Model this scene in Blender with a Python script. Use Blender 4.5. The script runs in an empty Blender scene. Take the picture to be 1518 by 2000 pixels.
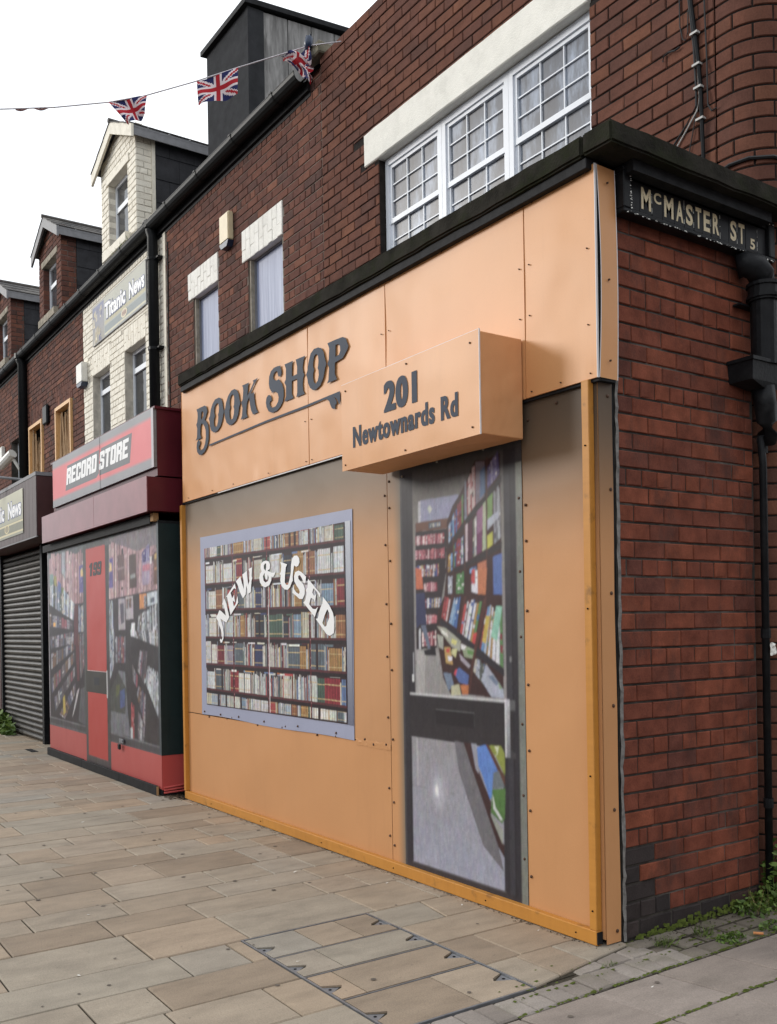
import bpy, bmesh, math, random
import numpy as np
from mathutils import Vector, Matrix, noise as mnoise
from mathutils.geometry import tessellate_polygon

# ------------------------------------------------------------------ camera, sky, sun, exposure
scene = bpy.context.scene
COL = scene.collection
CAM = Vector((3.0234, -3.3874, 1.4809))
FWD = Vector((-0.82434, 0.56616, 0.0)); RGT = Vector((0.56616, 0.82434, 0.0)); UPV = Vector((0, 0, 1))
FPX, PX, PY, ROLL = 1849.0, 759.0, 1224.5, 0.0162
cam_d = bpy.data.cameras.new('camera'); cam = bpy.data.objects.new('camera', cam_d); COL.objects.link(cam)
cr, sr = math.cos(ROLL), math.sin(ROLL)
cx = RGT * cr - UPV * sr; cy = RGT * sr + UPV * cr; cz = -FWD
cam.matrix_world = Matrix(((cx.x, cy.x, cz.x, CAM.x), (cx.y, cy.y, cz.y, CAM.y), (cx.z, cy.z, cz.z, CAM.z), (0, 0, 0, 1)))
cam_d.sensor_fit = 'VERTICAL'; cam_d.sensor_height = 36.0; cam_d.lens = 36.0 * FPX / 2000.0
cam_d.shift_y = (PY - 1000.0) / 2000.0; cam_d.clip_start = 0.05; cam_d.clip_end = 800.0
scene.camera = cam
SUN_DIR = Vector((0.69, 0.62, -0.30)).normalized()          # the way the light travels: low, from the left down the road
SUN_EL = math.asin(-SUN_DIR.z); SUN_AZ = math.atan2(-SUN_DIR.x, -SUN_DIR.y)
world = bpy.data.worlds.new('World'); scene.world = world; world.use_nodes = True
wn = world.node_tree.nodes; wl = world.node_tree.links
wn.clear()
w_out = wn.new('ShaderNodeOutputWorld'); w_mix = wn.new('ShaderNodeMixShader')
w_sky = wn.new('ShaderNodeTexSky'); w_sky.sky_type = 'NISHITA'; w_sky.sun_disc = False
w_sky.sun_elevation = SUN_EL; w_sky.sun_rotation = SUN_AZ
w_b1 = wn.new('ShaderNodeBackground'); w_b1.inputs['Strength'].default_value = 0.12
w_b2 = wn.new('ShaderNodeBackground'); w_b2.inputs['Strength'].default_value = 1.3
w_b2.inputs['Color'].default_value = (0.93, 0.965, 1.0, 1)
w_tc = wn.new('ShaderNodeTexCoord'); w_no = wn.new('ShaderNodeTexNoise'); w_no.inputs['Scale'].default_value = 2.2
w_no.inputs['Detail'].default_value = 5.0
w_mr = wn.new('ShaderNodeMapRange'); w_mr.inputs['From Min'].default_value = 0.3; w_mr.inputs['From Max'].default_value = 0.52
w_mr.inputs['To Min'].default_value = 0.72; w_mr.inputs['To Max'].default_value = 1.0
wl.new(w_tc.outputs['Generated'], w_no.inputs['Vector']); wl.new(w_no.outputs['Fac'], w_mr.inputs['Value'])
wl.new(w_sky.outputs['Color'], w_b1.inputs['Color']); wl.new(w_mr.outputs['Result'], w_mix.inputs['Fac'])
wl.new(w_b1.outputs['Background'], w_mix.inputs[1]); wl.new(w_b2.outputs['Background'], w_mix.inputs[2])
wl.new(w_mix.outputs['Shader'], w_out.inputs['Surface'])
sun_d = bpy.data.lights.new('sun', 'SUN'); sun_d.energy = 1.45; sun_d.angle = math.radians(15); sun_d.color = (1.0, 0.95, 0.88)
sun = bpy.data.objects.new('sun', sun_d); COL.objects.link(sun); sun.location = (-8, -8, 6)
sun.rotation_euler = SUN_DIR.to_track_quat('-Z', 'Y').to_euler()
vs = scene.view_settings; vs.view_transform = 'Standard'; vs.look = 'None'; vs.gamma = 1.0; vs.exposure = 0.22; vs.use_curve_mapping = False
scene.render.engine = 'CYCLES'
PK = 1.10          # how bright the prints stand in this light: reflectance = colour seen / PK
rng = random.Random(7)

# ------------------------------------------------------------------ helpers
WL = {}            # world position of every object that parents others
def lin(c): return c / 12.92 if c <= 0.04045 else ((c + 0.055) / 1.055) ** 2.4
def srgb(c, k=None):
    if isinstance(c, str): c = [int(c[i:i + 2], 16) for i in (0, 2, 4)]
    k = PK if k is None else k
    return tuple(min(0.85, lin(v / 255.0) / k) for v in c)
def to_px(p):
    d = Vector(p) - CAM; z = d.dot(FWD)
    if z < 0.2: return None
    u, v = d.dot(RGT) / z, d.dot(UPV) / z
    return PX + (u * cr - v * sr) * FPX, PY - (u * sr + v * cr) * FPX, z
def seen(p, m=40):
    q = to_px(p)
    return q is not None and -m < q[0] < 1518 + m and -m < q[1] < 2000 + m
def link(o, parent=None, world=(0, 0, 0)):
    COL.objects.link(o)
    if parent is not None:
        o.parent = parent; o.location = Vector(world) - WL[parent.name]
    else: o.location = world
    WL[o.name] = Vector(world)
    return o
def tag(o, label, cat, group=None, kind=None):
    if label: o['label'] = label
    if cat: o['category'] = cat
    if group: o['group'] = group
    if kind: o['kind'] = kind
    return o
def thing(name, label, cat, loc=(0, 0, 0), group=None):
    o = bpy.data.objects.new(name, None); o.empty_display_size = 0.1
    return tag(link(o, None, loc), label, cat, group)
class MB:
    """collects faces, builds ONE mesh object"""
    def __init__(s): s.v = []; s.f = []; s.c = []; s.m = []; s.hascol = False
    def face(s, pts, col=None, m=0):
        n = len(s.v); s.v += [tuple(p) for p in pts]; s.f.append(tuple(range(n, n + len(pts)))); s.m.append(m)
        if col is not None: s.hascol = True
        s.c.append(col)
    def add(s, vs_, fs_, m=0, col=None):
        n = len(s.v); s.v += [tuple(p) for p in vs_]
        if col is not None: s.hascol = True
        for f in fs_: s.f.append(tuple(i + n for i in f)); s.m.append(m); s.c.append(col)
    def box(s, x0, x1, y0, y1, z0, z1, m=0, col=None):
        s.add([(x0, y0, z0), (x1, y0, z0), (x1, y1, z0), (x0, y1, z0), (x0, y0, z1), (x1, y0, z1), (x1, y1, z1), (x0, y1, z1)],
              [(0, 3, 2, 1), (4, 5, 6, 7), (0, 1, 5, 4), (1, 2, 6, 5), (2, 3, 7, 6), (3, 0, 4, 7)], m, col)
    def tube(s, path, r, n=10, m=0, caps=True):
        P = [Vector(p) for p in path]; base = len(s.v); rings = []
        for i, p in enumerate(P):
            t = (P[min(i + 1, len(P) - 1)] - P[max(i - 1, 0)]).normalized()
            a = Vector((0, 0, 1)) if abs(t.z) < 0.9 else Vector((1, 0, 0))
            x = t.cross(a).normalized(); y = t.cross(x)
            rr = r[i] if isinstance(r, (list, tuple)) else r
            rings.append([p + x * rr * math.cos(k * 2 * math.pi / n) + y * rr * math.sin(k * 2 * math.pi / n) for k in range(n)])
        vs_ = [q for ring in rings for q in ring]; fs_ = []
        for i in range(len(P) - 1):
            for k in range(n):
                k2 = (k + 1) % n; fs_.append((i * n + k, i * n + k2, (i + 1) * n + k2, (i + 1) * n + k))
        if caps: fs_ += [tuple(range(n))[::-1], tuple((len(P) - 1) * n + k for k in range(n))]
        s.add(vs_, fs_, m)
    def build(s, name, mats, parent=None, origin=None, smooth=False, kind=None, label=None):
        if not isinstance(mats, (list, tuple)): mats = [mats]
        if origin is None:
            xs, ys, zs = zip(*s.v); origin = ((min(xs) + max(xs)) / 2, (min(ys) + max(ys)) / 2, min(zs))
        ox, oy, oz = origin
        me = bpy.data.meshes.new(name); me.from_pydata([(x - ox, y - oy, z - oz) for x, y, z in s.v], [], s.f)
        for mm in mats: me.materials.append(mm)
        if len(mats) > 1: me.polygons.foreach_set('material_index', s.m)
        if s.hascol:
            at = me.color_attributes.new('Col', 'FLOAT_COLOR', 'CORNER'); arr = []
            for f, c in zip(s.f, s.c):
                c = c or (0.5, 0.5, 0.5)
                if isinstance(c[0], (tuple, list)):
                    for q in c: arr += [q[0], q[1], q[2], 0.1]
                else: arr += [c[0], c[1], c[2], c[3] if len(c) > 3 else 0.1] * len(f)
            at.data.foreach_set('color', arr)
        if smooth: me.polygons.foreach_set('use_smooth', [True] * len(me.polygons))
        me.update()
        o = link(bpy.data.objects.new(name, me), parent, origin)
        if kind: o['kind'] = kind
        if label: o['label'] = label
        return o
def bev_box(name, mat, x0, x1, y0, y1, z0, z1, parent=None, bev=0.004, wear=0.0, cuts=0, label=None, seg=1):
    """a box with softened (and, if asked, worn) edges"""
    bm = bmesh.new(); bmesh.ops.create_cube(bm, size=1.0)
    c = Vector(((x0 + x1) / 2, (y0 + y1) / 2, (z0 + z1) / 2)); d = (x1 - x0, y1 - y0, z1 - z0)
    for v in bm.verts: v.co = Vector((v.co.x * d[0], v.co.y * d[1], v.co.z * d[2]))
    if cuts:
        ax = d.index(max(d)); es = [e for e in bm.edges if abs((e.verts[0].co - e.verts[1].co)[ax]) > d[ax] * 0.5]
        bmesh.ops.subdivide_edges(bm, edges=es, cuts=cuts)
    es = [e for e in bm.edges if len(e.link_faces) == 2 and e.calc_face_angle(0) > 0.5]
    bmesh.ops.bevel(bm, geom=es, offset=bev, segments=seg, affect='EDGES', clamp_overlap=True)
    if wear:
        for v in bm.verts:
            n = mnoise.noise_vector((v.co + c) * 9.0); v.co += n * wear
    me = bpy.data.meshes.new(name); bm.to_mesh(me); bm.free(); me.materials.append(mat)
    o = link(bpy.data.objects.new(name, me), parent, c)
    if label: o['label'] = label
    return o

# ------------------------------------------------------------------ materials (all procedural)
class NT:
    def __init__(s, name):
        s.mat = bpy.data.materials.new(name); s.mat.use_nodes = True; s.t = s.mat.node_tree; s.n = s.t.nodes; s.l = s.t.links
        s.b = s.n['Principled BSDF']; s.geo = s.n.new('ShaderNodeNewGeometry'); s.obi = s.n.new('ShaderNodeObjectInfo')
    def noise(s, scale, detail=4, rough=0.55, vec=None, stretch=None):
        n = s.n.new('ShaderNodeTexNoise'); n.inputs['Scale'].default_value = scale; n.inputs['Detail'].default_value = detail
        n.inputs['Roughness'].default_value = rough
        v = vec or s.geo.outputs['Position']
        if stretch:
            m = s.n.new('ShaderNodeMapping'); m.inputs['Scale'].default_value = stretch; s.l.new(v, m.inputs['Vector']); v = m.outputs['Vector']
        s.l.new(v, n.inputs['Vector']); return n.outputs['Fac']
    def math(s, op, a, b=None, clamp=False):
        n = s.n.new('ShaderNodeMath'); n.operation = op; n.use_clamp = clamp
        for i, x in enumerate((a, b)):
            if x is None: continue
            if isinstance(x, (int, float)): n.inputs[i].default_value = x
            else: s.l.new(x, n.inputs[i])
        return n.outputs[0]
    def rand(s): return s.math('FRACT', s.math('ADD', s.obi.outputs['Random'], s.geo.outputs['Random Per Island']))
    def ramp(s, fac, stops, const=False):
        n = s.n.new('ShaderNodeValToRGB'); e = n.color_ramp.elements
        if const: n.color_ramp.interpolation = 'CONSTANT'
        while len(e) < len(stops): e.new(0.5)
        for el, (p, c) in zip(e, stops):
            el.position = p; el.color = (*c, 1) if not isinstance(c, (int, float)) else (c, c, c, 1)
        s.l.new(fac, n.inputs['Fac']); return n.outputs['Color']
    def mix(s, fac, a, b, mode='MIX'):
        n = s.n.new('ShaderNodeMix'); n.data_type = 'RGBA'; n.blend_type = mode
        for sock, x in ((n.inputs[0], fac), (n.inputs[6], a), (n.inputs[7], b)):
            if isinstance(x, (int, float)): sock.default_value = x
            elif isinstance(x, tuple): sock.default_value = (*x, 1)
            else: s.l.new(x, sock)
        return n.outputs[2]
    def remap(s, v, a, b, c, d):
        n = s.n.new('ShaderNodeMapRange')
        for i, x in enumerate((a, b, c, d)): n.inputs[i + 1].default_value = x
        s.l.new(v, n.inputs[0]); return n.outputs[0]
    def bump(s, h, strength=0.3, dist=0.01):
        n = s.n.new('ShaderNodeBump'); n.inputs['Strength'].default_value = strength; n.inputs['Distance'].default_value = dist
        s.l.new(h, n.inputs['Height'])
        if s.b.inputs['Normal'].is_linked: s.l.new(s.b.inputs['Normal'].links[0].from_socket, n.inputs['Normal'])
        s.l.new(n.outputs['Normal'], s.b.inputs['Normal'])
    def done(s, col, rough=0.7, spec=0.3, metal=0.0):
        if isinstance(col, tuple): s.b.inputs['Base Color'].default_value = (*col, 1)
        else: s.l.new(col, s.b.inputs['Base Color'])
        if isinstance(rough, (int, float)): s.b.inputs['Roughness'].default_value = rough
        else: s.l.new(rough, s.b.inputs['Roughness'])
        s.b.inputs['Specular IOR Level'].default_value = spec; s.b.inputs['Metallic'].default_value = metal
        return s.mat
def plain(name, col, rough=0.6, spec=0.3, var=0.15, vscale=6.0, bump=0.0, bscale=60.0, metal=0.0, dirt=None, dscale=3.0, damt=0.5, stretch=None):
    t = NT(name); f = t.noise(vscale, 5, stretch=stretch)
    c = t.mix(1.0, col, t.ramp(f, [(0.3, 1 - var), (0.7, 1 + var)]), 'MULTIPLY')
    if dirt:
        c = t.mix(t.remap(t.noise(dscale, 7, 0.65, stretch=stretch), 0.48, 0.68, 0.0, damt), c, dirt)
    if bump: t.bump(t.noise(bscale, 3), bump, 0.004)
    return t.done(c, rough, spec, metal)
def brick_mat(name, stops, soot=(0.045, 0.036, 0.034), soot_amt=0.3, var=0.22, rough=0.85):
    t = NT(name); c = t.ramp(t.rand(), stops)
    blotch = t.noise(9.0, 5, 0.6); fine = t.noise(120.0, 3)
    c = t.mix(1.0, c, t.ramp(blotch, [(0.3, 1 - var), (0.7, 1 + var)]), 'MULTIPLY')
    c = t.mix(1.0, c, t.ramp(fine, [(0.3, 0.86), (0.7, 1.12)]), 'MULTIPLY')
    c = t.mix(t.remap(t.noise(4.5, 6, 0.7, stretch=(1, 1, 0.55)), 0.52, 0.74, 0.0, soot_amt), c, soot)
    c = t.mix(t.remap(t.noise(34.0, 6, 0.75, stretch=(1, 1, 0.4)), 0.62, 0.74, 0.0, 0.55), c, t.mix(1.0, c, (0.42, 0.40, 0.42), 'MULTIPLY'))
    c = t.mix(t.remap(t.noise(19.0, 6, 0.7), 0.69, 0.76, 0.0, 0.35), c, t.mix(1.0, c, (2.1, 2.2, 2.3), 'MULTIPLY'))
    t.bump(t.noise(90.0, 4, 0.6), 0.35, 0.004); t.bump(t.noise(400.0, 2), 0.15, 0.001)
    return t.done(c, rough, 0.12)
M = {}
M['brick'] = brick_mat('red brick', [(0.0, (0.100, 0.049, 0.038)), (0.15, (0.118, 0.052, 0.038)), (0.55, (0.132, 0.056, 0.039)), (0.85, (0.146, 0.062, 0.041)), (1.0, (0.172, 0.074, 0.046))], soot_amt=0.22, var=0.16)
M['brick_side'] = brick_mat('orange red brick', [(0.0, (0.118, 0.044, 0.033)), (0.15, (0.150, 0.049, 0.032)), (0.6, (0.178, 0.054, 0.033)), (1.0, (0.212, 0.066, 0.038))], soot_amt=0.7, var=0.3)
M['brick_old'] = brick_mat('old red brick', [(0.0, (0.082, 0.045, 0.038)), (0.2, (0.108, 0.050, 0.040)), (0.6, (0.128, 0.056, 0.042)), (0.85, (0.148, 0.062, 0.044)), (1.0, (0.190, 0.082, 0.054))], soot_amt=0.22, var=0.18)
M['brick_blue'] = brick_mat('dark plinth brick', [(0.0, (0.034, 0.029, 0.029)), (0.6, (0.055, 0.043, 0.041)), (1.0, (0.075, 0.042, 0.036))], soot_amt=0.6)
M['brick_cream'] = brick_mat('cream painted brick', [(0.0, (0.784, 0.731, 0.620)), (1.0, (0.859, 0.811, 0.700))], soot=(0.477, 0.413, 0.329), soot_amt=0.22, var=0.05, rough=0.6)
M['brick_white'] = brick_mat('white painted brick', [(0.0, (0.798, 0.782, 0.724)), (1.0, (0.851, 0.835, 0.782))], soot=(0.378, 0.347, 0.294), soot_amt=0.25, var=0.06, rough=0.6)
M['mortar_dark'] = plain('dark mortar', (0.026, 0.022, 0.020), 0.95, 0.1, 0.3, 14, 0.6, 150)
M['mortar_grey'] = plain('grey mortar', (0.050, 0.045, 0.040), 0.95, 0.1, 0.35, 14, 0.6, 150, dirt=(0.20, 0.18, 0.16), dscale=2.1, damt=0.75)
M['mortar_light'] = plain('pale mortar', (0.19, 0.155, 0.13), 0.95, 0.1, 0.3, 10, 0.6, 150)
M['mortar_cream'] = plain('grey joint in cream paint', (0.52, 0.48, 0.41), 0.9, 0.1, 0.25, 10, 0.5, 150)
M['lintel'] = plain('cream painted render', (0.85, 0.83, 0.76), 0.75, 0.1, 0.04, 8, 0.9, 110, dirt=(0.42, 0.41, 0.35), dscale=9, damt=0.18)
M['slab'] = plain('dark mossy concrete', (0.026, 0.024, 0.020), 0.97, 0.06, 0.45, 9, 1.0, 80, dirt=(0.022, 0.026, 0.013), dscale=6, damt=0.8)
M['black_timber'] = plain('black painted timber', (0.017, 0.0175, 0.019), 0.65, 0.12, 0.3, 20, 0.3, 60)
M['black_iron'] = plain('black painted iron', (0.009, 0.0095, 0.011), 0.5, 0.16, 0.3, 14, 0.4, 60, dirt=(0.03, 0.03, 0.03), dscale=12, damt=0.4)
M['black_plastic'] = plain('black plastic pipe', (0.009, 0.010, 0.011), 0.45, 0.14, 0.2, 14)
M['cement'] = plain('cement fillet', (0.20, 0.19, 0.18), 0.95, 0.1, 0.35, 30, 0.9, 120)
M['void'] = plain('dark gap', (0.008, 0.008, 0.009), 0.9, 0.1)
M['upvc'] = plain('white window frame', (0.76, 0.79, 0.84), 0.4, 0.3, 0.04, 8)
M['sill'] = plain('weathered stone sill', (0.34, 0.30, 0.24), 0.9, 0.2, 0.25, 12, 0.6, 120, dirt=(0.10, 0.10, 0.07), dscale=8, damt=0.7)
M['cream_trim'] = plain('cream painted timber', (0.76, 0.71, 0.60), 0.55, 0.2, 0.06, 10, dirt=(0.3, 0.27, 0.2), dscale=9, damt=0.35)
M['grey_trim'] = plain('grey painted timber', (0.20, 0.20, 0.21), 0.55, 0.3, 0.15, 10)
M['slate'] = plain('dark slate', (0.030, 0.030, 0.034), 0.65, 0.2, 0.3, 7, 0.5, 60)
t_ = NT('roof slate'); M['roof_slate'] = t_.done(t_.mix(1.0, t_.ramp(t_.rand(), [(0, (0.05, 0.047, 0.046)), (0.5, (0.075, 0.068, 0.064)), (1, (0.11, 0.10, 0.09))]), t_.ramp(t_.noise(14, 5), [(0.3, 0.7), (0.7, 1.25)]), 'MULTIPLY'), 0.75, 0.3)
M['felt'] = plain('dark roofing felt', (0.034, 0.035, 0.038), 0.9, 0.1, 0.2, 9, 0.5, 140)
M['felt_light'] = plain('weathered grey felt', (0.20, 0.195, 0.19), 0.9, 0.1, 0.35, 5, 0.5, 60, dirt=(0.40, 0.39, 0.38), dscale=6, damt=0.7, stretch=(1, 3, 0.5))
M['stone_cap'] = plain('mossy stone cap', (0.20, 0.18, 0.14), 0.9, 0.2, 0.3, 9, 0.7, 90, dirt=(0.08, 0.09, 0.05), dscale=7, damt=0.6)
# printed vinyl and boards
def vinyl(name, rough=0.45, spec=0.22, wave=0.25, wscale=2.2, attr=True, col=None, grain=0.04, busy=0.0):
    t = NT(name)
    if attr:
        a = t.n.new('ShaderNodeAttribute'); a.attribute_name = 'Col'; c = a.outputs['Color']
    else: c = col
    g = t.ramp(t.noise(420, 2), [(0.3, 1 - grain), (0.7, 1 + grain)])
    c = t.mix(1.0, c, g, 'MULTIPLY')
    c = t.mix(1.0, c, t.ramp(t.noise(2.3, 6, 0.6, stretch=(1, 1, 0.6)), [(0.3, 0.965), (0.7, 1.03)]), 'MULTIPLY')
    c = t.mix(t.remap(t.noise(6.0, 7, 0.72, stretch=(1, 1, 0.12)), 0.56, 0.74, 0.0, 0.16), c, t.mix(1.0, c, (0.62, 0.58, 0.52), 'MULTIPLY'))
    c = t.mix(t.remap(t.noise(55.0, 4, 0.6), 0.70, 0.76, 0.0, 0.22), c, t.mix(1.0, c, (0.55, 0.50, 0.46), 'MULTIPLY'))
    if busy:
        c = t.mix(a.outputs['Alpha'], c, t.ramp(t.noise(75, 4, 0.7, stretch=(1, 1, 0.22)), [(0.3, 1 - busy), (0.7, 1 + busy)]), 'MULTIPLY')
        c = t.mix(a.outputs['Alpha'], c, t.ramp(t.noise(38, 3, 0.6), [(0.3, 1 - busy * 0.7), (0.7, 1 + busy * 0.7)]), 'MULTIPLY')
    if wave: t.bump(t.noise(wscale, 2, 0.4), wave, 0.05)
    t.bump(t.noise(700, 1), 0.06, 0.001)
    return t.done(c, rough, spec)
M['print'] = vinyl('printed vinyl board')
M['print_gloss'] = vinyl('printed photograph', 0.42, 0.2, 0.12, 3.0, busy=0.22)
M['peach'] = vinyl('peach printed fascia board', 0.38, 0.22, 0.70, 1.5, False, srgb((228, 166, 112), 1.26))
M['tan_wrap'] = vinyl('tan vinyl wrap', 0.5, 0.2, 0.35, 6.0, False, srgb((224, 166, 118), 1.15))
M['letter_grey'] = vinyl('grey blue lettering', 0.5, 0.10, 0.3, 1.7, False, srgb((56, 66, 82), 1.2))
M['letter_white'] = vinyl('white lettering', 0.4, 0.4, 0.0, 2.0, False, (0.80, 0.80, 0.80))
M['white_edge'] = plain('white board edge', (0.72, 0.70, 0.70), 0.5, 0.3, 0.03)
def wood(name, c1, c2, rough=0.5):
    t = NT(name); f = t.noise(26, 6, 0.6, stretch=(1, 1, 0.06)); g = t.noise(26, 6, 0.6, stretch=(0.06, 1, 1))
    c = t.mix(t.math('MULTIPLY', f, g), c1, c2); c = t.mix(t.remap(t.noise(11, 6), 0.6, 0.75, 0, 0.6), c, (0.10, 0.05, 0.02))
    t.bump(f, 0.2, 0.003); return t.done(c, rough, 0.35)
M['batten'] = wood('orange stained batten', (0.56, 0.25, 0.045), (0.30, 0.115, 0.018))
M['raw_wood'] = wood('sawn end of timber', (0.36, 0.22, 0.10), (0.20, 0.11, 0.05), 0.8)
M['pale_wood'] = wood('new pale timber', (0.72, 0.43, 0.19), (0.58, 0.31, 0.12))
M['screw'] = plain('rusty screw head', (0.10, 0.055, 0.035), 0.5, 0.4, 0.3, 40, metal=0.4)
M['screw_pale'] = plain('zinc screw cap', (0.36, 0.33, 0.28), 0.4, 0.4, 0.2, 40, metal=0.3)
M['plum'] = plain('plum painted metal', (0.085, 0.010, 0.016), 0.36, 0.3, 0.2, 3, dirt=(0.05, 0.012, 0.016), dscale=2.5, damt=0.4)
M['pink_plum'] = plain('sky paled plum panel', (0.235, 0.085, 0.098), 0.34, 0.45, 0.14, 3.5, 0.05, 5, dirt=(0.16, 0.05, 0.062), dscale=2.2, damt=0.5)  # pale sky reflection mixed into the plum base colour
M['brown_clad'] = plain('dull brown cladding', (0.080, 0.055, 0.056), 0.5, 0.25, 0.25, 5, 0.2, 20, dirt=(0.05, 0.036, 0.036), dscale=4, damt=0.6, stretch=(3, 3, 0.4))
M['brown_dark'] = plain('dark brown cladding', (0.060, 0.022, 0.022), 0.55, 0.35, 0.2, 6)
M['red_vinyl'] = plain('coral red vinyl', srgb((176, 76, 72), 0.95), 0.5, 0.2, 0.05, 4, 0.1, 7)
M['green_vinyl'] = plain('dark green vinyl', (0.015, 0.026, 0.027), 0.45, 0.2, 0.15, 5, 0.25, 4)
M['shutter'] = plain('dark bronze shutter slat', (0.062, 0.058, 0.053), 0.45, 0.3, 0.18, 5, 0.1, 30, dirt=(0.14, 0.13, 0.12), dscale=5, damt=0.35, metal=0.35)
M['steel'] = plain('grey steel', (0.24, 0.25, 0.27), 0.45, 0.5, 0.2, 14, 0.2, 60, metal=0.6)
M['chrome'] = plain('polished handle', (0.6, 0.6, 0.62), 0.25, 0.5, 0.05, 9, metal=0.8)
M['cable'] = plain('black cable', (0.012, 0.012, 0.013), 0.5, 0.4)
M['cable_white'] = plain('grey cable', (0.45, 0.44, 0.42), 0.5, 0.4)
M['ivory'] = plain('ivory plastic', (0.66, 0.565, 0.37), 0.45, 0.4, 0.06, 9)
M['white_plastic'] = plain('white plastic', (0.72, 0.71, 0.66), 0.4, 0.4, 0.06, 9)
M['navy'] = plain('navy plastic', (0.02, 0.035, 0.075), 0.35, 0.45)
t_ = NT('window glass'); f_ = t_.noise(2.6, 4, 0.6, stretch=(1.2, 1, 0.5))
M['glass'] = t_.done(t_.ramp(f_, [(0.35, (0.03, 0.031, 0.035)), (0.65, (0.07, 0.074, 0.082))]), 0.06, 0.6)
t_ = NT('printed pane with sky patches'); f_ = t_.noise(3.2, 6, 0.65, stretch=(1.4, 1, 0.45))
M['pane_print_and_sky'] = t_.done(t_.ramp(f_, [(0.34, (0.105, 0.102, 0.108)), (0.50, (0.155, 0.165, 0.19)), (0.64, (0.36, 0.41, 0.50))]), 0.3, 0.2)  # grey print, sky reflections painted in as bluish patches
t_ = NT('net curtain'); f_ = t_.noise(5, 5, 0.6, stretch=(7, 1, 0.35))
M['curtain'] = t_.done(t_.ramp(f_, [(0.3, (0.19, 0.225, 0.35)), (0.7, (0.35, 0.39, 0.52))]), 0.4, 0.2)
M['flag'] = vinyl('printed flag cloth', 0.8, 0.15, 0.0); M['cord'] = plain('bunting cord', (0.55, 0.52, 0.55), 0.8, 0.1, 0.2, 30)
def stone_mat(name, stops, rough=0.8, moss=None, moss_amt=0.0, gloss=0.25):
    t = NT(name); c = t.ramp(t.rand(), stops)
    vein = t.noise(3.4, 7, 0.62, stretch=(2.6, 0.9, 1)); c = t.mix(1.0, c, t.ramp(vein, [(0.28, 0.78), (0.5, 1.0), (0.74, 1.17)]), 'MULTIPLY')
    c = t.mix(t.remap(t.noise(1.3, 7, 0.68), 0.50, 0.70, 0, 0.42), c, (0.17, 0.145, 0.118))
    c = t.mix(t.remap(t.noise(6.5, 6, 0.7), 0.60, 0.72, 0, 0.30), c, t.mix(1.0, c, (1.45, 1.42, 1.38), 'MULTIPLY'))
    c = t.mix(1.0, c, t.ramp(t.noise(170, 3), [(0.3, 0.84), (0.7, 1.14)]), 'MULTIPLY')
    c = t.mix(t.remap(t.noise(24, 4), 0.68, 0.74, 0, 0.5), c, (0.12, 0.10, 0.085))
    if moss: c = t.mix(t.remap(t.noise(5.5, 7, 0.7), 0.50, 0.64, 0, moss_amt), c, moss)
    t.bump(t.noise(14, 6, 0.6), 0.25, 0.006); t.bump(t.noise(220, 2), 0.25, 0.0015)
    return t.done(c, rough, gloss)
M['flagstone'] = stone_mat('sandstone paving', [(0.0, (0.262, 0.205, 0.150)), (0.18, (0.318, 0.252, 0.186)), (0.4, (0.308, 0.272, 0.218)), (0.58, (0.345, 0.262, 0.187)), (0.75, (0.300, 0.272, 0.228)), (0.9, (0.352, 0.276, 0.200)), (1.0, (0.288, 0.228, 0.168))])
M['concrete_flag'] = stone_mat('grey concrete flag', [(0, (0.245, 0.206, 0.178)), (1, (0.285, 0.242, 0.212))], 0.9)
M['sett'] = stone_mat('mossy sett', [(0, (0.135, 0.115, 0.092)), (1, (0.205, 0.178, 0.146))], 0.9, (0.085, 0.105, 0.03), 0.55)
M['sett_clean'] = stone_mat('grey sett', [(0, (0.215, 0.187, 0.165)), (1, (0.303, 0.270, 0.242))], 0.9, (0.121, 0.132, 0.055), 0.2)
M['bedding'] = plain('sand and grit joint', (0.058, 0.050, 0.038), 0.98, 0.1, 0.35, 40, 0.9, 140)
M['grout'] = plain('pale crumbling grout', (0.27, 0.245, 0.205), 0.98, 0.1, 0.4, 60, 1.0, 120)
M['asphalt'] = plain('asphalt', (0.05, 0.05, 0.052), 0.95, 0.2, 0.2, 8, 0.6, 200)
def leaf_mat(name, a, b):
    t = NT(name); c = t.ramp(t.rand(), [(0, a), (1, b)]); m = t.done(c, 0.55, 0.35)
    return m
M['leaf'] = leaf_mat('weed leaf', (0.045, 0.085, 0.014), (0.13, 0.20, 0.035)); M['grass'] = leaf_mat('grass blade', (0.07, 0.12, 0.02), (0.17, 0.22, 0.06))
M['moss'] = plain('moss', (0.075, 0.095, 0.02), 0.95, 0.1, 0.4, 30, 0.9, 120)
M['branch'] = wood('stacked bare branch', (0.48, 0.32, 0.18), (0.22, 0.14, 0.08), 0.8); M['dark_inside'] = plain('dark interior', (0.012, 0.009, 0.008), 0.9, 0.1)

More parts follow.
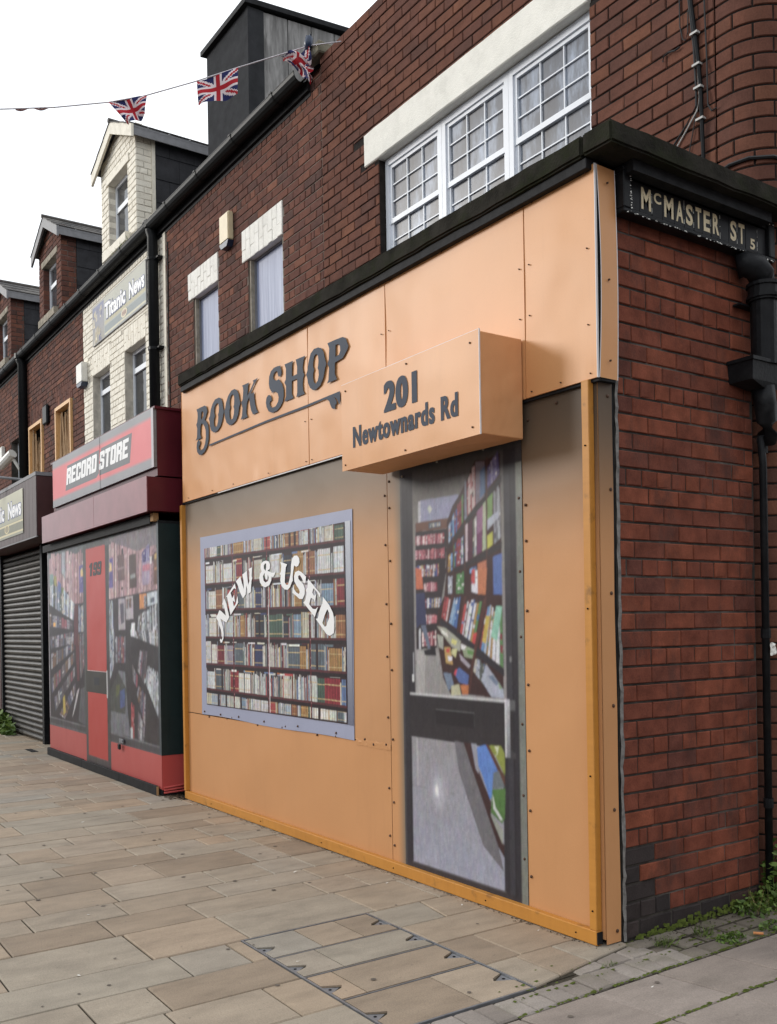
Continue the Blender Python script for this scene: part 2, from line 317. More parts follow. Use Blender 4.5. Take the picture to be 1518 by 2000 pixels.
# ------------------------------------------------------------------ bricks
CH, PITCH, JOINT = 0.085, 0.216, 0.010
BRICK_CACHE = {}
def brick_geo(w, h, d, var, c=0.0045):
    r = random.Random(var * 977 + int(w * 1000)); w2, h2 = w / 2, h / 2
    j = lambda a: (r.random() - 0.5) * a
    full = [(-w2, c, -h2), (w2, c, -h2), (w2, c, h2), (-w2, c, h2)]
    inn = [(-w2 + c + j(.003), j(.003), -h2 + c + j(.003)), (w2 - c + j(.003), j(.003), -h2 + c + j(.003)),
           (w2 - c + j(.003), j(.003), h2 - c + j(.003)), (-w2 + c + j(.003), j(.003), h2 - c + j(.003))]
    if var % 4 == 1: k = r.randrange(4); inn[k] = (inn[k][0] * 0.93, 0.004, inn[k][2] * 0.82)      # a knocked corner
    if w2 < 0.02 or h2 < 0.02: inn = [(x * 0.6, 0.0, z * 0.6) for x, y, z in full]
    back = [(x, d, z) for x, y, z in full]
    V = inn + full + back
    F = [(0, 1, 2, 3)] + [(k + 4, (k + 1) % 4 + 4, (k + 1) % 4, k) for k in range(4)] + [(k + 8, (k + 1) % 4 + 8, (k + 1) % 4 + 4, k + 4) for k in range(4)]
    return V, F
def brick_mesh(w, h, d, var, mat):
    key = (round(w, 2), round(h, 3), round(d, 2), var, mat.name)
    if key not in BRICK_CACHE:
        V, F = brick_geo(key[0], key[1], d, var); me = bpy.data.meshes.new('brick'); me.from_pydata(V, [], F); me.materials.append(mat); me.update()
        BRICK_CACHE[key] = me
    return BRICK_CACHE[key]
def courses(u0, u1, z0, z1, bond, openings=(), zbase=0.0, seed=1):
    """list of (ua, ub, za, zb) brick rectangles, joints not yet taken off"""
    r = random.Random(seed); out = []
    k0 = int(math.floor((z0 - zbase) / CH)); k1 = int(math.ceil((z1 - zbase) / CH))
    for k in range(k0, k1):
        za, zb = max(z0, zbase + k * CH), min(z1, zbase + (k + 1) * CH)
        if zb - za < 0.03: continue
        hb = PITCH / 2; lens = []
        if bond == 'running': start = -(k % 2) * hb; pat = [PITCH]
        elif bond == 'flemish': start = -(k % 2) * hb * 1.5 ; pat = [PITCH, hb]
        else:
            header = (k % 5 == 0 and k > 0) or k == 1
            if header: start = 0.0 if k % 2 else -hb * 0.5; pat = [hb]
            else: start = -(k % 2) * hb; pat = [PITCH]
        a = math.floor(u0 / (PITCH * 3)) * PITCH * 3 + start - PITCH; i = 0
        cuts = []
        while a < u1:
            L = pat[i % len(pat)]
            if bond != 'running' and L == hb and r.random() < 0.07: L *= 0.55
            cuts.append((a, a + L)); a += L; i += 1
        for a, b in cuts:
            segs = [(max(a, u0), min(b, u1), za, zb)]
            for (oa, ob, oz0, oz1) in openings:
                nxt = []
                for (p, q, y0, y1) in segs:
                    if q <= p: continue
                    if q <= oa + 1e-4 or p >= ob - 1e-4 or y1 <= oz0 + 0.012 or y0 >= oz1 - 0.012: nxt.append((p, q, y0, y1)); continue
                    if y0 < oz0 - 0.02: nxt.append((p, q, y0, oz0)); continue
                    if y1 > oz1 + 0.02: nxt.append((p, q, oz1, y1)); continue
                    if p < oa: nxt.append((p, oa, y0, y1))
                    if q > ob: nxt.append((ob, q, y0, y1))
                segs = nxt
            out += [s for s in segs if s[1] - s[0] > 0.03 and s[3] - s[2] > 0.025]
    return out
def lay(parent, rects, org, udir, mats, nparts, depth=0.105, name='brick', hide=None, j=JOINT):
    """bricks of one flat wall: the largest in the picture as parts, the rest joined as one part"""
    org = Vector(org); ud = Vector(udir); ang = math.atan2(ud.y, ud.x); items = []
    inward = Vector((-math.sin(ang), math.cos(ang), 0))
    pick = mats if callable(mats) else (lambda u, z: mats)
    for (a, b, z0, z1) in rects:
        c = org + ud * ((a + b) / 2) + UPV * ((z0 + z1) / 2); q = to_px(c)
        vis = q is not None and -10 < q[0] < 1528 and -10 < q[1] < 2010 and not (hide and hide(c))
        items.append((((b - a) * (z1 - z0)) / (q[2] ** 2) if vis else -1.0, c, b - a - j, z1 - z0 - j, pick((a + b) / 2, (z0 + z1) / 2)))
    items.sort(key=lambda t: -t[0]); rest = {}
    for i, (s, c, w, h, mat) in enumerate(items):
        if w < 0.015 or h < 0.015: continue
        c = c - inward * rng.uniform(-0.0012, 0.0022)
        if i < nparts and s > 0:
            o = bpy.data.objects.new(name, brick_mesh(w, h, depth, rng.randrange(6), mat)); link(o, parent, c)
            o.rotation_euler = (0, 0, ang)
        else:
            mb = rest.setdefault(mat.name, (MB(), mat))[0]; V, F = brick_geo(w, h, depth, rng.randrange(6))
            ca, sa = math.cos(ang), math.sin(ang)
            mb.add([(c.x + x * ca - y * sa, c.y + x * sa + y * ca, c.z + z) for x, y, z in V], F)
    for nm, (mb, mat) in rest.items(): mb.build(name + 'work', mat, parent, kind='stuff')
def core(parent, mat, u0, u1, z0, z1, org, udir, openings=(), back=0.007, thick=0.24, gap=0.004, name='wall'):
    """the mortar body of a flat wall, its openings left open"""
    org = Vector(org); ud = Vector(udir); inn = Vector((-ud.y, ud.x, 0))
    us = sorted({u0, u1, *[min(max(x, u0), u1) for o in openings for x in (o[0] - gap, o[1] + gap)]})
    zs = sorted({z0, z1, *[min(max(x, z0), z1) for o in openings for x in (o[2] - gap, o[3] + gap)]})
    P = lambda u, d, z: org + ud * u + inn * d + UPV * z
    mb = MB(); solid = {}
    for i in range(len(us) - 1):
        for k in range(len(zs) - 1):
            um, zm = (us[i] + us[i + 1]) / 2, (zs[k] + zs[k + 1]) / 2
            solid[i, k] = not any(o[0] - gap < um < o[1] + gap and o[2] - gap < zm < o[3] + gap for o in openings)
    for (i, k), s in solid.items():
        if not s: continue
        a, b, c, d = us[i], us[i + 1], zs[k], zs[k + 1]
        mb.face([P(a, back, c), P(b, back, c), P(b, back, d), P(a, back, d)]); mb.face([P(a, thick, d), P(b, thick, d), P(b, thick, c), P(a, thick, c)])
        if not solid.get((i - 1, k)): mb.face([P(a, thick, c), P(a, back, c), P(a, back, d), P(a, thick, d)])
        if not solid.get((i + 1, k)): mb.face([P(b, back, c), P(b, thick, c), P(b, thick, d), P(b, back, d)])
        if not solid.get((i, k - 1)): mb.face([P(a, thick, c), P(b, thick, c), P(b, back, c), P(a, back, c)])
        if not solid.get((i, k + 1)): mb.face([P(a, back, d), P(b, back, d), P(b, thick, d), P(a, thick, d)])
    return mb.build(name, mat, parent)

# ------------------------------------------------------------------ flat print and lettering
PAL = {'k': ['b06070', 'd8a0a8', '8c3440', 'e8d0d0', 'a04858', '703040', 'c87078'], 'w': ['d0d4dc', 'a8b0c0', 'e8e8ec', '8890a8', 'c0b8a8', '607088', 'b8c8d8', '586058'],
       'm': ['b0606c', '405890', 'c8b080', '8c3440', 'd8d8e0', '50588c', 'a07840'], 'r': ['a84044', 'c05050', '8c3038', 'd8c0c0', '984448'], 'v': ['6860a0', '8078b0', '544c88', 'a098c0'],
       'g': ['787880', '94949c', '60626a', 'b0b4bc'], 'b': ['4868a8', 'c84848', 'd8d8e0', '6898c8', 'b08840', '5c8c50', 'a8b8d0', '8c3440', 'e0e0e4', '385080'], 'e': ['4c8048', '5c9858', '3c6c3c', '78a868'],
       'u': ['6c98c8', '4870b0', '98b8d8', '5888c0'], 'p': ['b48c90', 'c8a4a8', 'a07c82', 'd0b0b2', 'bc9498'], 'd': ['605860', '8c8890', '4c444a', 'a8a4ac', '74686c', '7c6048', '585c70', '94505a'],
       'l': ['b4b8c0', '8c9098', 'd8dce0', '6c7078', 'a0a4ac', '786858', 'c4c8d0', '54585c']}
def expand(items, seed):
    """[colour, or stripe count and palette; points mm] -> [(colour, points m, layer key)]"""
    r = random.Random(seed); out = []
    for idx, (code, pts) in enumerate(items):
        P = [(pts[i] / 1000.0, pts[i + 1] / 1000.0) for i in range(0, len(pts), 2)]
        if len(code) == 3: out.append((srgb(code), P, (seed, idx, 0))); continue
        n, pal = code[0], PAL['gkwmrvbeupdl'[code[1]]]; cut = [0.0]; extra = []
        for _ in range(n): cut.append(cut[-1] + r.uniform(0.5, 1.5))
        cut = [c / cut[-1] for c in cut]; L = lambda a, b, t: (a[0] + (b[0] - a[0]) * t, a[1] + (b[1] - a[1]) * t)
        for i in range(n):
            tl, tr = L(P[0], P[1], cut[i]), L(P[0], P[1], cut[i + 1]); bl, br = L(P[3], P[2], cut[i]), L(P[3], P[2], cut[i + 1])
            h = r.uniform(0, 0.12); tl = L(tl, bl, h); tr = L(tr, br, h); c = r.choice(pal)
            out.append((srgb(c), [tl, tr, br, bl], (seed, idx, 0)))
            e = r.uniform(0.06, 0.2); dk = srgb((34, 30, 34)); extra.append((dk, [L(tl, tr, 1 - e), tr, br, L(bl, br, 1 - e)], (seed, idx, 1)))
            for _ in range(r.randint(1, 3)):
                t0 = r.uniform(0.06, 0.85); t1 = min(0.97, t0 + r.uniform(0.03, 0.14)); extra.append((srgb(r.choice(pal + ['e4e0dc', '2c282c'])), [L(L(tl, bl, t0), L(tr, br, t0), 0.12), L(L(tl, bl, t0), L(tr, br, t0), 0.8), L(L(tl, bl, t1), L(tr, br, t1), 0.8), L(L(tl, bl, t1), L(tr, br, t1), 0.12)], (seed, idx, 2)))
        out += sorted(extra, key=lambda t: t[2])
    soft = lambda c: tuple(v * 0.84 + 0.16 * (0.3 * c[0] + 0.5 * c[1] + 0.2 * c[2]) for v in c[:3]) + (1.0,)
    return [(soft(c), P, k) for c, P, k in out]
def glow(c, rx, rz, c0, c1, key):
    a, b = srgb(c0), srgb(c1); out = []
    for k in range(16):
        t0, t1 = k * math.pi / 8, (k + 1) * math.pi / 8
        out.append(([a, b, b], [c, (c[0] + rx * math.cos(t0), c[1] + rz * math.sin(t0)), (c[0] + rx * math.cos(t1), c[1] + rz * math.sin(t1))], key))
    return out
def rect(c, x0, x1, z0, z1, c2=None):
    """flat rectangle, or top colour c blending to bottom colour c2"""
    a = srgb(c); P = [(x0, z0), (x1, z0), (x1, z1), (x0, z1)]
    if c2 is None: return (a, P)
    b = srgb(c2); return ([b, b, a, a], P)
def print_mesh(name, layers, y, parent=None, mat=None, step=0.00005, origin=None):
    mb = MB()
    lev, last = -1, None
    for it in layers:
        c, P = it[0], it[1]
        if len(it) < 3 or it[2] != last: lev += 1
        last = it[2] if len(it) > 2 else None
        yy = y - lev * step
        if isinstance(c, list): mb.face([(x, yy, z) for x, z in P], c); continue
        for tri in tessellate_polygon([[Vector((x, z, 0)) for x, z in P]]):
            p = [P[k] for k in tri]
            if (p[1][0] - p[0][0]) * (p[2][1] - p[0][1]) - (p[1][1] - p[0][1]) * (p[2][0] - p[0][0]) < 0: p = p[::-1]
            mb.face([(x, yy, z) for x, z in p], c)
    return mb.build(name, mat or M['print_gloss'], parent, origin)
def letters_mesh(name, loops, y, mat, parent):
    """one glyph given as outer loop + holes, mm"""
    polys = [[Vector((q[i] / 1000.0, q[i + 1] / 1000.0, 0)) for i in range(0, len(q), 2)] for q in loops]
    flat = [v for p in polys for v in p]; mb = MB()
    for tri in tessellate_polygon(polys):
        p = [flat[k] for k in tri]
        if (p[1].x - p[0].x) * (p[2].y - p[0].y) - (p[1].y - p[0].y) * (p[2].x - p[0].x) < 0: p = p[::-1]
        mb.face([(v.x, y, v.y) for v in p])
    return mb.build(name, mat, parent)
def text_verts(body, bold=0.0, shear=0.0, spacing=1.0):
    cu = bpy.data.curves.new('t', 'FONT'); cu.body = body; cu.offset = bold; cu.shear = shear; cu.space_character = spacing; cu.resolution_u = 4
    o = bpy.data.objects.new('t', cu); COL.objects.link(o); dg = bpy.context.evaluated_depsgraph_get(); me = o.evaluated_get(dg).to_mesh()
    V = [v.co.copy() for v in me.vertices]; F = [tuple(p.vertices) for p in me.polygons]
    o.evaluated_get(dg).to_mesh_clear(); bpy.data.objects.remove(o); bpy.data.curves.remove(cu)
    return V, F
def text(name, body, x0, x1, z0, z1, y, mat, parent, bold=0.0, shear=0.0, axis='x', spacing=1.0, slope=0.0, fat=0.0):
    """lettering fitted to a box on a wall that faces -Y (axis x) or +X (axis y)"""
    V, F = text_verts(body, bold, shear, spacing); xs = [v.x for v in V]; ys = [v.y for v in V]
    fx = lambda v: x0 + (v.x - min(xs)) / (max(xs) - min(xs)) * (x1 - x0); fz = lambda v: z0 + (v.y - min(ys)) / (max(ys) - min(ys)) * (z1 - z0)
    mb = MB()
    for k, s in enumerate((0, -1, 1) if fat else (0,)):
        mb.add([(fx(v) + s * fat, y - k * 0.0002, fz(v)) if axis == 'x' else (y, fx(v), fz(v)) for v in V], F)
    return mb.build(name, mat, parent)
def leaf_clump(name, label, cat, c, rx, ry, h, n, mat, size=0.022, group=None, kind=None, parent=None, blades=False, seed=3):
    r = random.Random(seed); mb = MB()
    for i in range(n):
        a = r.uniform(0, 6.283); d = math.sqrt(r.random()); hh = h * r.random() ** 1.3 * (1.15 - 0.7 * d)
        p = Vector((c[0] + rx * d * math.cos(a), c[1] + ry * d * math.sin(a), c[2] + hh))
        if blades:
            t = Vector((r.uniform(-1, 1), r.uniform(-1, 1), r.uniform(0.8, 2.2))).normalized() * h * r.uniform(0.5, 1.1); w = t.cross(Vector((r.random(), r.random(), 0.1))).normalized() * size * 0.14
            p.z = c[2]; mb.face([p - w, p + w, p + t * 0.6 + w * 0.7 + Vector((0, 0, 0)), p + t, p + t * 0.6 - w * 0.7])
        else:
            nrm = Vector((r.uniform(-1, 1), r.uniform(-1, 1), r.uniform(0.2, 1.4))).normalized(); x = nrm.cross(Vector((r.random() - .5, r.random() - .5, r.random() - .5))).normalized(); y = nrm.cross(x)
            s = size * r.uniform(0.55, 1.25)
            mb.face([p - x * s, p - x * s * 0.3 + y * s * 0.55, p + x * s * 0.5 + y * s * 0.45, p + x * s * 1.1, p + x * s * 0.5 - y * s * 0.45, p - x * s * 0.3 - y * s * 0.55])
            if hh > h * 0.25 and i % 9 == 0: mb.tube([(p.x, p.y, c[2]), tuple(p)], 0.0015, 4, caps=False)
    o = mb.build(name, mat, parent, (c[0], c[1], c[2]))
    if label: tag(o, label, cat, group, kind)
    return o
def union_jack(u, v):
    x, y = (u - 0.5) * 60, (v - 0.5) * 36; R, W, B = srgb((176, 42, 52)), srgb((228, 214, 216)), srgb((44, 48, 92))
    if abs(x) < 3.4 or abs(y) < 3.4: return R
    if abs(x) < 5.6 or abs(y) < 5.6: return W
    k = 36 / 60.0; d1 = (y - k * x) / math.hypot(1, k); d2 = (y + k * x) / math.hypot(1, k); side = 1 if x * y > 0 else -1
    d = d1 if side > 0 else d2; s = 1 if x > 0 else -1
    if abs(d) > 3.4: return B
    dd = d * (s if side > 0 else -s)
    return R if -2.1 < dd < 0.6 else W

BLOCK = {'R': [[(0, 0), (0, 1), (.85, 1), (1, .88), (1, .58), (.88, .48), (1, .38), (1, 0), (.64, 0), (.64, .36), (.40, .36), (.40, 0)], [(.40, .60), (.40, .78), (.62, .78), (.62, .60)]],
         'E': [[(0, 0), (0, 1), (1, 1), (1, .79), (.42, .79), (.42, .6), (.85, .6), (.85, .42), (.42, .42), (.42, .21), (1, .21), (1, 0)]],
         'C': [[(.12, 0), (0, .1), (0, .9), (.12, 1), (.88, 1), (1, .9), (1, .62), (.62, .62), (.62, .79), (.40, .79), (.40, .21), (.62, .21), (.62, .4), (1, .4), (1, .1), (.88, 0)]],
         'O': [[(.12, 0), (0, .1), (0, .9), (.12, 1), (.88, 1), (1, .9), (1, .1), (.88, 0)], [(.40, .21), (.40, .79), (.61, .79), (.61, .21)]],
         'D': [[(0, 0), (0, 1), (.85, 1), (1, .88), (1, .12), (.85, 0)], [(.40, .21), (.40, .79), (.61, .79), (.61, .21)]],
         'S': [[(.12, 0), (0, .1), (0, .36), (.38, .36), (.38, .21), (.62, .21), (.62, .40), (.1, .48), (0, .58), (0, .9), (.12, 1), (.88, 1), (1, .9), (1, .64), (.62, .64), (.62, .79), (.38, .79), (.38, .62), (.9, .54), (1, .44), (1, .1), (.88, 0)]],
         'T': [[(.3, 0), (.3, .77), (0, .77), (0, 1), (1, 1), (1, .77), (.7, .77), (.7, 0)]],
         '1': [[(.3, 0), (.3, .7), (0, .62), (0, .82), (.4, 1), (.8, 1), (.8, 0)]],
         '9': [[(.12, 0), (0, .1), (0, .32), (.4, .32), (.4, .2), (.62, .2), (.62, .42), (.12, .42), (0, .52), (0, .9), (.12, 1), (.88, 1), (1, .9), (1, .1), (.88, 0)], [(.38, .6), (.38, .8), (.62, .8), (.62, .6)]]}
def block_text(word, x0, x1, z0, z1, y, mat, parent, slant=0.22, gap=0.10):
    """heavy slanted block capitals, one mesh per letter"""
    n = len(word); w = (x1 - x0 - slant * (z1 - z0)) / (n + gap * (n - 1))
    for i, c in enumerate(word):
        loops = []
        for lp in BLOCK[c]:
            q = []
            for (u, v) in lp: q += [(x0 + w * (i * (1 + gap) + u) + slant * v * (z1 - z0)) * 1000, (z0 + v * (z1 - z0)) * 1000]
            loops.append(q)
        letters_mesh('letter', loops, y, mat, parent)

def soft_print(name, layers, x0, x1, z0, z1, nx, nz, y, parent, blur=0.6, grain=0.05, seed=1, mat=None, mottle=0.0, haze=0.0, warp=0.0):
    """a printed photograph: the flat shapes laid over one another, softened as ink and lens do, as one fine sheet with a colour per point"""
    ss = 2; W, H = nx * ss, nz * ss; img = np.full((H, W, 3), 0.05)
    gx = x0 + (np.arange(W) + 0.5) * (x1 - x0) / W; gz = z0 + (np.arange(H) + 0.5) * (z1 - z0) / H
    for it in layers:
        c, P = it[0], it[1]; px_ = np.array([p[0] for p in P]); pz = np.array([p[1] for p in P])
        i0, i1 = np.searchsorted(gx, [px_.min(), px_.max()]); k0, k1 = np.searchsorted(gz, [pz.min(), pz.max()])
        if i1 <= i0 or k1 <= k0: continue
        X, Z = np.meshgrid(gx[i0:i1], gz[k0:k1]); ins = np.zeros(X.shape, bool); n = len(P)
        for q in range(n):
            xa, za, xb, zb_ = px_[q], pz[q], px_[(q + 1) % n], pz[(q + 1) % n]
            if za == zb_: continue
            ins ^= ((Z < za) != (Z < zb_)) & (X < (xb - xa) * (Z - za) / (zb_ - za) + xa)
        blk = img[k0:k1, i0:i1]
        if isinstance(c, list):
            if n == 4:
                u = ((X - px_[0]) / (px_[1] - px_[0]))[..., None]; v = ((Z - pz[0]) / (pz[3] - pz[0]))[..., None]; C = [np.array(q[:3]) for q in c]
                col = (C[0] * (1 - u) + C[1] * u) * (1 - v) + (C[3] * (1 - u) + C[2] * u) * v
            else:
                rad = np.hypot((X - px_[0]) / max(abs(px_ - px_[0]).max(), 1e-6), 0)[..., None]; d = (px_[1] - px_[0]) * (pz[2] - pz[0]) - (px_[2] - px_[0]) * (pz[1] - pz[0])
                w1 = ((X - px_[0]) * (pz[2] - pz[0]) - (px_[2] - px_[0]) * (Z - pz[0])) / d; w2 = ((px_[1] - px_[0]) * (Z - pz[0]) - (X - px_[0]) * (pz[1] - pz[0])) / d; t = np.clip(w1 + w2, 0, 1)[..., None]; t = t * t * (3 - 2 * t)
                col = np.array(c[0][:3]) * (1 - t) + np.array(c[1][:3]) * t
            blk[ins] = col[ins]
        else: blk[ins] = c[:3]
    img = img.reshape(nz, ss, nx, ss, 3).mean((1, 3))
    rad = max(1, int(blur * 3)); ker = np.exp(-0.5 * (np.arange(-rad, rad + 1) / blur) ** 2); ker /= ker.sum()
    for ax in (0, 1):
        pad = [(0, 0)] * 3; pad[ax] = (rad, rad); q = np.pad(img, pad, 'edge'); img = sum(k * np.take(q, range(i, i + img.shape[ax]), ax) for i, k in enumerate(ker))
    g = np.random.RandomState(seed)
    def cloud(cw, chh):
        q = g.normal(0, 1, (nz // chh + 3, nx // cw + 3)); yy = np.linspace(0, q.shape[0] - 2.001, nz); xx = np.linspace(0, q.shape[1] - 2.001, nx); yi, xi = yy.astype(int), xx.astype(int); fy_, fx_ = (yy - yi)[:, None], (xx - xi)[None, :]
        return (q[np.ix_(yi, xi)] * (1 - fx_) + q[np.ix_(yi, xi + 1)] * fx_) * (1 - fy_) + (q[np.ix_(yi + 1, xi)] * (1 - fx_) + q[np.ix_(yi + 1, xi + 1)] * fx_) * fy_
    if warp:
        jy = np.clip(np.arange(nz)[:, None] + warp * (cloud(7, 9) + 0.6 * cloud(3, 4)), 0, nz - 1).astype(int); jx = np.clip(np.arange(nx)[None, :] + warp * (cloud(9, 7) + 0.6 * cloud(4, 3)), 0, nx - 1).astype(int); img = img[jy, jx]
    if mottle:
        k = 1 + mottle * (0.55 * cloud(2, 5) + 0.5 * cloud(3, 8) + 0.4 * cloud(6, 14) + 0.3 * cloud(30, 40)); img = img * np.clip(k, 0.35, 1.9)[..., None]
        img = img * (1 + mottle * 0.35 * np.stack([cloud(3, 6), cloud(4, 6), cloud(3, 7)], -1))
    if haze: img = img * (1 - haze) + haze * np.array(srgb((132, 122, 134)))
    n1 = g.normal(0, 1, (nz, nx, 1)); n2 = np.repeat(np.repeat(g.normal(0, 1, (nz // 4 + 1, nx // 3 + 1, 1)), 4, 0), 3, 1)[:nz, :nx]
    img = np.clip(img * (1 + grain * n1 + grain * 0.9 * n2), 0.004, 0.85)
    xs_ = np.linspace(x0, x1, nx); zs_ = np.linspace(z0, z1, nz); X, Z = np.meshgrid(xs_, zs_); V = np.stack([X.ravel() - (x0 + x1) / 2, np.zeros(nx * nz), Z.ravel() - z0], 1)
    idx = np.arange(nx * nz).reshape(nz, nx); F = np.stack([idx[:-1, :-1], idx[:-1, 1:], idx[1:, 1:], idx[1:, :-1]], -1).reshape(-1, 4)
    me = bpy.data.meshes.new(name); me.vertices.add(nx * nz); me.vertices.foreach_set('co', V.ravel()); me.loops.add(F.size); me.loops.foreach_set('vertex_index', F.ravel().astype(np.int32))
    me.polygons.add(len(F)); me.polygons.foreach_set('loop_start', np.arange(0, F.size, 4, dtype=np.int32)); me.update(calc_edges=True)
    at = me.color_attributes.new('Col', 'FLOAT_COLOR', 'POINT'); at.data.foreach_set('color', np.concatenate([img.reshape(-1, 3), np.full((nx * nz, 1), 0.10)], 1).ravel())
    me.materials.append(mat or M['print_gloss']); return link(bpy.data.objects.new(name, me), parent, ((x0 + x1) / 2, y, z0))
# traced outlines of the prints and lettering, millimetres on their boards
BOOK=[[[-4482,3346,-4392,3347,-4309,3346,-4273,3327,-4269,3307,-4257,3288,-4275,3271,-4292,3245,-4319,3227,-4278,3207,-4249,3174,-4237,3126,-4243,3056,-4271,3002,-4324,2965,-4387,2949,-4440,2956,-4481,2986,-4492,3030,-4483,3067,-4456,3082,-4429,3075,-4412,3053,-4431,3033,-4447,3023,-4438,3004,-4401,2988,-4348,2998,-4316,3031,-4298,3082,-4298,3133,-4316,3169,-4351,3199,-4387,3210,-4404,3186,-4412,3123,-4387,3090,-4509,3087,-4481,3110,-4473,3185,-4493,3219,-4473,3233,-4460,3281,-4462,3316],[-4383,3305,-4391,3245,-4370,3245,-4345,3266,-4342,3292,-4357,3309]],[[-4027,3354,-3989,3337,-3966,3308,-3955,3265,-3945,3235,-3936,3223,-3948,3207,-3972,3159,-4007,3117,-4067,3091,-4136,3090,-4190,3117,-4214,3159,-4217,3193,-4233,3223,-4210,3238,-4193,3284,-4157,3326,-4106,3353],[-4063,3318,-4037,3302,-4030,3272,-4036,3237,-4052,3221,-4045,3202,-4054,3162,-4075,3133,-4110,3128,-4133,3153,-4134,3190,-4109,3222,-4123,3241,-4124,3279,-4108,3304]],[[-3739,3360,-3694,3341,-3664,3305,-3652,3259,-3635,3230,-3658,3206,-3678,3151,-3721,3108,-3781,3091,-3837,3094,-3892,3124,-3919,3169,-3927,3207,-3933,3224,-3914,3241,-3895,3285,-3856,3329,-3799,3359],[-3772,3326,-3747,3307,-3745,3267,-3750,3240,-3762,3225,-3749,3204,-3755,3170,-3775,3138,-3803,3130,-3830,3148,-3835,3185,-3835,3213,-3816,3231,-3830,3260,-3824,3295,-3800,3322]],[[-3604,3356,-3481,3354,-3499,3331,-3515,3258,-3488,3275,-3431,3317,-3405,3341,-3424,3353,-3331,3355,-3367,3337,-3410,3308,-3459,3265,-3420,3259,-3401,3270,-3400,3230,-3386,3170,-3362,3123,-3334,3099,-3426,3099,-3455,3138,-3474,3188,-3481,3243,-3517,3216,-3531,3184,-3537,3131,-3514,3098,-3636,3099,-3612,3126,-3601,3182,-3620,3229,-3596,3248,-3583,3311,-3587,3339]],[[-2975,3364,-2976,3349,-2963,3326,-2964,3300,-2978,3288,-3003,3288,-3019,3304,-3023,3331,-3046,3338,-3079,3329,-3094,3308,-3080,3285,-3048,3271,-3016,3269,-3001,3276,-2993,3259,-2957,3230,-2936,3186,-2933,3142,-2948,3102,-2985,3071,-3042,3051,-3112,3051,-3169,3072,-3201,3110,-3210,3143,-3202,3177,-3174,3192,-3141,3186,-3122,3165,-3119,3142,-3142,3140,-3152,3126,-3139,3102,-3106,3086,-3059,3088,-3021,3113,-3011,3141,-3023,3174,-3060,3194,-3093,3198,-3115,3194,-3121,3208,-3149,3236,-3160,3274,-3152,3322,-3125,3355,-3077,3370,-3026,3369,-2989,3363]],[[-2916,3356,-2790,3352,-2806,3324,-2811,3246,-2736,3246,-2734,3298,-2752,3351,-2616,3345,-2642,3322,-2656,3276,-2649,3236,-2632,3218,-2650,3203,-2660,3164,-2653,3112,-2630,3087,-2752,3088,-2738,3118,-2735,3214,-2812,3215,-2815,3126,-2791,3091,-2925,3093,-2901,3127,-2899,3200,-2921,3228,-2900,3247,-2895,3319]],[[-2443,3357,-2399,3340,-2372,3309,-2358,3262,-2340,3223,-2356,3201,-2382,3139,-2423,3099,-2480,3083,-2520,3088,-2561,3113,-2584,3147,-2596,3187,-2611,3213,-2594,3232,-2576,3286,-2545,3340,-2499,3361],[-2470,3321,-2448,3304,-2441,3270,-2447,3234,-2455,3222,-2443,3205,-2440,3172,-2454,3139,-2482,3123,-2506,3138,-2516,3169,-2515,3201,-2501,3222,-2515,3247,-2512,3279,-2497,3312]],[[-2322,3354,-2213,3351,-2131,3346,-2094,3328,-2077,3294,-2063,3271,-2082,3249,-2135,3211,-2231,3205,-2236,3133,-2209,3092,-2336,3092,-2316,3112,-2306,3189,-2326,3220,-2308,3246,-2300,3315],[-2220,3317,-2225,3241,-2182,3243,-2163,3265,-2166,3297,-2184,3314]],[[-4235,3009,-3215,3014,-2622,3007,-2175,3008,-2173,2984,-2177,2926,-2190,2925,-2201,2948,-2225,2973,-2258,2990,-2236,2973,-2220,2952,-2217,2934,-2235,2932,-2236,2906,-2261,2909,-2280,2919,-2298,2944,-2309,2969,-2339,2989,-2375,2994,-2623,2990,-3215,2999,-4235,2995]]]
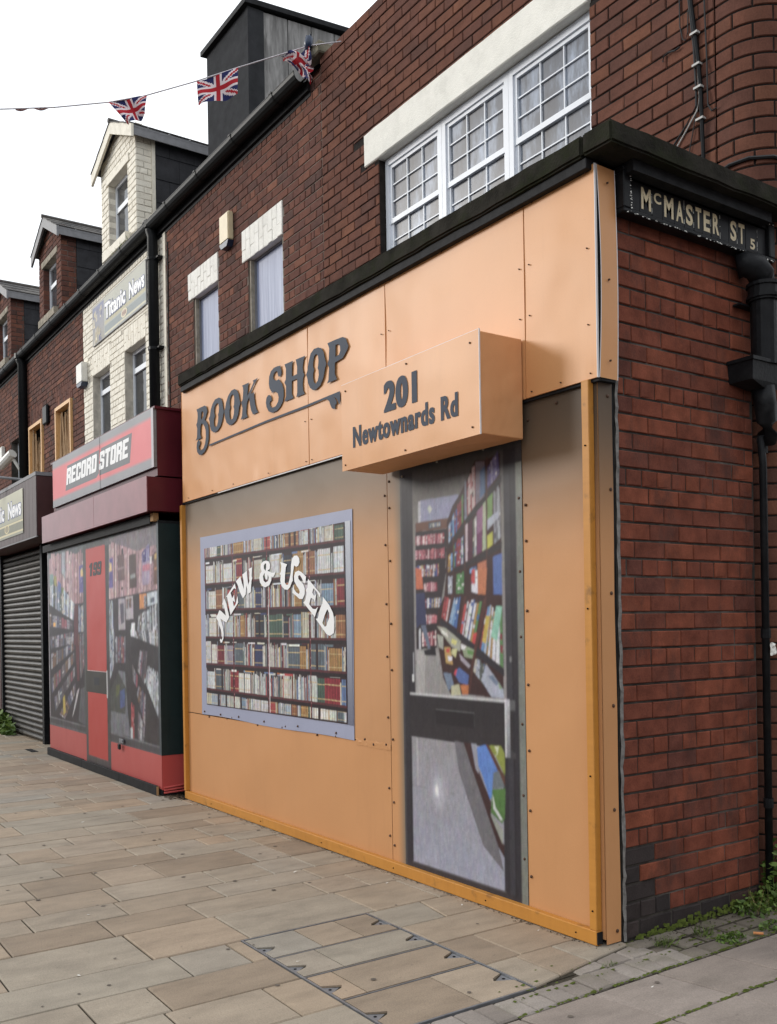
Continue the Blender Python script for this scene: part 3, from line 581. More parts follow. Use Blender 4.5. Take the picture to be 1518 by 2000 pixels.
NEW=[[[-4201,1578,-4136,1641,-4104,1633,-4013,1593,-4049,1680,-4085,1686,-4038,1734,-4001,1690,-3948,1581,-4007,1536,-4032,1545,-4116,1571,-4099,1542,-4070,1497,-4061,1445,-4069,1407,-4096,1377,-4119,1373,-4136,1392,-4131,1409,-4105,1398,-4086,1415,-4090,1441,-4115,1482,-4149,1520,-4157,1543]],[[-4007,1747,-3981,1756,-3838,1845,-3815,1799,-3852,1808,-3918,1774,-3891,1730,-3854,1757,-3840,1696,-3879,1710,-3862,1662,-3829,1681,-3789,1745,-3781,1692,-3926,1595,-3962,1688,-3983,1741]],[[-3818,1861,-3734,1895,-3711,1847,-3676,1791,-3680,1859,-3701,1907,-3618,1933,-3612,1885,-3598,1823,-3577,1854,-3571,1918,-3592,1944,-3528,1954,-3538,1888,-3528,1869,-3542,1849,-3557,1765,-3609,1753,-3631,1821,-3645,1751,-3695,1722,-3751,1776,-3786,1832]],[[-3295,1990,-3251,1980,-3229,1956,-3238,1923,-3275,1913,-3249,1906,-3202,1893,-3166,1893,-3147,1904,-3159,1878,-3189,1859,-3210,1867,-3215,1836,-3249,1804,-3309,1791,-3362,1802,-3399,1832,-3411,1867,-3396,1897,-3369,1913,-3387,1939,-3379,1969,-3340,1986],[-3311,1968,-3330,1956,-3331,1932,-3305,1913,-3293,1940,-3296,1969],[-3320,1900,-3348,1877,-3338,1842,-3308,1827,-3271,1834,-3255,1859,-3269,1887,-3273,1867,-3278,1846,-3307,1851,-3318,1876]],[[-3072,1965,-2968,1941,-2989,1918,-3002,1859,-3007,1813,-2986,1795,-2959,1794,-2941,1823,-2915,1877,-2910,1936,-2891,1977,-2860,1995,-2820,1993,-2791,1974,-2785,1944,-2806,1920,-2836,1915,-2863,1926,-2881,1885,-2889,1846,-2886,1820,-2904,1808,-2929,1776,-2964,1758,-3012,1763,-3057,1789,-3076,1830,-3068,1869,-3084,1878,-3064,1896,-3055,1935]],[[-2804,1887,-2758,1872,-2697,1839,-2705,1798,-2728,1796,-2759,1833,-2785,1854,-2808,1849,-2806,1829,-2773,1808,-2735,1787,-2716,1754,-2721,1716,-2751,1685,-2797,1688,-2843,1711,-2883,1729,-2896,1732,-2884,1791,-2868,1757,-2835,1733,-2803,1722,-2789,1735,-2798,1754,-2834,1782,-2866,1816,-2869,1849,-2851,1877]],[[-2669,1822,-2504,1712,-2510,1689,-2519,1694,-2552,1728,-2595,1754,-2615,1725,-2590,1702,-2562,1713,-2579,1657,-2597,1680,-2635,1689,-2659,1647,-2612,1614,-2575,1610,-2540,1625,-2586,1557,-2742,1661,-2716,1671,-2688,1727,-2704,1744,-2681,1762]],[[-2473,1691,-2449,1675,-2391,1633,-2345,1580,-2329,1525,-2337,1446,-2391,1428,-2433,1440,-2574,1544,-2545,1547,-2526,1590,-2506,1621,-2481,1648],[-2418,1606,-2395,1581,-2393,1550,-2412,1526,-2437,1492,-2458,1491,-2485,1515,-2453,1567]]]
DOOR=[[[[150,153,185],[-1367,2205,-1005,2196,-1077,2079,-1370,2082]],[[198,198,208],[-1389,2200,-1366,2200,-1374,1787,-1400,1788]],[[200,205,190],[-1301,2152,-1280,2170,-1256,2142,-1281,2120]],[[45,38,42],[-1419,2028,-1122,2020,-1148,1774,-1426,1790]],[[48,38,42],[-1425,1819,-1132,1802,-1211,1540,-1232,1357,-1429,1347]],[[112,72,56],[-1418,2081,-1113,2078,-1122,2023,-1419,2028]],[[70,80,92],[-1295,2069,-1180,2068,-1181,2036,-1292,2034]],[[9,2],[-1283,2063,-1185,2062,-1185,2041,-1283,2040]],[[22,1],[-1420,2003,-1146,2003,-1148,1944,-1421,1952]],[[22,1],[-1422,1924,-1148,1918,-1150,1861,-1424,1868]],[[20,3],[-1425,1832,-1203,1831,-1204,1777,-1426,1790]],[[16,3],[-1373,1816,-1208,1806,-1209,1764,-1375,1766]],[[13,1],[-1346,1731,-1222,1733,-1223,1678,-1343,1681]],[[15,3],[-1364,1641,-1184,1640,-1193,1589,-1365,1583]],[[9,1],[-1334,1547,-1227,1548,-1228,1501,-1336,1492]],[[9,1],[-1371,1447,-1237,1456,-1239,1372,-1373,1366]],[[62,36,33],[-1125,2059,-1076,2137,-997,2209,-950,2265,-874,2362,-795,2350,-673,2367,-676,2073,-674,1748,-1140,1774]],[[62,36,33],[-1132,1802,-673,1774,-673,1104,-805,1102,-957,1108,-1118,1105,-1180,1190,-1230,1411,-1218,1570,-1160,1647]],[[120,125,140],[-965,2262,-950,2265,-948,2056,-971,2051]],[[7,4],[-946,2274,-873,2357,-876,2123,-948,2070]],[[125,115,130],[-871,2352,-799,2343,-801,2161,-876,2123]],[[80,110,150],[-836,2296,-796,2322,-796,2179,-839,2152]],[[6,5],[-775,2314,-689,2388,-678,2264,-778,2195]],[[120,155,85],[-778,2167,-736,2190,-742,2053,-782,2034]],[[7,0],[-732,2189,-680,2219,-676,1933,-732,1901]],[[175,178,195],[-782,2034,-690,2075,-691,2039,-783,1979]],[[185,185,50],[-784,1951,-741,1970,-743,1900,-785,1882]],[[150,100,135],[-866,2085,-815,2116,-822,1987,-869,1964]],[[115,55,95],[-869,1964,-822,1987,-828,1872,-872,1856]],[[170,180,150],[-815,2126,-793,2142,-796,1883,-825,1871]],[[205,185,195],[-964,2029,-945,2032,-950,1829,-969,1825]],[[85,40,60],[-943,2027,-904,2056,-909,1845,-948,1828]],[[3,2],[-900,2060,-870,2076,-876,1856,-905,1844]],[[8,6],[-1065,1938,-976,1983,-980,1821,-1069,1798]],[[8,6],[-1109,2043,-978,2207,-982,2045,-1112,1932]],[[3,6],[-1118,1874,-1078,1890,-1081,1789,-1120,1777]],[[45,42,45],[-1120,1932,-971,2049,-796,2165,-665,2253,-666,2217,-790,2137,-972,2016,-1121,1903]],[[48,42,45],[-1132,1773,-977,1816,-793,1874,-670,1910,-671,1878,-793,1841,-977,1792,-1085,1771]],[[85,50,42],[-975,2044,-962,2048,-969,1764,-980,1765]],[[85,50,42],[-784,2362,-773,2365,-789,1754,-799,1755]],[[85,50,42],[-1076,1972,-1064,1976,-1071,1770,-1081,1770]],[[80,110,175],[-741,1838,-672,1851,-674,1748,-741,1752]],[[80,110,175],[-742,1778,-673,1774,-675,1638,-742,1641]],[[2,6],[-933,1785,-870,1805,-871,1759,-933,1762]],[[190,110,75],[-866,1809,-797,1823,-796,1755,-867,1759]],[[195,115,70],[-867,1786,-791,1781,-805,1643,-870,1646]],[[4,7],[-1047,1768,-978,1778,-985,1655,-1053,1657]],[[3,6],[-918,1789,-867,1786,-870,1650,-921,1662]],[[215,215,225],[-920,1704,-869,1702,-870,1650,-921,1662]],[[3,2],[-1121,1757,-1082,1760,-1088,1659,-1123,1660]],[[4,4],[-1151,1654,-1098,1632,-1135,1504,-1187,1530]],[[5,8],[-1069,1634,-1012,1641,-1051,1465,-1120,1499]],[[9,6],[-978,1616,-827,1625,-906,1379,-1024,1440]],[[205,60,60],[-912,1440,-879,1442,-899,1379,-924,1393]],[[9,6],[-793,1592,-675,1579,-672,1258,-863,1356]],[[140,200,175],[-723,1581,-675,1577,-720,1398,-769,1421]],[[205,175,60],[-805,1532,-773,1529,-808,1384,-840,1393]],[[45,42,48],[-1199,1520,-1047,1455,-899,1379,-669,1253,-670,1217,-886,1318,-1063,1426,-1208,1490]],[[88,48,40],[-824,1616,-798,1638,-803,1588,-900,1313,-950,1113,-959,1113,-922,1317]],[[85,48,40],[-1096,1654,-1081,1654,-1120,1509,-1135,1509]],[[88,48,40],[-985,1640,-965,1640,-1024,1469,-1052,1431]],[[168,168,152],[-1232,1481,-1156,1470,-1079,1431,-1018,1397,-1027,1340,-1096,1363,-1158,1416]],[[150,165,130],[-1018,1383,-907,1350,-923,1303,-990,1311]],[[195,155,80],[-1167,1362,-1112,1363,-1091,1266,-1153,1274]],[[170,170,160],[-1230,1436,-1173,1421,-1175,1348,-1215,1362]],[[205,200,140],[-1096,1353,-1050,1354,-1066,1305,-1105,1329]],[[165,155,168],[-1035,1330,-939,1265,-954,1250,-1021,1292]],[[80,105,165],[-1084,1223,-1037,1253,-955,1212,-964,1160,-1039,1171]],[[112,128,152],[-1179,1220,-1108,1217,-1086,1155,-1134,1119]],[[190,185,150],[-1109,1149,-1039,1161,-1025,1104,-1111,1095]],[[190,110,50],[-1032,1157,-956,1160,-965,1107,-1010,1105]],[[200,70,60],[-1151,1353,-1116,1358,-1120,1334,-1148,1331]],[[225,225,215],[-1196,1466,-1137,1438,-1126,1416,-1189,1441]],[[215,210,120],[-1095,1411,-1049,1397,-1065,1373,-1103,1387]],[[225,225,225],[-1018,1383,-973,1369,-989,1350,-1019,1354]],[[95,140,70],[-966,1350,-911,1343,-919,1322,-963,1326]],[[230,230,235],[-1137,1314,-1097,1310,-1098,1290,-1129,1285]],[[210,60,80],[-1068,1242,-1053,1243,-1069,1204,-1084,1218]],[[9,2],[-893,1313,-800,1273,-762,1104,-917,1237]],[[170,175,192],[-808,1273,-678,1149,-673,1104,-769,1103,-853,1192]],[[110,125,150],[-760,1219,-712,1179,-733,1165,-795,1213]],[[130,160,110],[-719,1188,-685,1153,-706,1148]],[[150,146,144],[-1429,1345,-1232,1332,-1227,1213,-1118,1105,-1436,1089]],[[172,168,166],[-1429,1345,-1340,1338,-1355,1093,-1397,1091,-1436,1089]],[[200,100,60],[-1425,1819,-1369,1811,-1351,1694,-1424,1697]],[[50,55,92],[-1425,1671,-1339,1673,-1327,1487,-1387,1492,-1426,1467]],[[100,110,132],[-1382,1487,-1336,1487,-1293,1361,-1314,1346]],[[35,33,38],[-1357,1341,-1248,1362,-1241,1312,-1349,1315]],[[198,198,205],[-1400,1467,-1383,1467,-1386,1350,-1403,1350]]],[[[112,110,115],[-1088,846,-992,843,-903,656,-790,479,-693,203,-857,310,-1053,680]],[[170,166,176],[-1294,658,-1181,671,-1185,523,-1267,524]],[[198,198,208],[-1195,623,-1210,584,-1245,564,-1280,575,-1293,611,-1278,651,-1242,670,-1208,659]],[[238,242,250],[-1215,621,-1224,597,-1245,585,-1265,592,-1273,614,-1263,638,-1243,650,-1223,643]],[[65,40,38],[-1011,847,-945,847,-875,689,-788,554,-790,479,-689,341,-691,278,-733,321,-957,739]],[[85,130,205],[-899,828,-817,853,-732,723,-767,708,-779,579,-797,565,-857,685,-901,751]],[[150,150,162],[-945,847,-898,846,-884,688,-911,714]],[[140,150,50],[-803,849,-703,855,-673,815,-676,701,-739,786]],[[95,60,45],[-826,852,-797,849,-676,696,-678,650]],[[105,115,120],[-767,708,-723,724,-678,644,-778,620]],[[80,122,55],[-778,620,-674,639,-682,484,-704,452,-790,496]],[[205,212,205],[-774,597,-754,531,-699,473,-716,467,-772,522]],[[152,157,147],[-786,491,-696,419,-702,344,-790,479]],[[200,210,170],[-755,848,-720,851,-730,810,-756,790,-734,815]]]]
REC=[[[[17,9],[-8690,2435,-7280,2382,-7313,1774,-8727,1814]],[[120,120,128],[-8178,2408,-8003,2402,-8021,2080,-8192,2167]],[[165,168,178],[-8153,2403,-8040,2398,-8057,2110,-8166,2172]],[[98,88,150],[-7503,2206,-7301,2210,-7310,1911,-7504,1905]],[[222,192,120],[-7449,2152,-7380,2182,-7341,2086,-7453,2085]],[[5,5],[-7477,2066,-7319,2071,-7323,2004,-7480,1998]],[[52,46,49],[-8740,1826,-8140,1758,-7723,1796,-7312,1797,-7314,1337,-8756,1327]],[[52,46,49],[-8738,1451,-7252,1448,-7305,445,-8733,463]],[[13,2],[-8692,2180,-8176,2002,-8193,1702,-8713,1817]],[[11,2],[-8176,2002,-7676,1801,-7734,1610,-8193,1702]],[[120,155,150],[-8692,2180,-8530,2171,-8537,2054,-8701,2025]],[[155,150,80],[-8518,2148,-8400,2142,-8394,2011,-8498,2045]],[[90,105,160],[-8338,2088,-8212,2039,-8230,1940,-8332,1965]],[[110,130,70],[-8202,1999,-8089,1991,-8156,1915]],[[11,10],[-8719,1721,-7758,1597,-7763,1507,-8729,1550]],[[15,10],[-8709,1432,-7740,1486,-7747,1362,-8743,1327]],[[240,170,60],[-8564,1593,-8458,1592,-8474,1548,-8567,1549]],[[13,10],[-8677,1399,-7743,1433,-7748,1353,-8684,1287]],[[13,10],[-8671,1227,-7719,1369,-7724,1288,-8683,1037]],[[13,10],[-8689,933,-7726,1256,-7731,1152,-8668,752]],[[13,10],[-8577,705,-7707,1104,-7712,999,-8523,554]],[[13,10],[-8372,522,-7689,936,-7696,807,-8137,479]],[[190,165,60],[-8212,716,-8121,762,-8104,556,-8193,525]],[[98,42,47],[-7688,1449,-7526,1449,-7553,941,-7634,938]],[[98,45,50],[-7701,1775,-7561,1784,-7574,1335,-7737,1334]],[[7,2],[-7538,1777,-7323,1791,-7340,1484,-7554,1478]],[[10,10],[-7527,1417,-7316,1440,-7332,1152,-7499,967]],[[8,10],[-7555,1465,-7340,1477,-7348,1337,-7562,1335]],[[85,87,90],[-7605,493,-7505,848,-7294,904,-7304,460]],[[190,185,190],[-7850,516,-7640,826,-7558,862,-7645,730,-7792,560]],[[70,68,70],[-8764,470,-7305,457,-7303,391,-8753,397]],[[130,130,135],[-8748,466,-7317,459,-7318,450,-8749,456]]],[[[19,9],[-6464,2422,-5065,2444,-5128,1850,-6495,1802]],[[122,112,118],[-6464,2422,-5065,2446,-5073,2253,-5691,2234,-6465,2391]],[[95,85,150],[-6465,2214,-6360,2216,-6365,1914,-6489,1914]],[[220,190,130],[-6467,2174,-6400,2163,-6385,2088,-6471,2081]],[[112,86,86],[-6228,2231,-6020,2228,-6014,1977,-6222,1975]],[[150,130,130],[-6225,2103,-6034,2110,-6035,2089,-6226,2082]],[[86,66,62],[-5889,2207,-5692,2211,-5682,1891,-5887,1885]],[[150,148,150],[-5854,2016,-5718,2026,-5719,1986,-5856,1978]],[[165,145,172],[-5536,2193,-5328,2195,-5341,1910,-5533,1902]],[[6,5],[-5526,2221,-5332,2285,-5332,2117,-5523,2113]],[[192,112,132],[-5516,2089,-5333,2095,-5335,2033,-5527,2033]],[[112,76,60],[-5236,2177,-5114,2185,-5126,1900,-5233,1894]],[[205,165,80],[-5213,2170,-5159,2172,-5169,2123,-5215,2126]],[[175,125,80],[-5218,2048,-5127,2054,-5128,2032,-5219,2026]],[[60,52,55],[-6495,1805,-5128,1853,-5139,1443,-6513,1446]],[[55,50,51],[-6503,1498,-5112,1489,-5137,437,-6516,451]],[[172,162,170],[-6212,1798,-6023,1798,-6019,1499,-6218,1494]],[[95,90,105],[-6169,1748,-6060,1757,-6052,1565,-6142,1548]],[[184,174,180],[-6004,1809,-5795,1814,-5788,1597,-5997,1594]],[[5,10],[-5978,1803,-5830,1806,-5835,1704,-5983,1695]],[[218,138,60],[-5618,1825,-5432,1823,-5446,1693,-5617,1686]],[[3,2],[-5496,1814,-5440,1815,-5445,1699,-5502,1695]],[[192,202,212],[-5416,1823,-5129,1839,-5134,1729,-5405,1704]],[[90,100,115],[-5331,1780,-5230,1782,-5232,1738,-5333,1735]],[[8,2],[-6486,1795,-6371,1798,-6369,1452,-6503,1453]],[[12,11],[-5644,1629,-5406,1692,-5401,1444,-5694,1450]],[[13,11],[-5406,1692,-5133,1738,-5142,1443,-5401,1444]],[[232,232,236],[-5842,1557,-5748,1555,-5762,1445,-5873,1445]],[[24,11],[-5875,1494,-5122,1489,-5129,1334,-5784,1425]],[[232,232,236],[-5875,1494,-5769,1493,-5772,1429,-5866,1433]],[[9,10],[-5628,1318,-5428,1304,-5509,978,-5694,1110]],[[13,11],[-5423,1164,-5139,1111,-5148,667,-5496,1006]],[[4,10],[-5843,1170,-5686,1046,-5714,941,-5827,1009]],[[9,10],[-5666,975,-5490,896,-5526,588,-5728,885]],[[7,10],[-5700,750,-5526,588,-5555,444,-5713,462]],[[6,4],[-5884,804,-5803,776,-5818,461,-5900,453]],[[9,2],[-6503,1498,-6346,1497,-6377,1133,-6502,992]],[[14,10],[-6335,1446,-6022,1446,-6035,1174,-6336,1168]],[[112,114,120],[-6492,667,-6238,1094,-6051,1083,-5986,675,-5924,463,-6502,461]],[[70,72,66],[-6480,899,-6239,1077,-6023,919,-6059,670,-6491,676]],[[75,90,138],[-6210,886,-6059,926,-6067,752,-6206,719]],[[90,95,55],[-6322,940,-6206,961,-6237,860,-6328,821]],[[190,190,195],[-5920,549,-5860,562,-5853,453,-5912,452]],[[72,70,72],[-6528,463,-5137,444,-5130,369,-6533,376]],[[125,125,130],[-6528,463,-5137,441,-5138,432,-6529,452]]]]
# ================================================================== THE GROUND
g_mb = MB(); g_mb.face([(-260, -260, -0.16), (260, -260, -0.16), (260, 260, -0.16), (-260, 260, -0.16)])
ground = g_mb.build('ground', M['asphalt'], None, (0, 0, -0.16), kind='structure')
p_mb = MB(); p_mb.box(-24, 0.14, -4.2, 1.2, -0.15, -0.009); pavement = p_mb.build('pavement', M['bedding'], None, (-5, -2, -0.009), kind='structure')
p_mb = MB(); p_mb.box(0.145, 4.0, -4.2, 6.0, -0.15, -0.011); p_mb.box(-0.06, 0.145, -0.12, 6.0, -0.15, -0.013)
side_path = p_mb.build('side_path', M['bedding'], None, (0.8, 0.2, -0.011), kind='structure')
def stone(mb, pts, z0, z1, c=0.006, dome=0.0):
    """one paving stone: chamfered top over any convex outline"""
    n = len(pts); cx_ = sum(p[0] for p in pts) / n; cy_ = sum(p[1] for p in pts) / n
    def ins(p):
        d = Vector((cx_ - p[0], cy_ - p[1])); L = max(d.length, 1e-4); k = min(c * 1.4 / L, 0.4); return (p[0] + d.x * k, p[1] + d.y * k)
    tilt = (rng.uniform(-1, 1) * 0.0012, rng.uniform(-1, 1) * 0.0012)
    top = [(*ins(p), z1 + tilt[0] * (p[0] - cx_) + tilt[1] * (p[1] - cy_)) for p in pts]
    mid = [(p[0], p[1], z1 - c) for p in pts]; low = [(p[0], p[1], z0) for p in pts]
    V = top + mid + low
    F = ([tuple(range(n))] if not dome else []) + [(n + k, n + (k + 1) % n, (k + 1) % n, k) for k in range(n)] + [(2 * n + k, 2 * n + (k + 1) % n, n + (k + 1) % n, n + k) for k in range(n)]
    if dome:
        V.append((cx_, cy_, z1 + dome)); F += [(k, (k + 1) % n, 3 * n) for k in range(n)]
    mb.add(V, F)
def lay_stones(parent, polys, name, mat, nmax, top=lambda: 0.0, c=0.005, dome=0.0, thick=0.05):
    items = []
    for P in polys:
        ctr = (sum(p[0] for p in P) / len(P), sum(p[1] for p in P) / len(P), 0.0); q = to_px(ctr)
        ok = q is not None and -60 < q[0] < 1580 and q[1] < 2060
        w = max(p[0] for p in P) - min(p[0] for p in P); h = max(p[1] for p in P) - min(p[1] for p in P)
        items.append((w * h / q[2] ** 3 if ok else -1, P))
    items.sort(key=lambda t: -t[0]); rest = MB()
    for i, (s, P) in enumerate(items):
        z = top()
        if s > 0 and i < nmax:
            mb = MB(); stone(mb, P, z - thick, z, c, dome); mb.build(name, mat(P) if callable(mat) else mat, parent)
        else: stone(rest, P, z - thick, z, c, dome)
    if rest.v: rest.build(name + '_far', mat(items[-1][1]) if callable(mat) else mat, parent, kind='stuff')
# sandstone flags in rows that run out from the shop fronts
edge_x = lambda y: min(0.045 - 0.17 * (y + 0.06), 0.168)
hole = (-1.10, 0.163, -1.435, -0.722)                   # the recessed cover
xs = [-1.10, -1.53]
while xs[-1] > -24: xs.append(xs[-1] - rng.choice([0.24, 0.27, 0.30, 0.33, 0.36, 0.40]))
cols = [(xs[i + 1], xs[i]) for i in range(len(xs) - 1)] + [(-1.10, -0.80), (-0.80, -0.505), (-0.505, -0.16), (-0.16, 0.9)]
polys = []
for (a, b) in cols:
    y = 0.9 + rng.uniform(0, 0.5); g = 0.0036
    while y > -4.1:
        L = rng.choice([0.22, 0.28, 0.33, 0.38, 0.42, 0.48, 0.55, 0.62, 0.72, 0.88]); y2 = y - L
        spans = [(y2, y)]
        if a > hole[0] - 0.01:
            spans = []
            if y > hole[3]: spans.append((max(y2, hole[3] + 0.004), y))
            if y2 < hole[2]: spans.append((y2, min(y, hole[2] - 0.004)))
        for (s0, s1) in spans:
            if s1 - s0 < 0.05: continue
            front = -0.02 if a > -5 else (-0.2 if a > -9 else 0.3)
            if s0 > front: continue
            s1 = min(s1, front)
            if b > 0.2:
                P = [(a + g, s0 + g), (edge_x(s0) - g, s0 + g), (edge_x(s1) - g, s1 - g), (a + g, s1 - g)]
                if edge_x(s1) - a < 0.04: continue
            else: P = [(a + g, s0 + g), (b - g, s0 + g), (b - g, s1 - g), (a + g, s1 - g)]
            if s1 - s0 > 0.5 and rng.random() < 0.16 and b < 0.2:          # a stone cracked across and patched
                t0, t1 = s0 + (s1 - s0) * rng.uniform(0.35, 0.6), s0 + (s1 - s0) * rng.uniform(0.45, 0.75)
                polys.append([P[0], P[1], (b - g, t1 - g), (a + g, t0 - g)]); polys.append([(a + g, t0 + g), (b - g, t1 + g), P[2], P[3]])
            else: polys.append(P)
        y = y2
lay_stones(pavement, polys, 'paving_stone', M['flagstone'], 300, lambda: rng.uniform(-0.0015, 0.002))
# the kerb of setts between the two pavings, and the grey flags of the side street
polys = []; y = -3.6
while y < 0.0:
    L = rng.uniform(0.098, 0.112); g = 0.004
    polys.append([(0.176 + g, y + g), (0.340 - g, y + g - 0.003), (0.340 - g, y + L - g - 0.003), (0.176 + g, y + L - g)])
    y += L
y = -3.6
while y < -0.08:
    L = rng.uniform(0.13, 0.21); a, b = edge_x(y) + 0.006, edge_x(y + L) + 0.006; R_ = 0.172
    if R_ - max(a, b) > 0.02: polys.append([(b if a > R_ else a, y + 0.004), (R_, y + 0.004), (R_, y + L - 0.004), (min(b, R_ - .01), y + L - 0.004)])
    y += L
setts_clean = polys; polys = []; y = -0.02; k = 0
for (a, b) in ((0.02, 0.112), (0.118, 0.222), (0.228, 0.342)):
    y = -0.05 + 0.05 * k; k += 1
    while y < 4.5:
        L = rng.uniform(0.14, 0.20); g = 0.006
        polys.append([(a + g, y + g), (b - g, y + g + rng.uniform(-.004, .004)), (b - g, y + L - g), (a + g, y + L - g)]); y += L
lay_stones(side_path, setts_clean, 'sett', M['sett_clean'], 150, lambda: rng.uniform(-0.003, 0.004), 0.007, 0.002)
lay_stones(side_path, polys, 'sett', M['sett'], 120, lambda: rng.uniform(-0.007, 0.004), 0.009, 0.003)
polys = []
for i in range(9):
    a, b = 0.348 + 0.347 * i, 0.348 + 0.347 * (i + 1); g = 0.0055
    y = -4.1 + (0.0 if i % 2 == 0 else 0.0) + (-0.593 + 4.1) % 0.39
    sl = lambda x: 0.17 * (x - 0.35)
    while y < 5.5:
        polys.append([(a + g, y + g + sl(a)), (b - g, y + g + sl(b)), (b - g, y + 0.39 - g + sl(b)), (a + g, y + 0.39 - g + sl(a))]); y += 0.39
lay_stones(side_path, polys, 'paving_flag', M['concrete_flag'], 90, lambda: rng.uniform(-0.002, 0.003))
# moss and grass in the joints
mb = MB(); r_ = random.Random(5)
for i in range(800):
    x = r_.choice([0.345, 0.345, 0.695, 0.695, 0.225, 0.115, 0.03, 0.175]) + r_.gauss(0, 0.004); y = r_.uniform(-0.9, 1.8) if x < 0.3 else r_.uniform(-1.0, 1.2)
    if x < 0.2 and y < -0.05 and r_.random() < 0.8: continue
    s = r_.uniform(0.003, 0.009); z = 0.001
    mb.face([(x - s, y - s, z), (x + s, y - s * 0.6, z), (x + s * 0.7, y + s, z + s * 0.5), (x - s * 0.8, y + s, z + s * 0.3)])
for i in range(260):
    y = r_.uniform(0.05, 1.1); x = 0.006 + abs(r_.gauss(0, 0.010)) ; s = r_.uniform(0.004, 0.012); z = abs(r_.gauss(0, 0.022)) * min(1, y + 0.2)
    mb.face([(x, y - s, z), (x + s, y, z - s * 0.5), (x + s * 0.3, y + s, z + s), (x - s * 0.2, y, z + s)])
tag(mb.build('moss', M['moss'], None, kind='stuff'), 'green moss in the joints of the setts and grey flags', 'moss')
# recessed cover: steel tray with stone set in it
cov = thing('inspection_cover', 'recessed steel pavement cover filled with sandstone pieces and triangular corner plates', 'manhole cover', (-0.52, -1.08, -0.02))
X0, X1, Y0, Y1 = hole
mb = MB(); mb.box(X0 + 0.004, X1 - 0.004, Y0 + 0.004, Y1 - 0.004, -0.05, -0.012); mb.build('grout_bed', M['grout'], cov)
mb = MB()
for (a, b, c, d) in ((X0 - .001, X1 + .001, Y0 - .002, Y0 + .007), (X0 - .001, X1 + .001, Y1 - .007, Y1 + .002), (X0 - .002, X0 + .007, Y0 + .007, Y1 - .007), (X1 - .007, X1 + .002, Y0 + .007, Y1 - .007)):
    mb.box(a, b, c, d, -0.04, 0.001)
for x in (-0.79, -0.505, -0.20): mb.box(x - 0.003, x + 0.003, Y0 + 0.007, Y1 - 0.007, -0.04, -0.0015)
mb.build('steel_frame', M['steel'], cov)
lids = [(X0 + .012, -0.80), (-0.78, -0.517), (-0.493, -0.212), (-0.188, X1 - .012)]
for i, (a, b) in enumerate(lids):
    m_ = (a + b) / 2 + 0.02; nh = 0.045
    ys = [Y0 + 0.014, (-1.16, -1.22, -1.30, -1.0)[i], (-0.93, 99, 99, 99)[i], Y1 - 0.014]; ys = [v for v in ys if v < 5]
    for k in range(len(ys) - 1):
        s0, s1 = ys[k] + (0.003 if k else 0), ys[k + 1] - 0.003 * (k < len(ys) - 2)
        P = [(a, s0), (b, s0), (b, s1), (a, s1)]
        if k == 0: P = [(a, s0), (m_ - nh, s0), (m_ - 0.006, s0 + 0.078), (m_ + 0.02, s0 + 0.06), (m_ + nh, s0), (b, s0), (b, s1), (a, s1)]
        if k == len(ys) - 2:
            P = [p for p in P if p[1] != s1] + [(b, s1), (m_ + nh, s1), (m_ + 0.006, s1 - 0.078), (m_ - 0.02, s1 - 0.06), (m_ - nh, s1), (a, s1)]
        V = [Vector((x, y, 0)) for x, y in P]; mb = MB(); zt = -0.001; tf = []
        for t in tessellate_polygon([V]):
            q = list(t)
            if (P[q[1]][0] - P[q[0]][0]) * (P[q[2]][1] - P[q[0]][1]) - (P[q[1]][1] - P[q[0]][1]) * (P[q[2]][0] - P[q[0]][0]) < 0: q = q[::-1]
            tf.append(tuple(q))
        n_ = len(P); mb.add([(x, y, zt) for x, y in P] + [(x, y, -0.03) for x, y in P], tf + [(n_ + j, n_ + (j + 1) % n_, (j + 1) % n_, j) for j in range(n_)])
        mb.build('cover_stone', M['flagstone'], cov)
    for ye, s in ((Y0 + 0.010, 1), (Y1 - 0.010, -1)):
        mb = MB(); T3 = [(m_ - nh + 0.004, ye), (m_ + nh - 0.004, ye), (m_, ye + s * 0.066)]
        if s < 0: T3 = T3[::-1]
        mb.face([(x, y, -0.007) for x, y in T3]); mb.build('corner_plate', M['steel'], cov)
        mb = MB(); mb.tube([(m_, ye + s * 0.022, -0.0068), (m_, ye + s * 0.022, -0.0055)], 0.007, 8); mb.build('bolt', M['void'], cov)

# ================================================================== THE CORNER BUILDING (upper floors, rounded corner)
YF = 1.07
corner = thing('corner_building', 'newer red brick upper storey with rounded corner and wide white-barred window behind the shop cornice', 'building', (-2.2, 2.5, 0))
win_o = (-3.50, -1.135, 4.30, 5.385); lint_o = (-3.70, -1.125, 5.385, 5.668)
XA, RA, WTOP = -0.15, 0.25, 6.63
hide_low = lambda c: c.z < 3.62 and c.x < 0.02
rects = courses(-4.42, XA - 0.066, 3.4, WTOP, 'running', [win_o, lint_o], seed=2)
lay(corner, rects, (0, YF, 0), (1, 0, 0), M['brick'], 256, hide=lambda c: c.z < 3.75 and c.x > -4.4)
core(corner, M['mortar_dark'], -4.42, XA - 0.05, 3.3, WTOP, (0, YF, 0), (1, 0, 0), [win_o, lint_o], back=0.008)
def arc_pt(u, d):                                       # u along the path, 0 where the straight front ends; d into the wall
    if u < 0: return (XA + u, YF + d)
    th = u / RA
    if th < math.pi / 2: return (XA + (RA - d) * math.sin(th), YF + RA - (RA - d) * math.cos(th))
    return (XA + RA - d, YF + RA + (u - RA * math.pi / 2))
mb_far = MB(); AC = {}
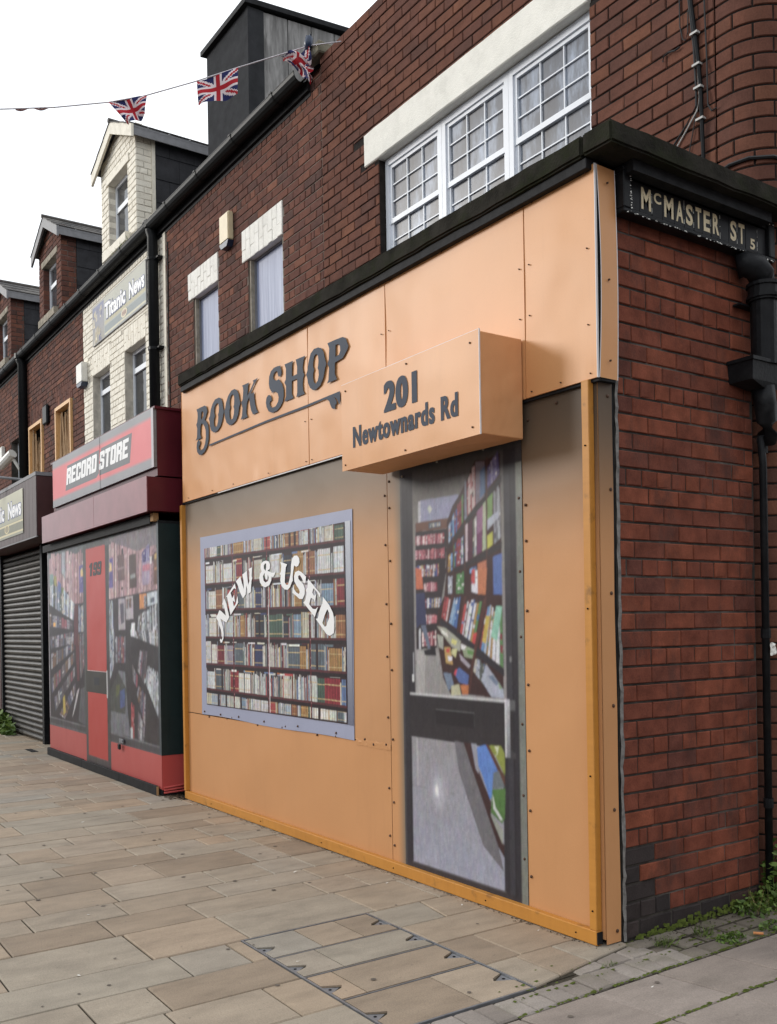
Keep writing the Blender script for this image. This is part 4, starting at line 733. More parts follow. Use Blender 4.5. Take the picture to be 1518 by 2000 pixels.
def arc_brick(u0, u1, h, n=7):
    V = []; c = 0.0045; us = [u0 + (u1 - u0) * k / n for k in range(n + 1)]
    for d, dz in ((0.0, h / 2 - c), (c, h / 2), (0.07, h / 2)):
        for s in (-1, 1):
            for i, u in enumerate(us):
                uu = u + (c if i == 0 else -c if i == n else 0) * (d == 0); V.append((*arc_pt(uu, d), s * dz))
    R_ = n + 1; idx = lambda ring, s, i: (ring * 2 + s) * R_ + i; F = []
    for i in range(n):
        F.append((idx(0, 0, i), idx(0, 0, i + 1), idx(0, 1, i + 1), idx(0, 1, i)))
        for r in (0, 1):
            F.append((idx(r, 1, i), idx(r, 1, i + 1), idx(r + 1, 1, i + 1), idx(r + 1, 1, i))); F.append((idx(r + 1, 0, i), idx(r + 1, 0, i + 1), idx(r, 0, i + 1), idx(r, 0, i)))
    for r in (0, 1):
        F.append((idx(r + 1, 0, 0), idx(r, 0, 0), idx(r, 1, 0), idx(r + 1, 1, 0))); F.append((idx(r, 0, n), idx(r + 1, 0, n), idx(r + 1, 1, n), idx(r, 1, n)))
    return V, F
narc = 0
for k in range(int(WTOP / CH)):
    z = (k + 0.5) * CH; start = -0.066 + (0.0 if k % 2 else 0.0); a = start; seq = ([0.108] if k % 2 else [0.216]) + [0.216] * 6
    for L in seq:
        u0, u1 = a + 0.005, a + L - 0.005; a += L
        key = (round(u0, 3), round(u1, 3)); V, F = arc_brick(u0, u1, 0.075, 7 if u0 < 0.4 else 2)
        c = arc_pt((u0 + u1) / 2, 0)
        if u0 < 0.65 and seen((*c, z), 10) and not hide_low(Vector((*c, z))) and narc < 40 and z < 4.9:
            if key not in AC:
                me = bpy.data.meshes.new('brick'); me.from_pydata([(x - c[0], y - c[1], zz) for x, y, zz in V], [], F); me.materials.append(M['brick']); AC[key] = me
            link(bpy.data.objects.new('brick', AC[key]), corner, (*c, z)); narc += 1
        else: mb_far.add([(x, y, zz + z) for x, y, zz in V], F)
mb_far.build('brickwork', M['brick'], corner, kind='stuff')
mb = MB(); us = [-0.07 + 0.03 * i for i in range(16)] + [0.45, 1.5]
for i in range(len(us) - 1):
    a, b = arc_pt(us[i], 0.008), arc_pt(us[i + 1], 0.008); a2, b2 = arc_pt(us[i], 0.2), arc_pt(us[i + 1], 0.2)
    mb.face([(*a, 0), (*b, 0), (*b, WTOP), (*a, WTOP)]); mb.face([(*a, WTOP), (*b, WTOP), (*b2, WTOP), (*a2, WTOP)])
mb.build('wall', M['mortar_dark'], corner)
mb = MB(); mb.box(-4.4, -0.2, YF + 0.25, 6.0, 3.3, WTOP - 0.1); mb.box(-4.4, -0.19, YF + 0.3, 6.0, 0, 3.29); mb.build('roof', M['felt'], corner)
bev_box('lintel', M['lintel'], -3.70, -1.125, YF - 0.018, YF + 0.20, 5.388, 5.666, corner, 0.008, 0.006, 14)
fy = YF + 0.062                                           # window front face
for (a, b) in ((-3.495, -2.727), (-2.727, -1.960), (-1.960, -1.138)):
    mb = MB(); e = 0.0015; s = 0.046; z0, z1 = 4.30, 5.384
    for q in ((a + e, a + s, z0, z1), (b - s, b - e, z0, z1), (a + s, b - s, z1 - 0.055, z1)): mb.box(q[0], q[1], fy, fy + 0.07, q[2], q[3])
    mb.box(a + s, b - s, fy + 0.012, fy + 0.05, 4.838, 4.878)                     # meeting rail
    for q in ((a + s, a + s + 0.028, 4.878, z1 - 0.055), (b - s - 0.028, b - s, 4.878, z1 - 0.055), (a + s + 0.028, b - s - 0.028, z1 - 0.085, z1 - 0.055)): mb.box(q[0], q[1], fy + 0.014, fy + 0.05, q[2], q[3])
    for q in ((a + s, a + s + 0.03, z0, 4.838), (b - s - 0.03, b - s, z0, 4.838)): mb.box(q[0], q[1], fy + 0.022, fy + 0.05, q[2], q[3])
    w = mb.build('window', M['upvc'], corner); i0, i1 = a + s + 0.029, b - s - 0.029
    xs_ = [i0 + (i1 - i0) * k / 3 for k in range(4)]; top_z = [4.878, 5.018, 5.158, 5.299]; low_z = [4.30, 4.43, 4.565, 4.70, 4.838]
    mb = MB()
    for x in xs_[1:3]: mb.box(x - 0.0045, x + 0.0045, fy + 0.020, fy + 0.04, 4.878, 5.299); mb.box(x - 0.0045, x + 0.0045, fy + 0.028, fy + 0.045, 4.30, 4.838)
    for z in top_z[1:3]: mb.box(i0, i1, fy + 0.0205, fy + 0.0395, z - 0.0045, z + 0.0045)
    for z in low_z[1:4]: mb.box(i0, i1, fy + 0.0285, fy + 0.0445, z - 0.0045, z + 0.0045)
    mb.build('glazing_bar', M['upvc'], w)
    for zz, dy in ((top_z, 0.034), (low_z, 0.040)):
        for i in range(3):
            for k in range(len(zz) - 1):
                if zz[k + 1] < 4.5: continue
                mb = MB(); mb.box(xs_[i] + 0.0005, xs_[i + 1] - 0.0005, fy + dy, fy + dy + 0.004, zz[k] + 0.0005, zz[k + 1] - 0.0005); mb.build('pane', M['pane_print_and_sky'], w)
mb = MB(); mb.box(-3.6, -1.0, YF + 0.16, YF + 0.18, 4.2, 5.6); mb.build('window_back', M['dark_inside'], corner)
mb = MB()                                                # a few bricks of the coping edge
for i in range(21):
    x = -4.42 + i * 0.204; mb.box(x + 0.004, x + 0.2, YF - 0.004, YF + 0.22, WTOP + 0.002, WTOP + 0.07)
mb.build('coping', M['brick'], corner, kind='stuff')
# cables on the corner building
cab = thing('cable_bundle', 'black cables clipped in a bundle down the brick wall beside the rounded corner', 'cables', (-0.3, YF - 0.02, 4.2))
for (name, pts, r, m_) in (('cable', [(-0.36, 5.6), (-0.355, 4.97), (-0.33, 4.75), (-0.31, 4.6), (-0.30, 4.45), (-0.292, 4.27), (-0.285, 3.95), (-0.28, 3.7)], 0.011, 'black_plastic'),
                           ('cable', [(-0.385, 5.6), (-0.375, 5.0), (-0.345, 4.7), (-0.33, 4.45), (-0.335, 4.36), (-0.40, 4.28), (-0.50, 4.20), (-0.60, 4.10)], 0.006, 'cable'),
                           ('cable', [(-0.372, 5.6), (-0.362, 4.99), (-0.345, 4.80), (-0.318, 4.55), (-0.312, 4.40), (-0.33, 4.33), (-0.42, 4.24), (-0.56, 4.10)], 0.0045, 'cable_white'),
                           ('cable', [(-0.275, 5.6), (-0.27, 4.95), (-0.262, 4.6), (-0.256, 4.33), (-0.235, 4.29), (-0.2, 4.29)], 0.0045, 'cable'),
                           ('cable', [(-0.44, 5.5), (-0.435, 4.86), (-0.42, 4.78), (-0.40, 4.76), (-0.385, 4.80), (-0.378, 4.92)], 0.0035, 'cable'),
                           ('cable', [(-0.56, 4.72), (-0.55, 4.745), (-0.52, 4.755), (-0.47, 4.74), (-0.44, 4.745)], 0.005, 'cable'),
                           ('cable', [(-0.33, 4.36), (-0.36, 4.22), (-0.40, 4.08), (-0.44, 3.98)], 0.003, 'cable')):
    mb = MB(); mb.tube([(x, YF - 0.004 - r - 0.004 * (i % 2), z) for i, (x, z) in enumerate(pts)], r, 6); mb.build(name, M[m_], cab)
for z in (4.76, 4.58, 4.45, 4.27):
    mb = MB(); x = -0.318 + (4.5 - z) * -0.06 * -1; mb.box(x - 0.02, x + 0.028, YF - 0.034, YF - 0.004, z - 0.006, z + 0.006); mb.build('cable_clip', M['cable_white'], cab)
pipe_c = MB(); pipe_c.tube([(*arc_pt(u, -0.012), 3.93 + dz) for u, dz in ((-0.14, -0.06), (-0.07, -0.005), (0.02, 0.015), (0.12, 0.02), (0.24, 0.012), (0.33, -0.01), (0.37, -0.08), (0.375, -0.3))], 0.010, 6)
tag(pipe_c.build('wall_cable', M['cable'], None), 'thick black cable bent round the rounded brick corner above the ledge', 'cable')

# ================================================================== THE BOOK SHOP (single-storey front with brick side)
shop = thing('book_shop', 'peach boarded corner book shop front with brick side wall and dark concrete ledge', 'shop', (-2.4, 0.5, 0))
def side_mat(u, z):
    if z < 0.09: return M['brick_blue']
    if z < 0.40 and u < 0.28 + rng.uniform(-.1, .1) - max(0, z - 0.2): return M['brick_blue']
    return M['brick_side']
rects = courses(0.0, 1.045, 0.085, 3.56, 'garden', seed=11)
u = 0.0
for L in (0.10, 0.235, 0.225, 0.23, 0.235): rects.append((u, u + L, 0.0, 0.083)); u += L
lay(shop, rects, (0, 0, 0), (0, 1, 0), side_mat, 300)
core(shop, M['mortar_grey'], -0.02, 1.05, -0.05, 3.59, (0, 0, 0), (0, 1, 0), back=0.007)
mb = MB(); r_ = random.Random(3)
zz = [0.0]
while zz[-1] < 3.56: zz.append(zz[-1] + r_.uniform(0.03, 0.08))
prof = [(r_.uniform(-0.004, 0.006), r_.uniform(-0.002, 0.008)) for _ in zz]
for i in range(len(zz) - 1):
    (a, b), (a2, b2) = prof[i], prof[i + 1]
    mb.face([(0.0 + b, -0.0155, zz[i]), (0.002 + b, 0.003 + a, zz[i]), (0.002 + b2, 0.003 + a2, zz[i + 1]), (0.0 + b2, -0.0155, zz[i + 1])]); mb.face([(0.002 + b, 0.003 + a, zz[i]), (-0.012, 0.006 + a, zz[i]), (-0.012, 0.006 + a2, zz[i + 1]), (0.002 + b2, 0.003 + a2, zz[i + 1])])
mb.build('cement_edge', M['cement'], shop)
bev_box('corner_strip', M['black_timber'], -0.03, -0.004, -0.052, -0.016, 0.0, 3.57, shop, 0.002)
mb = MB(); mb.box(-4.92, -0.05, -0.09, 0.0, 0.0, 3.56); mb.box(-4.92, -4.80, 0.0, YF, 0.0, 3.56); mb.build('frame', M['black_timber'], shop)
# ledge
mb = bmesh.new()
def ledge(name, x0, x1, y0, y1, z0, z1, cuts): return bev_box(name, M['slab'], x0, x1, y0, y1, z0, z1, shop, 0.010, 0.007, cuts, seg=2)
ledge('ledge', -4.775, -0.002, -0.215, YF - 0.01, 3.597, 3.697, 40); ledge('ledge', 0.0, 0.180, -0.213, 1.42, 3.598, 3.698, 12)
mb = MB(); mb.box(0.012, 0.12, 0.0, 1.06, 3.545, 3.5965); mb.build('cornice_bed', M['black_timber'], shop)
bev_box('trim_board', M['black_timber'], -4.765, 0.012, -0.192, -0.10, 3.548, 3.5965, shop, 0.003, 0.001, 20)
# boards
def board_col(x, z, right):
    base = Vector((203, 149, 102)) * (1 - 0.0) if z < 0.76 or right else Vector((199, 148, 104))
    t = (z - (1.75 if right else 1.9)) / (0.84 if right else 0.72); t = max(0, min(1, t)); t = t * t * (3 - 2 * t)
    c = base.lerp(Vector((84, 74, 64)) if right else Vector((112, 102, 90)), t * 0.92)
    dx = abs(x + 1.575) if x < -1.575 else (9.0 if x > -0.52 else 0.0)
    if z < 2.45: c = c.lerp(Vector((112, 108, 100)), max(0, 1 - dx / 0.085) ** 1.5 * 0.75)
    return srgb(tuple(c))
def board(name, x0, x1, z0, z1, y, right=False, nx=None):
    mb = MB(); xs_ = [x0 + (x1 - x0) * i / 40 for i in range(41)]
    xs_ = sorted(set(xs_ + [x for x in (-1.66, -1.64, -1.62, -1.60, -0.46, -0.44, -0.42, -0.40) if x0 < x < x1])); zs_ = [z0 + (z1 - z0) * i / 26 for i in range(27)]
    wy = lambda x, z: y + 0.0022 * (mnoise.noise(Vector((x * 1.3, z * 1.1, 3))) )
    for i in range(len(xs_) - 1):
        for k in range(26):
            q = [(xs_[i], zs_[k]), (xs_[i + 1], zs_[k]), (xs_[i + 1], zs_[k + 1]), (xs_[i], zs_[k + 1])]
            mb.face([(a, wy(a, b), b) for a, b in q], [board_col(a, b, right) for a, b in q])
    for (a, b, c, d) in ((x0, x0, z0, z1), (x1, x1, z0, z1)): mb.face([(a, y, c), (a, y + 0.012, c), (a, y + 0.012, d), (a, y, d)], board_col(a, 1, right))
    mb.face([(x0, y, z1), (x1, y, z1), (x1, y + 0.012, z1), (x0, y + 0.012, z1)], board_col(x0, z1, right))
    return mb.build(name, M['print'], shop)
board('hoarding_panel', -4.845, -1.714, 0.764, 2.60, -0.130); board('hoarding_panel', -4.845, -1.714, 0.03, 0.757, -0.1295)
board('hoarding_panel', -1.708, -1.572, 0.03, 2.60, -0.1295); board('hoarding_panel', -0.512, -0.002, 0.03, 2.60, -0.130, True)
mb = MB(); zs_ = [0.008 + 2.59 * i / 26 for i in range(27)]
for k in range(26):
    w0, w1 = [0.0035 * math.sin(zs_[j] * 2.1 + 1) + 0.002 * math.sin(zs_[j] * 7) for j in (k, k + 1)]
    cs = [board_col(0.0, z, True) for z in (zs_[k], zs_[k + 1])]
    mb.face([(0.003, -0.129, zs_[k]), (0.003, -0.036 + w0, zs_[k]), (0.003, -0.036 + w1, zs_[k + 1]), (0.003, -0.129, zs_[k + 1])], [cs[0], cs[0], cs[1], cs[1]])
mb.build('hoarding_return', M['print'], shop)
bev_box('batten', M['batten'], -4.865, -0.020, -0.170, -0.132, 0.004, 0.070, shop, 0.003, 0.0012, 30); bev_box('batten', M['batten'], -0.066, -0.020, -0.168, -0.1325, 0.0705, 2.600, shop, 0.003, 0.0012, 20)
bev_box('batten', M['batten'], -4.890, -4.848, -0.166, -0.12, 0.0705, 2.58, shop, 0.003, 0.001, 16)
mb = MB(); mb.box(-0.0198, -0.0155, -0.168, -0.134, 0.010, 0.066); mb.build('batten_end', M['black_timber'], shop)
def screws(pts, y, mat, r=0.0075, axis='y'):
    mb = MB()
    for (a, z) in pts:
        if axis == 'y': mb.tube([(a, y + 0.004, z), (a, y - 0.003, z), (a, y - 0.0055, z)], [r, r, r * 0.45], 8)
        else: mb.tube([(y - 0.004, a, z), (y + 0.003, a, z), (y + 0.0055, a, z)], [r, r, r * 0.45], 8)
    return mb
pts = [(-1.735, z) for z in (0.21, 0.5, 0.93, 1.3, 1.62, 1.98, 2.28)] + [(-1.688, z) for z in (0.16, 0.42, 0.8, 1.22, 1.5, 1.88, 2.2, 2.36)]
pts += [(-0.535, z) for z in (0.3, 0.62, 0.98, 1.42, 1.75, 2.12)] + [(-0.488, z) for z in (0.22, 0.55, 0.85, 1.18, 1.55, 1.9, 2.08)] + [(-0.46, 2.50), (-0.26, 2.545), (-0.48, 0.06)]
pts += [(x, 0.762 + 0.012 * ((i * 7) % 3 - 1)) for i, x in enumerate((-4.4, -4.05, -3.95, -3.5, -3.1, -3.05, -2.6, -2.35, -2.0, -1.9, -1.76))] + [(x, 2.425) for x in (-1.45, -1.0, -0.75)]
mb = screws(pts, -0.1335, None); mb.build('screw', M['screw'], shop, kind='stuff')
mb = screws([(-0.066, 2.53), (-0.055, 2.10), (-0.062, 1.62), (-0.06, 1.10), (-0.065, 0.62), (-0.058, 0.06)], 0.003, None, 0.009, 'x'); mb.build('screw', M['screw'], shop, kind='stuff')
mb = screws([(-0.043, z) for z in (2.3, 1.55, 0.78, 0.16)] + [(x, 0.036) for x in (-4.3, -3.4, -2.5, -1.65, -0.8, -0.15)], -0.1695, None, 0.004); mb.build('screw', M['void'], shop, kind='stuff')
# fascia boards: thin, a little buckled
def fascia(x0, x1, z0, z1):
    mb = MB(); n = max(8, int((x1 - x0) / 0.035)); k_ = 30; zf = lambda z, x: z
    wy = lambda x, z: -0.1570 + 0.0040 * mnoise.noise(Vector((x * 1.9, 0.7, z * 2.3))) + 0.0012 * mnoise.noise(Vector((x * 4, 5, z * 3))) - (0.0045 * math.exp(-((z - z0) / 0.09) ** 2) * mnoise.noise(Vector((x * 8, 0, 1))))
    for i in range(n):
        for k in range(k_):
            q = [(x0 + (x1 - x0) * a / n, z0 + (z1 - z0) * b / k_) for a, b in ((i, k), (i + 1, k), (i + 1, k + 1), (i, k + 1))]
            mb.face([(a, wy(a, b), b) for a, b in q])
    mb.face([(x0, -0.160, z0), (x0, -0.150, z0), (x1, -0.150, z0), (x1, -0.160, z0)]); mb.face([(x1, -0.160, z0), (x1, -0.150, z0), (x1, -0.150, z1), (x1, -0.160, z1)]); mb.face([(x0, -0.150, z0), (x0, -0.160, z0), (x0, -0.160, z1), (x0, -0.150, z1)])
    return mb.build('fascia_panel', M['peach'], shop, smooth=True)
for (a, b) in ((-4.83, -2.603), (-2.600, -1.662), (-1.659, -0.443), (-0.440, 0.030)): fascia(a, b, 2.600, 3.572)
mb = MB(); n = 24
for k in range(n):                                       # the end strip, sprung away from the front board
    za, zb = 2.600 + 0.966 * k / n, 2.600 + 0.966 * (k + 1) / n
    f = lambda z: 0.036 + 0.008 * math.sin((z - 2.6) / 0.966 * math.pi) ** 0.8; g_ = lambda z: -0.150 + 0.011 * math.sin((z - 2.6) / 0.966 * math.pi)
    b_ = lambda z: -0.030 + 0.010 * math.sin((z - 2.6) * 3.4)
    mb.face([(f(za), g_(za), za), (0.034, b_(za), za), (0.034, b_(zb), zb), (f(zb), g_(zb), zb)])
mb.build('fascia_return', M['peach'], shop, smooth=True)
mb = MB()
for k in range(n):
    za, zb = 2.600 + 0.966 * k / n, 2.600 + 0.966 * (k + 1) / n
    mb.face([(f(za) + .0008, g_(za) - 0.0035, za), (f(za) + .0008, g_(za) + 0.001, za), (f(zb) + .0008, g_(zb) + 0.001, zb), (f(zb) + .0008, g_(zb) - 0.0035, zb)])
    mb.face([(0.0345, b_(za) - 0.002, za), (0.0345, b_(za) + 0.003, za), (0.0345, b_(zb) + 0.003, zb), (0.0345, b_(zb) - 0.002, zb)])
mb.box(0.0302, 0.0335, -0.1625, -0.150, 2.598, 3.570); mb.build('board_edge', M['white_edge'], shop)
mb = MB(); mb.box(-4.83, 0.030, -0.149, -0.134, 2.586, 3.55); mb.box(0.0, 0.0315, -0.134, -0.04, 2.588, 3.55); mb.build('fascia_backing', M['black_timber'], shop)
mb = MB(); mb.box(-4.1, -1.75, -0.1585, -0.150, 2.590, 2.5965); mb.build('board_edge', M['white_edge'], shop)
pts = [(x, 3.545) for x in (-4.76, -4.3, -3.9, -3.42, -3.1, -2.67, -2.55, -2.1, -1.72, -1.6, -1.1, -0.52, -0.38, -0.02)] + [(x, 2.625) for x in (-4.7, -4.2, -3.8, -3.2, -2.64, -2.56, -2.0, -0.40, -0.2, -0.01)]
pts += [(x, z) for x in (-2.645, -2.560) for z in (2.9, 3.24)] + [(x, z) for x in (-1.70, -1.62) for z in (2.98, 3.25)] + [(x, z) for x in (-0.475, -0.405) for z in (3.0, 3.25)] + [(-0.02, z) for z in (2.85, 3.2)]
screws(pts, -0.1625, None, 0.0034).build('screw', M['screw'], shop, kind='stuff')
screws([(-0.09, 2.68), (-0.09, 3.05), (-0.092, 3.49)], 0.047, None, 0.005, 'x').build('screw', M['screw'], shop, kind='stuff')
lt = thing('shop_lettering', 'grey ornate BOOK SHOP lettering with scrolled underline on peach fascia', 'lettering', (-3.3, -0.165, 2.85))
for i, gl in enumerate(BOOK): letters_mesh('letter' if i < 8 else 'underline', gl, -0.1674, M['letter_grey'], lt)
# projecting box sign
bs = thing('box_sign', 'peach box sign reading 201 Newtownards Rd above the printed door', 'sign', (-1.08, -0.3, 2.40))
bev_box('sign_box', M['tan_wrap'], -1.700, -0.460, -0.440, -0.165, 2.402, 2.896, bs, 0.004, 0.003, 16)
mb = MB(); n = 20
for i in range(n):
    for k in range(8):
        q = [(-1.708 + 1.252 * a / n, 2.398 + 0.504 * b / 8) for a, b in ((i, k), (i + 1, k), (i + 1, k + 1), (i, k + 1))]
        mb.face([(a, -0.4475 + 0.002 * mnoise.noise(Vector((a * 2.5, 9, b * 3))), b) for a, b in q])
mb.build('front_panel', M['peach'], bs, smooth=True)
mb = MB(); mb.box(-1.708, -0.456, -0.4465, -0.4405, 2.902, 2.9045); mb.box(-0.4558, -0.4532, -0.4485, -0.4405, 2.398, 2.904); mb.build('panel_edge', M['white_edge'], bs)
text('number', '201', -1.258, -0.962, 2.653, 2.822, -0.4502, M['letter_grey'], bs, 0.034, spacing=1.14, fat=0.007); text('lettering', 'Newtownards Rd', -1.582, -0.621, 2.515, 2.636, -0.4502, M['letter_grey'], bs, 0.028, spacing=1.13, fat=0.003)
screws([(-1.66, 2.86), (-1.05, 2.875), (-0.52, 2.85), (-1.67, 2.43), (-1.07, 2.42), (-0.51, 2.44)], -0.450, None, 0.005).build('screw', M['screw'], bs, kind='stuff')
# printed window
wb = thing('window_poster', 'printed bookshelf window banner lettered NEW & USED in an arc', 'banner', (-3.32, -0.14, 0.76))
mb = MB()
def wquad(u, v):                                        # the banner's four corners
    tl, tr, br, bl = (-4.525, 2.268), (-2.103, 2.243), (-2.120, 0.752), (-4.540, 0.764)
    a = (tl[0] + (tr[0] - tl[0]) * u, tl[1] + (tr[1] - tl[1]) * u); b = (bl[0] + (br[0] - bl[0]) * u, bl[1] + (br[1] - bl[1]) * u)
    return (b[0] + (a[0] - b[0]) * v, b[1] + (a[1] - b[1]) * v + 0.006 * math.sin(u * 9) * (1 - v) ** 6)
for i in range(30):
    for k in range(8):
        q = [wquad(a / 30, b / 8) for a, b in ((i, k), (i + 1, k), (i + 1, k + 1), (i, k + 1))]; mb.face([(x, -0.1345 - 0.002 * math.sin(x * 6) ** 2 * (k == 0), z) for x, z in q], srgb((158, 162, 184)))
mb.build('banner_sheet', M['print'], wb)
SH = [(2.075, 2.043), (1.859, 1.833), (1.644, 1.617), (1.416, 1.401), (1.193, 1.185), (0.984, 0.963)]
xl, xr = -4.430, -2.192; lerp = lambda a, b, t: a + (b - a) * t
L = [(srgb((46, 30, 32)), [(xl, 0.848), (xr, 0.855), (xr, 2.165), (xl, 2.192)])]
r_ = random.Random(21); BK = ['e0dcd0', 'ccccc4', '94343c', 'b4c0cc', 'ecece4', '50685a', 'd0bc88', '843038', '6880a8', '647078', 'd0ccb8', 'a07050', '3c4468', 'f0ece4', 'b48c58', '88a0b4', 'b85050', '343c48', 'dcd8dc', 'a8a0ac', 'e4e4e4', 'd8d4c4', 'c8d0d4', 'f4f0e8', 'e8ecf0', 'dce4e8', 'f0ead8', 'e0e4dc']
bays = [-4.43, -3.886, -3.294, -2.661, -2.192]; B1, B2, B3, B4, B5 = [], [], [], [], []
for row in range(7):
    zb = lambda x, s=(SH[row] if row < 6 else (0.848, 0.855)): lerp(s[0], s[1], (x - xl) / (xr - xl))
    zt = lambda x, s=(SH[row - 1] if row else (2.192 + 0.02, 2.165 + 0.02)): lerp(s[0], s[1], (x - xl) / (xr - xl))
    x = xl + 0.006; run = 0; bk = 0.0
    while x < xr - 0.02:
        if run <= 0:
            series = r_.random() < 0.10; run = r_.randint(5, 11) if series else 1; col = r_.choice(BK); hh = r_.uniform(0.66, 0.84); sw = r_.uniform(0.011, 0.018); ser = series
        w = sw if ser else r_.uniform(0.005, 0.017); run -= 1
        if any(abs(x + w / 2 - b) < 0.013 for b in bays[1:4]): x += 0.010; continue
        hgt = (zt(x) - zb(x)) * (hh if ser else r_.uniform(0.60, 0.86)); lean = r_.uniform(-0.006, 0.006) if r_.random() < 0.12 else 0
        c = col if ser else r_.choice(BK); z = zb(x) + 0.012; e = 0.0022; tone = r_.uniform(0.62, 1.0) if not ser else (1.0, 0.72)[run % 2]
        B1.append((tuple(v * tone for v in srgb(c)) + (0.7,), [(x, z), (x + w - e, z), (x + w - e + lean, z + hgt), (x + lean, z + hgt)], 'b1'))
        if ser:
            for t0 in (0.12, 0.72): B2.append((srgb((214, 190, 140)), [(x + .002, z + hgt * t0), (x + w - e - .002, z + hgt * t0), (x + w - e - .002, z + hgt * (t0 + .05)), (x + .002, z + hgt * (t0 + .05))], 'b2'))
        elif w > 0.011:
            for _ in range(r_.randint(1, 2)):
                t0 = r_.uniform(0.2, 0.7); t1 = t0 + r_.uniform(0.04, 0.22); q = r_.uniform(0.3, 0.42); B2.append((srgb(r_.choice(['302828', '584c48', 'e8e4d8', '803030', '405078', '787068'])), [(x + w * q, z + hgt * t0), (x + w * (0.95 - q), z + hgt * t0), (x + w * (0.95 - q), z + hgt * t1), (x + w * q, z + hgt * t1)], 'b2'))
        x += w
        if r_.random() < 0.012: x += 0.03
    for _ in range(11):                                  # books lying on top of the rows
        x = r_.uniform(xl + 0.02, xr - 0.19); w = r_.uniform(0.07, 0.16); h = r_.uniform(0.010, 0.020); z = zb(x) + (zt(x) - zb(x)) * r_.uniform(0.76, 0.86)
        for k in range(r_.randint(1, 2)): B3.append((srgb(r_.choice(BK + ['ece8e0', 'd89c50', 'c87848'])), [(x, z + k * h), (x + w - k * .02, z + k * h), (x + w - k * .02, z + k * h + h - .002), (x, z + k * h + h - .002)], 'b3'))
for row in range(6):
    p, q = SH[row]; B4.append((srgb((84, 42, 46)), [(xl, p - 0.004), (xr, q - 0.004), (xr, q + 0.012), (xl, p + 0.012)], 'b4')); B4.append((srgb((34, 24, 26)), [(xl, p - 0.030), (xr, q - 0.030), (xr, q - 0.004), (xl, p - 0.004)], 'b4'))
for b in bays[1:4]:
    B5.append((srgb((96, 36, 42)), [(b - 0.008, 0.86), (b + 0.008, 0.86), (b + 0.008, 2.17), (b - 0.008, 2.17)], 'b5'))
B6 = [(srgb((200, 160, 160)), [(b - 0.003, z), (b + 0.003, z), (b + 0.003, z + 0.010), (b - 0.003, z + 0.010)], 'b6') for b in bays[1:4] for z in [0.9 + 0.062 * i for i in range(20)]] + [(srgb((228, 222, 224)), [(-3.282, 0.86), (-3.273, 0.86), (-3.273, 1.66), (-3.282, 1.66)], 'b6')]
soft_print('bookshelf_picture', L + B1 + B2 + B3 + B4 + B5 + B6, xl, xr, 0.853, 2.166, 460, 330, -0.1392, wb, 0.55, 0.05, 3, mottle=0.12, haze=0.05)
sheen = rect((188, 192, 200), -2.19, -2.125, 0.85, 2.17, (110, 112, 128)); print_mesh('banner_margin', [sheen], -0.1372, wb, M['print'])
for gl in NEW: letters_mesh('letter', gl, -0.1440, M['letter_white'], wb)
screws([(-4.48, 0.79), (-4.16, 0.785), (-3.82, 0.79), (-3.38, 0.785), (-2.86, 0.79), (-2.34, 0.785)], -0.139, None, 0.008).build('screw', M['screw'], wb, kind='stuff')
# printed door
db = thing('printed_door', 'full height door banner printed with a view into a book shop', 'banner', (-1.04, -0.13, 0.03))
D0 = [rect((64, 62, 62), -1.572, -0.512, 0.03, 2.415, (54, 50, 52)), rect((124, 126, 118), -0.560, -0.512, 0.03, 2.30), rect((84, 82, 80), -1.572, -1.558, 0.03, 2.35), rect((48, 46, 50), -1.556, -0.560, 0.03, 2.38),
      rect((58, 57, 62), -0.648, -0.610, 0.10, 2.25), rect((34, 32, 36), -0.605, -0.598, 0.10, 2.3), rect((40, 38, 41), -1.508, -1.495, 0.08, 2.3), rect((60, 58, 64), -1.556, -1.548, 0.05, 2.3),
      rect((66, 66, 66), -1.446, -0.652, 2.05, 2.40, (132, 128, 124)), rect((132, 128, 124), -1.446, -0.652, 1.09, 2.05, (150, 146, 146))]
D0 += expand(DOOR[0], 4)
D0 += [rect((44, 41, 42), -1.505, -0.610, 0.838, 1.082, (50, 46, 47)), rect((205, 205, 205), -1.50, -0.607, 1.082, 1.092), rect((36, 33, 34), -1.252, -0.912, 0.928, 1.008), rect((92, 92, 92), -1.252, -0.912, 1.008, 1.013), rect((82, 82, 82), -0.915, -0.911, 0.935, 1.012),
       rect((72, 70, 70), -1.505, -0.610, 0.832, 0.838), rect((150, 147, 150), -1.487, -0.690, 0.105, 0.838, (158, 160, 176)), rect((176, 172, 176), -1.445, -1.425, 0.55, 0.83), rect((134, 132, 136), -1.487, -1.1, 0.55, 0.556)] + expand(DOOR[1][:1], 15) + glow((-1.24, 0.55), 0.11, 0.16, (186, 186, 196), (154, 152, 160), 'g1') + glow((-1.255, 0.548), 0.030, 0.050, (250, 252, 255), (182, 182, 192), 'g2') + expand(DOOR[1][4:], 5)
D0 += [rect((52, 49, 51), -1.52, -0.62, 0.03, 0.10), rect((92, 90, 92), -1.50, -0.68, 0.098, 0.106), rect((190, 190, 194), -0.668, -0.632, 0.80, 1.098, (122, 122, 126)), rect((226, 226, 226), -0.668, -0.660, 0.80, 1.098), rect((96, 96, 98), -0.632, -0.590, 1.045, 1.095), rect((70, 68, 70), -0.632, -0.590, 0.80, 0.83),
       rect((226, 226, 226), -1.475, -1.455, 1.16, 1.20), rect((210, 210, 214), -1.462, -1.456, 1.20, 1.33), rect((140, 140, 140), -0.625, -0.611, 1.29, 1.32)]
soft_print('door_picture', D0, -1.572, -0.512, 0.03, 2.415, 196, 434, -0.1335, db, 0.75, 0.035, 5, mottle=0.07, haze=0.05)
